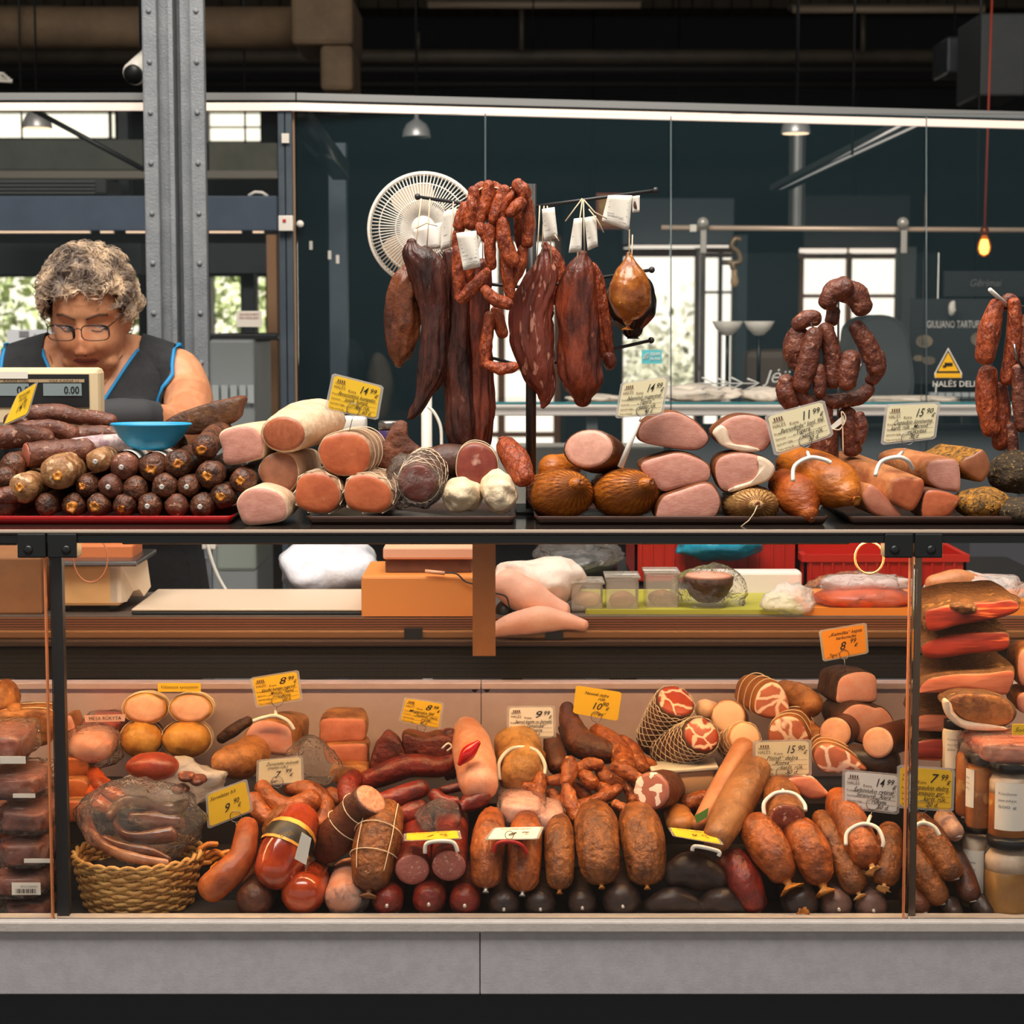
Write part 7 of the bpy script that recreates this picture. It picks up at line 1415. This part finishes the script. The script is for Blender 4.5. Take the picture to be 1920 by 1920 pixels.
def tub(lab, x0, x1, y0, y1, Y, fill, sd):
    t = thing('clear_tub', lab, 'tub', (P((x0+x1)/2,y1,Y).x, Y, z)); bm = BM(); bx(bm, (P(x0+3,1100,Y).x, Y, z), (P(x1-3,1100,Y).x, Y+.07, P(x0,y0+6,Y).z), .006); obj('tub', bm, tubm, t, False)
    bm = BM(); bx(bm, (P(x0,1100,Y).x, Y-.003, P(x0,y0+6,Y).z), (P(x1,1100,Y).x, Y+.073, P(x0,y0,Y).z), .002); obj('lid', bm, tubm, t, False)
    cc = P((x0+x1)/2, (y0+y1)/2+14, Y+.035); cc.z = z+.02; obj('filling', blob(cc, (.026,.024,.016), lump=.2, lf=40, seed=sd, sub=3), fill, t)
tub('clear lidded tub, leftmost of the three on the worktop', 1068, 1134, 1090, 1160, .62, C('fill_peach', (220,176,130), .5), 1)
tub('clear lidded tub, second from the left on the worktop', 1134, 1201, 1080, 1160, .62, C('fill_brown', (190,140,90), .5), 2)
tub('clear lidded tub with brown filling beside the half sausage', 1208, 1276, 1072, 1155, .64, C('fill_dark', (176,120,70), .5, (130,80,44), 60), 3)
onb(1100, 1520, 1158, .60, .28, C('board_lime', (166,160,52), .5), 'cutting_board', 'yellow-green cutting board under the tubs', 'board', .002, None)
bpy.data.objects['cutting_board.001'].scale = (1,1,1)
o_ = bpy.data.objects['cutting_board.001']; 
# half sausage in bag
c = P(1328,1112,.66); bm = BM(); s = S(.66); lathe(bm, Vector((c.x, c.y, z+.012)), [(0,0),(20*s,3*s),(36*s,16*s),(46*s,38*s),(48*s,50*s),(0,52*s)], 28); t = thing('half_sausage', 'halved dark round sausage with pink top in a clear bag', 'sausage', (c.x, c.y, z)); obj('casing', bm, crust_dk, t); obj('cut_face', lathe(BM(), Vector((c.x,c.y,z+.012)), [(0,52*s),(47*s,50*s),(40*s,56*s),(0,60*s)], 28), pinkish, t)
solo('plastic_bag', pblob(1330, 1108, 68, 50, .68, .06, lump=.25, lf=16, seed=96, sharp=True), bag_m, 'clear bag around the halved dark sausage', 'bag')
onb(1296, 1504, 1072, .84, .05, C('tray_white', (226,214,206), .5), 'foam_tray', 'long white tray behind the halved dark sausage', 'tray', .006)
# red crates
def crate(lab, x0, x1, ytop, ybot, Y, dep, sd):
    a_ = P(x0,1050,Y); b_ = P(x1,1050,Y); zt_ = P(1400,ytop,Y).z; z0 = P(1400,ybot,Y).z; t = thing('plastic_crate', lab, 'crate', ((a_.x+b_.x)/2, Y, z0)); w_ = .006
    bm = BM(); bx(bm, (a_.x, Y, z0), (b_.x, Y+w_, zt_)); bx(bm, (a_.x, Y+dep, z0), (b_.x, Y+dep+w_, zt_)); bx(bm, (a_.x, Y, z0), (a_.x+w_, Y+dep, zt_)); bx(bm, (b_.x-w_, Y, z0), (b_.x, Y+dep, zt_)); bx(bm, (a_.x, Y, z0), (b_.x, Y+dep, z0+.005)); obj('walls', bm, red_pl, t, False)
    bm = BM(); bx(bm, (a_.x-.005, Y-.005, zt_-.014), (b_.x+.005, Y+.0, zt_)); bx(bm, (a_.x-.005, Y+dep, zt_-.014), (b_.x+.005, Y+dep+.01, zt_)); bx(bm, (a_.x-.006, Y, zt_-.014), (a_.x, Y+dep, zt_)); bx(bm, (b_.x, Y, zt_-.014), (b_.x+.006, Y+dep, zt_)); obj('rim', bm, red_pl, t, False)
    bm = BM(); n = int((b_.x-a_.x)/.022)
    for k in range(n): bx(bm, (a_.x+.01+k*.022, Y-.004, z0+.006), (a_.x+.014+k*.022, Y, zt_-.016))
    obj('ribs', bm, red_pl, t, False); return t
sd_ = thing('side_table', 'rear work table carrying the red crates', 'table', (P(1550,1100,1.2).x, 1.2, 0))
tx0, tx1 = P(1150,1100,1.0).x, P(2000,1100,1.0).x
obj('tabletop', bx(BM(), (tx0, .94, .98), (tx1, 1.5, 1.0)), dsteel, sd_, False); bm = BM()
for x_ in (tx0+.03, tx1-.03):
    for y_ in (.97, 1.46): bm2 = bx(BM(), (x_-.015, y_-.015, 0), (x_+.015, y_+.015, .98)); obj('leg', bm2, dsteel, sd_, False)
bm.free()
crate('red crate on the left with a teal bag hanging over it', 1190, 1496, 1000, 1094, 1.0, .3, 1)
crate('red crate on the right behind the black clamp', 1508, 1812, 1040, 1102, .95, .35, 2)
crate('third red crate seen behind the right one', 1430, 1600, 1008, 1060, 1.32, .12, 3)
solo('plastic_bag', pblob(1345, 1022, 78, 30, .98, .04, lump=.25, lf=14, seed=97, sharp=True), C('bag_teal', (40,160,186), .25, (20,120,150), 20, .6, 30), 'teal plastic bag hanging over the red crate', 'bag')
for i,(x,y) in enumerate(((1560,1070),(1665,1068),(1620,1082))): solo('packed_roll', pblob(x, y, 34, 16, 1.05+.03*i, .03, lump=.15, lf=20, seed=98+i), C('pack_ochre', (190,120,50), .5), ('ochre packed roll at the left inside the right crate','ochre packed roll near the black clamp','ochre packed roll at the front of the right crate')[i], 'food')
# vacuum bacon on orange board
onb(1512, 2000, 1158, .585, .26, C('board_orange', (226,130,40), .5), 'cutting_board', 'orange cutting board under the wrapped bacon', 'board', .004)
for o2, yy in (('cutting_board.001', .008), ('cutting_board.002', .014)):
    o_ = bpy.data.objects[o2]; o_.location.z = z+.0002; zs = [v.co.z for v in o_.data.vertices]; h0 = max(zs)-min(zs)
    for v in o_.data.vertices: v.co.z = (v.co.z-min(zs))/h0*yy
t = thing('vacuum_pack', 'clear wrapped slab of red bacon on the orange board', 'packed meat', P(1620,1145,.62)); obj('bacon', pblob(1618, 1121, 92, 24, .66, .06, lump=.1, lf=14, seed=101), C('bacon_red', (196,84,40), .35, (160,50,24), 10, aniso=(.3,1,2)), t); obj('plastic_film', pblob(1612, 1112, 108, 42, .67, .075, lump=.14, lf=22, seed=102, sharp=True), bag_m, t)
solo('plastic_sheet', pblob(1478, 1125, 48, 38, .60, .03, lump=.4, lf=16, seed=103, sharp=True), bag_w, 'white plastic film hanging off the lime board', 'plastic')
solo('plastic_sheet', pblob(1620, 1092, 90, 16, .66, .03, lump=.35, lf=20, seed=105, sharp=True), bag_w, 'milky film on top of the wrapped red bacon', 'plastic')
solo('plastic_sheet', pblob(1830, 1100, 110, 28, .66, .05, lump=.35, lf=14, seed=104, sharp=True), bag_w, 'milky plastic wrap behind the bacon stack', 'plastic')
sausage('packed_ham', 'brown and pink ham in plastic behind the bacon stack', 'ham', [(1750,1095,18,.64),(1800,1088,20,.64),(1850,1100,14,.64)], C('ham_mix', (200,130,80), .5, (160,96,56), 12), lump=.1)
thing_box('steel_cupboard', 1806, 1005, 2050, 2150, 1.6, .3, C('cupboard_grey', (70,72,78), .5), 'dark grey cupboard front behind the counter at the right', 'cabinet')
solo('cable_loop', wire(BM(), [P(1630+27*cos(a_), 1046+30*sin(a_), .12) for a_ in [2*pi*k/22 for k in range(22)]], .0017, 6, True), C('cable_cream', (240,196,140), .4), 'cream cable loop hanging beside the right black clamp', 'cable')
# ------------------------------------------------------------ the woman
PY = 1.18
sh_ = P(172, 665, PY); px_ = sh_.x; zs_ = sh_.z          # shoulder line
HC = P(168, 590, PY-.08)                                  # head centre
hip = Vector((px_, PY+.10, .92))
t = thing('person', 'woman with short curly grey hair, glasses and sleeveless dark vest looking down behind the scale', 'person', (px_, PY, 0))
skinm = C('skin', (212,152,112), .5, (192,124,86), 14, .08, 180, sss=.12)
lipm = C('lips', (150,78,66), .5); hairm = C('hair_grey', (168,150,132), .6, (112,98,88), 26)
def ell(bm, pts, n=28):
    """pts: (centre, rx, ry) horizontal ellipses"""
    skin(bm, [[Vector(c)+Vector((cos(2*pi*k/n)*rx, sin(2*pi*k/n)*ry, 0)) for k in range(n)] for c, rx, ry in pts])
body = BM()
X = px_; Yb = PY
ell(body, [((X,Yb+.12,.80),.15,.12),((X,Yb+.12,.86),.20,.15),((X,Yb+.11,.95),.215,.16),((X,Yb+.08,1.06),.205,.155),((X,Yb+.05,1.16),.20,.155),((X,Yb+.03,1.26),.205,.15),((X,Yb+.02,1.35),.205,.13),((X,Yb+.02,zs_-.04),.19,.10),((X,Yb+.01,zs_),.14,.075),((X,Yb+.0,zs_+.02),.07,.055)])
def limb(pts, n=18):
    b, _, _ = tube([Vector(p[:3]) for p in pts], [p[3] for p in pts], seg=n, sub=5); me = bpy.data.meshes.new('x'); b.to_mesh(me); body.from_mesh(me); b.free(); bpy.data.meshes.remove(me)
# bust
limb([(X-.09,Yb-.07,1.28,.075),(X-.09,Yb-.05,1.33,.06)]); limb([(X+.09,Yb-.07,1.28,.075),(X+.09,Yb-.05,1.33,.06)])
# neck leading forward into the bent head
limb([(X,Yb+.03,zs_-.05,.062),(X-.002,Yb-.0,zs_+.0,.058),(HC.x,HC.y+.03,HC.z-.06,.056)])
# trapezius / shoulders
for s in (-1, 1): limb([(X+s*.03,Yb+.02,zs_+.005,.05),(X+s*.10,Yb+.02,zs_-.015,.052),(X+s*.175,Yb+.01,zs_-.045,.058)])
# arms: elbow out, forearm reaching forward over the counter
eR = P(372,792,1.02); wR = P(262,778,.84)
aR = [(X+.175,Yb+.01,zs_-.05,.060),(X+.20,Yb-.03,zs_-.09,.056),(eR.x-.025,eR.y+.02,eR.z+.02,.048),(eR.x-.04,eR.y-.05,eR.z-.004,.042),(wR.x,wR.y,wR.z,.029)]
limb(aR)
eL = Vector((X-.28, 1.04, eR.z)); wL = Vector((X-.05, .86, wR.z-.02))
limb([(X-.175,Yb+.01,zs_-.05,.060),(X-.21,Yb-.03,zs_-.10,.055),(eL.x,eL.y,eL.z+.01,.047),(eL.x+.05,eL.y-.05,eL.z-.0,.041),(wL.x,wL.y,wL.z,.029)])
def hand(w, d, side):
    d = d.normalized(); up = Vector((0,0,1)); sd = d.cross(up).normalized()
    limb([tuple(w)+(.028,), tuple(w+d*.04)+(.031,), tuple(w+d*.085)+(.026,)])
    for k, (o, l) in enumerate(((-.026,.062),(-.009,.07),(.009,.066),(.025,.052))):
        b0 = w+d*.085+sd*o
        limb([tuple(b0)+(.0095,), tuple(b0+d*l*.45+up*-.004)+(.009,), tuple(b0+d*l*.75+up*-.018)+(.0085,), tuple(b0+d*l*.9+up*-.034)+(.0075,)], 10)
    b0 = w+d*.03+sd*(.026*side); limb([tuple(b0)+(.011,), tuple(b0+sd*side*.018+d*.025+up*-.006)+(.010,), tuple(b0+sd*side*.022+d*.05+up*-.018)+(.0085,)], 10)
hand(wR, Vector((-.95,-.3,-.02)), 1); hand(wL, Vector((.7,-.6,-.05)), -1)
# legs and feet
for s in (-1, 1):
    limb([(X+s*.10,Yb+.12,.86,.105),(X+s*.10,Yb+.11,.66,.085),(X+s*.10,Yb+.10,.48,.062),(X+s*.10,Yb+.12,.30,.056),(X+s*.10,Yb+.13,.09,.040)])
    limb([(X+s*.10,Yb+.15,.045,.042),(X+s*.105,Yb+.05,.04,.042),(X+s*.11,Yb-.05,.033,.030)])
# head: displaced ellipsoid, face towards -Y, then pitched down
head = BM(); bmesh.ops.create_uvsphere(head, u_segments=120, v_segments=90, radius=1)
G_ = lambda x, c, w: math.exp(-((x-c)/w)**2)
lipf = []
for v in head.verts:
    n = v.co.copy(); x, y, z = n.x*.073, n.y*.096, n.z*.122
    low = max(0, -z/.122); x *= 1-.20*low**1.6+.08*G_(z,-.055,.035)
    if n.y < .3:
        f_ = min(1, max(0, (.3-n.y)/.6)); d = 0
        if y < 0: y *= 1-.10*G_(z,.0,.05)
        nose = G_(x,0,.010+.010*max(0,min(1,(.0-z)/.045)))*(.030*max(0,min(1,(.016-z)/.052)))*(1 if z > -.046 else math.exp(-((z+.046)/.007)**2))
        d += nose + .007*(G_(x,.013,.007)+G_(x,-.013,.007))*G_(z,-.041,.008)
        d += .006*G_(z,.026,.010)*(G_(x,.034,.022)+G_(x,-.034,.022))
        d -= .013*G_(z,.004,.014)*(G_(x,.033,.019)+G_(x,-.033,.019))
        d += .008*G_(z,.001,.010)*(G_(x,.033,.014)+G_(x,-.033,.014))
        d += .009*(G_(x,.046,.022)+G_(x,-.046,.022))*G_(z,-.040,.028)
        for s in (-1, 1):
            xl = s*(.022+(-.040-z)*.45); 
            if -.085 < z < -.036: d -= .0035*G_(x,xl,.0045)
            xj = s*(.030+(-.075-z)*.2)
            if -.105 < z < -.072: d -= .003*G_(x,xj,.005)
            d -= .0016*G_(z,-.014,.003)*G_(x,s*.034,.018)
        d += .0075*G_(z,-.068,.010)*G_(x,0,.026); d += .005*G_(z,-.0775,.006)*G_(x,0,.018)
        d -= .0055*G_(z,-.0715+.10*x*x/.03,.0024)*(1 if abs(x) < .027 else 0)
        d -= .0015*(G_(z,.046,.002)+G_(z,.058,.002))*G_(x,0,.04)
        d -= .002*(G_(x,.006,.002)+G_(x,-.006,.002))*G_(z,.022,.009)
        d += .011*G_(z,-.104,.013)*G_(x,0,.024)
        y -= d*f_
    if z < -.07 and y > -.03: y = min(y, .05)
    v.co = Vector((x, y, z))
MH = Matrix.Translation(HC) @ Matrix.Rotation(radians(20), 4, 'X') @ Matrix.Scale(1.0, 4)
for v in head.verts: v.co = MH @ v.co
me = bpy.data.meshes.new('x'); head.to_mesh(me); body.from_mesh(me); head.free(); bpy.data.meshes.remove(me)
for s in (-1, 1):   # ears and jowls
    e = MH @ Vector((s*.075, .012, -.012)); bb = blob(e, (.009,.018,.030), lump=.1, lf=60, sub=2); me = bpy.data.meshes.new('x'); bb.to_mesh(me); body.from_mesh(me); bb.free(); bpy.data.meshes.remove(me)
    e = MH @ Vector((s*.034, -.034, -.088)); bb = blob(e, (.024,.032,.018), lump=0, sub=3); me = bpy.data.meshes.new('x'); bb.to_mesh(me); body.from_mesh(me); bb.free(); bpy.data.meshes.remove(me)
bmesh.ops.recalc_face_normals(body, faces=body.faces[:])
me = bpy.data.meshes.new('body_raw'); body.to_mesh(me); body.free()
o_ = bpy.data.objects.new('body_raw', me); COL.objects.link(o_)
md = o_.modifiers.new('r', 'REMESH'); md.mode = 'VOXEL'; md.voxel_size = .0036
md2 = o_.modifiers.new('s', 'SMOOTH'); md2.iterations = 2; md2.factor = .5
dg = bpy.context.evaluated_depsgraph_get(); dg.update(); bme = bpy.data.meshes.new_from_object(o_.evaluated_get(dg)); bpy.data.objects.remove(o_)
MHi = MH.inverted()
def inlip(p):
    q = MHi @ p
    return q.y < -.06 and abs(q.x) < .025*(1-((q.z+.0725)/.012)**2*.6) and -.081 < q.z < -.063
def extract(name, m, fn, off, cuts=(), label=None, bound=None):
    bm = BM(); bm.from_mesh(bme)
    bmesh.ops.delete(bm, geom=[v for v in bm.verts if not fn(v.co, .02)], context='VERTS')
    for co, no in cuts: bmesh.ops.bisect_plane(bm, geom=bm.verts[:]+bm.edges[:]+bm.faces[:], plane_co=co, plane_no=no)
    bmesh.ops.delete(bm, geom=[f for f in bm.faces if not fn(f.calc_center_median(), 0)], context='FACES')
    bmesh.ops.delete(bm, geom=[v for v in bm.verts if not v.link_faces], context='VERTS')
    for v in bm.verts: v.co += v.normal*off
    return bm
aX = px_+.150
VX0, VXT = .0, zs_
def vneck(p, deep):   # opening of the vest at the chest (and round the neck)
    dx = p.x-(px_+.005); top = .098*max(0, min(1, (p.z-deep)/(zs_+.01-deep)))
    return (p.y < Yb+.04 and p.z > deep and abs(dx) < top) or (p.y >= Yb+.04 and p.z > zs_+.0 and abs(dx) < .085) or p.z > zs_+.055
inhead = lambda p: (MHi @ p).z > -.118 and (MHi @ p).length < .118
def vest(p, e): return (not vneck(p, 1.30)) and .78-e < p.z < zs_+.06 and abs(p.x-px_) < .172+e+max(0,(1.28-p.z))*.6 and not inhead(p) and (p.y > Yb-.17)
def arm_cut(p): return abs(p.x-px_) > .235 or p.y < Yb-.165
vb = extract('vest', None, lambda p, e: vest(p, e) and not arm_cut(p), .007)
body_o = bpy.data.objects.new('body', bme); COL.objects.link(body_o); bme.transform(Matrix.Translation((-px_, -PY, 0))); body_o.parent = t
bme.materials.clear(); bme.materials.append(skinm); bme.materials.append(lipm)
for p in bme.polygons:
    p.use_smooth = True
    if inlip(p.center+Vector((px_, PY, 0))): p.material_index = 1
bme.transform(Matrix.Translation((px_, PY, 0)))
vestm = C('vest_black', (34,36,40), .85, (26,28,32), 30, .3); obj('vest', vb, vestm, t)
rb = extract('shirt', None, lambda p, e: vneck(p, 1.295) and p.z < zs_-.085+e and p.z > 1.26 and abs(p.x-px_) < .1 and not inhead(p), .004)
if rb.faces: obj('red_shirt', rb, C('shirt_red', (176,22,24), .8), t)
tb = extract('trousers', None, lambda p, e: .07-e < p.z < .84+e and p.y > Yb-.08, .008); obj('trousers', tb, C('trousers_black', (26,26,30), .85, (20,20,24), 20), t)
sb = extract('shoe', None, lambda p, e: p.z < .085+e, .009); obj('shoes', sb, blackm, t)
gR = (wR-Vector(aR[3][:3])).normalized()
def gl(p, w, d): return (p-w).dot(d) > -.045 and (p-w).length < .22 and p.y < .98 and p.z > wR.z-.12
gb = extract('glove', None, lambda p, e: gl(p, wR, Vector((-.95,-.3,-.02)).normalized()) and p.x > wL.x+.14 or ((p-wR).length < .2 and (p-wR).dot(Vector((-.95,-.3,0)).normalized()) > -.045 and p.z > wR.z-.1 and p.y < .95 and (p-wR).length < (p-wL).length), .003); obj('glove', gb, C('glove_grey', (50,52,56), .8), t)
gb = extract('glove', None, lambda p, e: (p-wL).length < .2 and (p-wL).dot(Vector((.7,-.6,0)).normalized()) > -.045 and p.z > wL.z-.1 and p.y < .95 and (p-wL).length < (p-wR).length, .003); obj('glove', gb, C('glove_grey', (50,52,56), .8), t)
bme.transform(Matrix.Translation((-px_, -PY, 0)))
# blue piping along the garment edges
def shrink(pts, off):
    from mathutils.bvhtree import BVHTree
    out = []
    for p in pts:
        q, n, i, d = BV.find_nearest(Vector(p)-Vector((px_, PY, 0)))
        out.append(q+Vector((px_, PY, 0))+n*off)
    return out
from mathutils.bvhtree import BVHTree
BV = BVHTree.FromPolygons([v.co for v in bme.vertices], [p.vertices for p in bme.polygons])
pipe_m2 = C('piping_blue', (20,130,190), .6); bm = BM()
for s in (-1, 1):
    e = [(px_+.005+s*.098*k/14, Yb-.2, 1.30+(zs_+.01-1.30)*k/14) for k in range(15)]
    out = []
    for x, y, z in e:
        h = BV.ray_cast(Vector((x-px_, -.5, z)), Vector((0,1,0)))
        out.append(h[0]+Vector((px_, PY-.009, 0)) if h[0] else Vector((x, Yb-.15, z)))
    wire(bm, out, .0038, 6)
    ring_ = [Vector((px_+s*.176, Yb+.01+cos(a_)*.085, zs_-.075+sin(a_)*.085)) for a_ in [2*pi*k/26 for k in range(26)]]
    wire(bm, shrink(ring_, .008), .0045, 6, True)
obj('vest_piping', bm, pipe_m2, t)
# eyebrows, lids, glasses, necklace
def face(x, z, o=.002):
    a = MH @ Vector((x, -.2, z)); d = (MH.to_3x3() @ Vector((0,1,0))).normalized(); h = BV.ray_cast(a-Vector((px_, PY, 0)), d)
    return (h[0]+Vector((px_, PY, 0))-d*o) if h[0] else a
browm = C('brow', (96,66,48), .8); lashm = C('lash', (60,40,34), .7)
for s in (-1, 1):
    obj('eyebrow', wire(BM(), [face(s*q, z, .0005) for q, z in ((.012,.021),(.022,.026),(.036,.029),(.050,.023))], .0029, 6), browm, t)
    obj('eyelid_line', wire(BM(), [face(s*q, z, .0003) for q, z in ((.019,-.003),(.027,-.007),(.036,-.008),(.046,-.003))], .0013, 6), lashm, t)
obj('mouth_line', wire(BM(), [face(x, -.0715-.09*x*x/.02, .0001) for x in [(-.026+.052*k/10) for k in range(11)]], .0011, 6), C('mouth_dark', (110,52,44), .6), t)
for s in (-1,1): obj('nostril', wire(BM(), [face(s*.006,-.0475,.0002), face(s*.011,-.0465,.0002)], .0014, 6), lashm, t)
gf = C('spectacle_frame', (52,40,36), .35, metal=.5); g = thing('glasses', None, None, (0,0,0)); 
bpy.data.objects.remove(g)
bm = BM()
fz = .004; d = .016
def gp(x, z): q = MH @ Vector((x, -.118+.25*x*x/.08*.35, z)); return q
for s in (-1, 1):
    pts = [gp(s*(.034+.0275*(abs(cos(a_))**.55)*(1 if cos(a_) > 0 else -1)), fz+.0165*(abs(sin(a_))**.6)*(1 if sin(a_) > 0 else -1)) for a_ in [2*pi*k/32 for k in range(32)]]
    wire(bm, pts, .0011, 6, True)
    wire(bm, [gp(s*.0605, fz+.012), MH @ Vector((s*.079, -.075, fz+.020)), MH @ Vector((s*.083, .0, fz+.028))], .0014, 6)
wire(bm, [gp(-.008, fz+.006), gp(0, fz+.010), gp(.008, fz+.006)], .0011, 6)
go = obj('glasses', bm, gf, t)
for s in (-1, 1):
    pts = [gp(s*(.034+.0265*(abs(cos(a_))**.55)*(1 if cos(a_) > 0 else -1)), fz+.0158*(abs(sin(a_))**.6)*(1 if sin(a_) > 0 else -1)) for a_ in [2*pi*k/32 for k in range(32)]]
    bm = BM(); skin(bm, [pts, [p+Vector((0,.0008,0)) for p in pts]]); obj('lens', bm, film('lens_glass', (255,240,230), .03, .03, .2, 0), go)
nk = []
for k in range(17):
    u = -1+2*k/16; x = px_+u*.075; z = zs_+.0-.085*(1-u*u)
    h = BV.ray_cast(Vector((x-px_, -.6, z)), Vector((0,1,0))); 
    if h[0]: nk.append(h[0]+Vector((px_, PY-.003, 0)))
obj('necklace', wire(BM(), nk, .0012, 6), C('gold', (214,160,90), .3, metal=.8), t)
# hair: cap plus curly strands
rnd = random.Random(11)
hb2 = BM(); cap = blob(Vector((0,.012,.036)), (.089,.104,.096), lump=.17, lf=30, sub=5)
def hairline(q): return not (q.y < -.045 and q.z < .076-.012*abs(q.x/.05)) and not (q.y < .0 and abs(q.x) < .074 and q.z < .03) and q.z > -.055-.02*(q.y > .03) and not (q.y < .035 and q.z < -.03)
bmesh.ops.delete(cap, geom=[v for v in cap.verts if not hairline(v.co)], context='VERTS')
pts0 = [(v.co.copy(), v.normal.copy()) for v in cap.verts]
cap.normal_update(); pts0 = [(v.co.copy(), (v.co-Vector((0,.012,.03))).normalized()) for v in cap.verts]
for v in cap.verts: v.co = MH @ v.co
for k in range(8500):
    p, n = pts0[rnd.randrange(len(pts0))]
    fl = Vector((noise.noise(p*34+Vector((3,0,0))), noise.noise(p*34+Vector((0,9,0))), noise.noise(p*34+Vector((0,0,5))))); fl = (fl-n*fl.dot(n)); fl = fl.normalized() if fl.length > 1e-3 else Vector((1,0,0))
    sw = n.cross(fl); L_ = rnd.uniform(.018,.034); ph = rnd.uniform(-1,1); q = []
    for j in range(6):
        a_ = j/5; q.append(MH @ (p+n*(-.002+.013*sin(pi*a_*.9)+.003*rnd.random()*a_)+fl*L_*a_+sw*(.006*sin(a_*3+ph))))
    wire(hb2, q, .00042, 3)
me = bpy.data.meshes.new('x'); cap.to_mesh(me); hb2.from_mesh(me); cap.free(); bpy.data.meshes.remove(me)
hm, nt, bs_ = nodes('curly_grey_hair'); N = nt.nodes; L = nt.links; tc = N.new('ShaderNodeTexCoord'); nz = N.new('ShaderNodeTexNoise'); nz.inputs['Scale'].default_value = 24; nz.inputs['Detail'].default_value = 4; L.new(tc.outputs['Object'], nz.inputs[0])
r = N.new('ShaderNodeValToRGB'); r.color_ramp.elements[0].position = .4; r.color_ramp.elements[1].position = .6; r.color_ramp.elements[0].color = lin((124,108,98)); r.color_ramp.elements[1].color = lin((238,210,178)); L.new(nz.outputs['Fac'], r.inputs[0]); L.new(r.outputs[0], bs_.inputs['Base Color']); bs_.inputs['Roughness'].default_value = .55
obj('hair', hb2, hm, t)
# ------------------------------------------------------------ light, camera, world
def area(name, loc, rot, sx, sy, e, col):
    l = bpy.data.lights.new(name, 'AREA'); l.shape = 'RECTANGLE'; l.size = sx; l.size_y = sy; l.energy = e; l.color = col
    o = bpy.data.objects.new(name, l); COL.objects.link(o); o.location = loc; o.rotation_euler = rot; return o
area('case_light', (0, .13, 1.185), (radians(-10), 0, 0), 2.9, .03, 14, (1, .61, .27))
area('hall_light_front', (-.6, -1.3, 4.5), (radians(14), 0, 0), 3.5, 1.6, 265, (1, .93, .84))
area('hall_light_stall', (.2, .7, 3.5), (radians(0), 0, 0), 3.4, .8, 50, (1, .88, .74))
su = bpy.data.lights.new('sun', 'SUN'); su.energy = 9; su.color = (1,.96,.88); su.angle = radians(2); so = bpy.data.objects.new('sun', su); COL.objects.link(so); so.rotation_euler = (radians(24), 0, radians(8))
w_ = bpy.data.worlds.new('World'); sc.world = w_; w_.use_nodes = True; nt = w_.node_tree; bg = nt.nodes['Background']
bg.inputs[0].default_value = (1, .95, .88, 1); bg.inputs[1].default_value = .5
cd = bpy.data.cameras.new('Camera'); co = bpy.data.objects.new('Camera', cd); COL.objects.link(co); co.location = CAM; co.rotation_euler = (radians(90)-TH, 0, 0)
cd.sensor_width = 36; cd.lens = 36*F/1920; cd.clip_end = 60; cd.dof.use_dof = True; cd.dof.focus_distance = 3.12; cd.dof.aperture_fstop = 9
sc.camera = co
sc.view_settings.view_transform = 'Standard'; sc.view_settings.look = 'None'; sc.view_settings.exposure = 0; sc.view_settings.gamma = 1
sc.cycles.transparent_max_bounces = 24; sc.cycles.max_bounces = 8
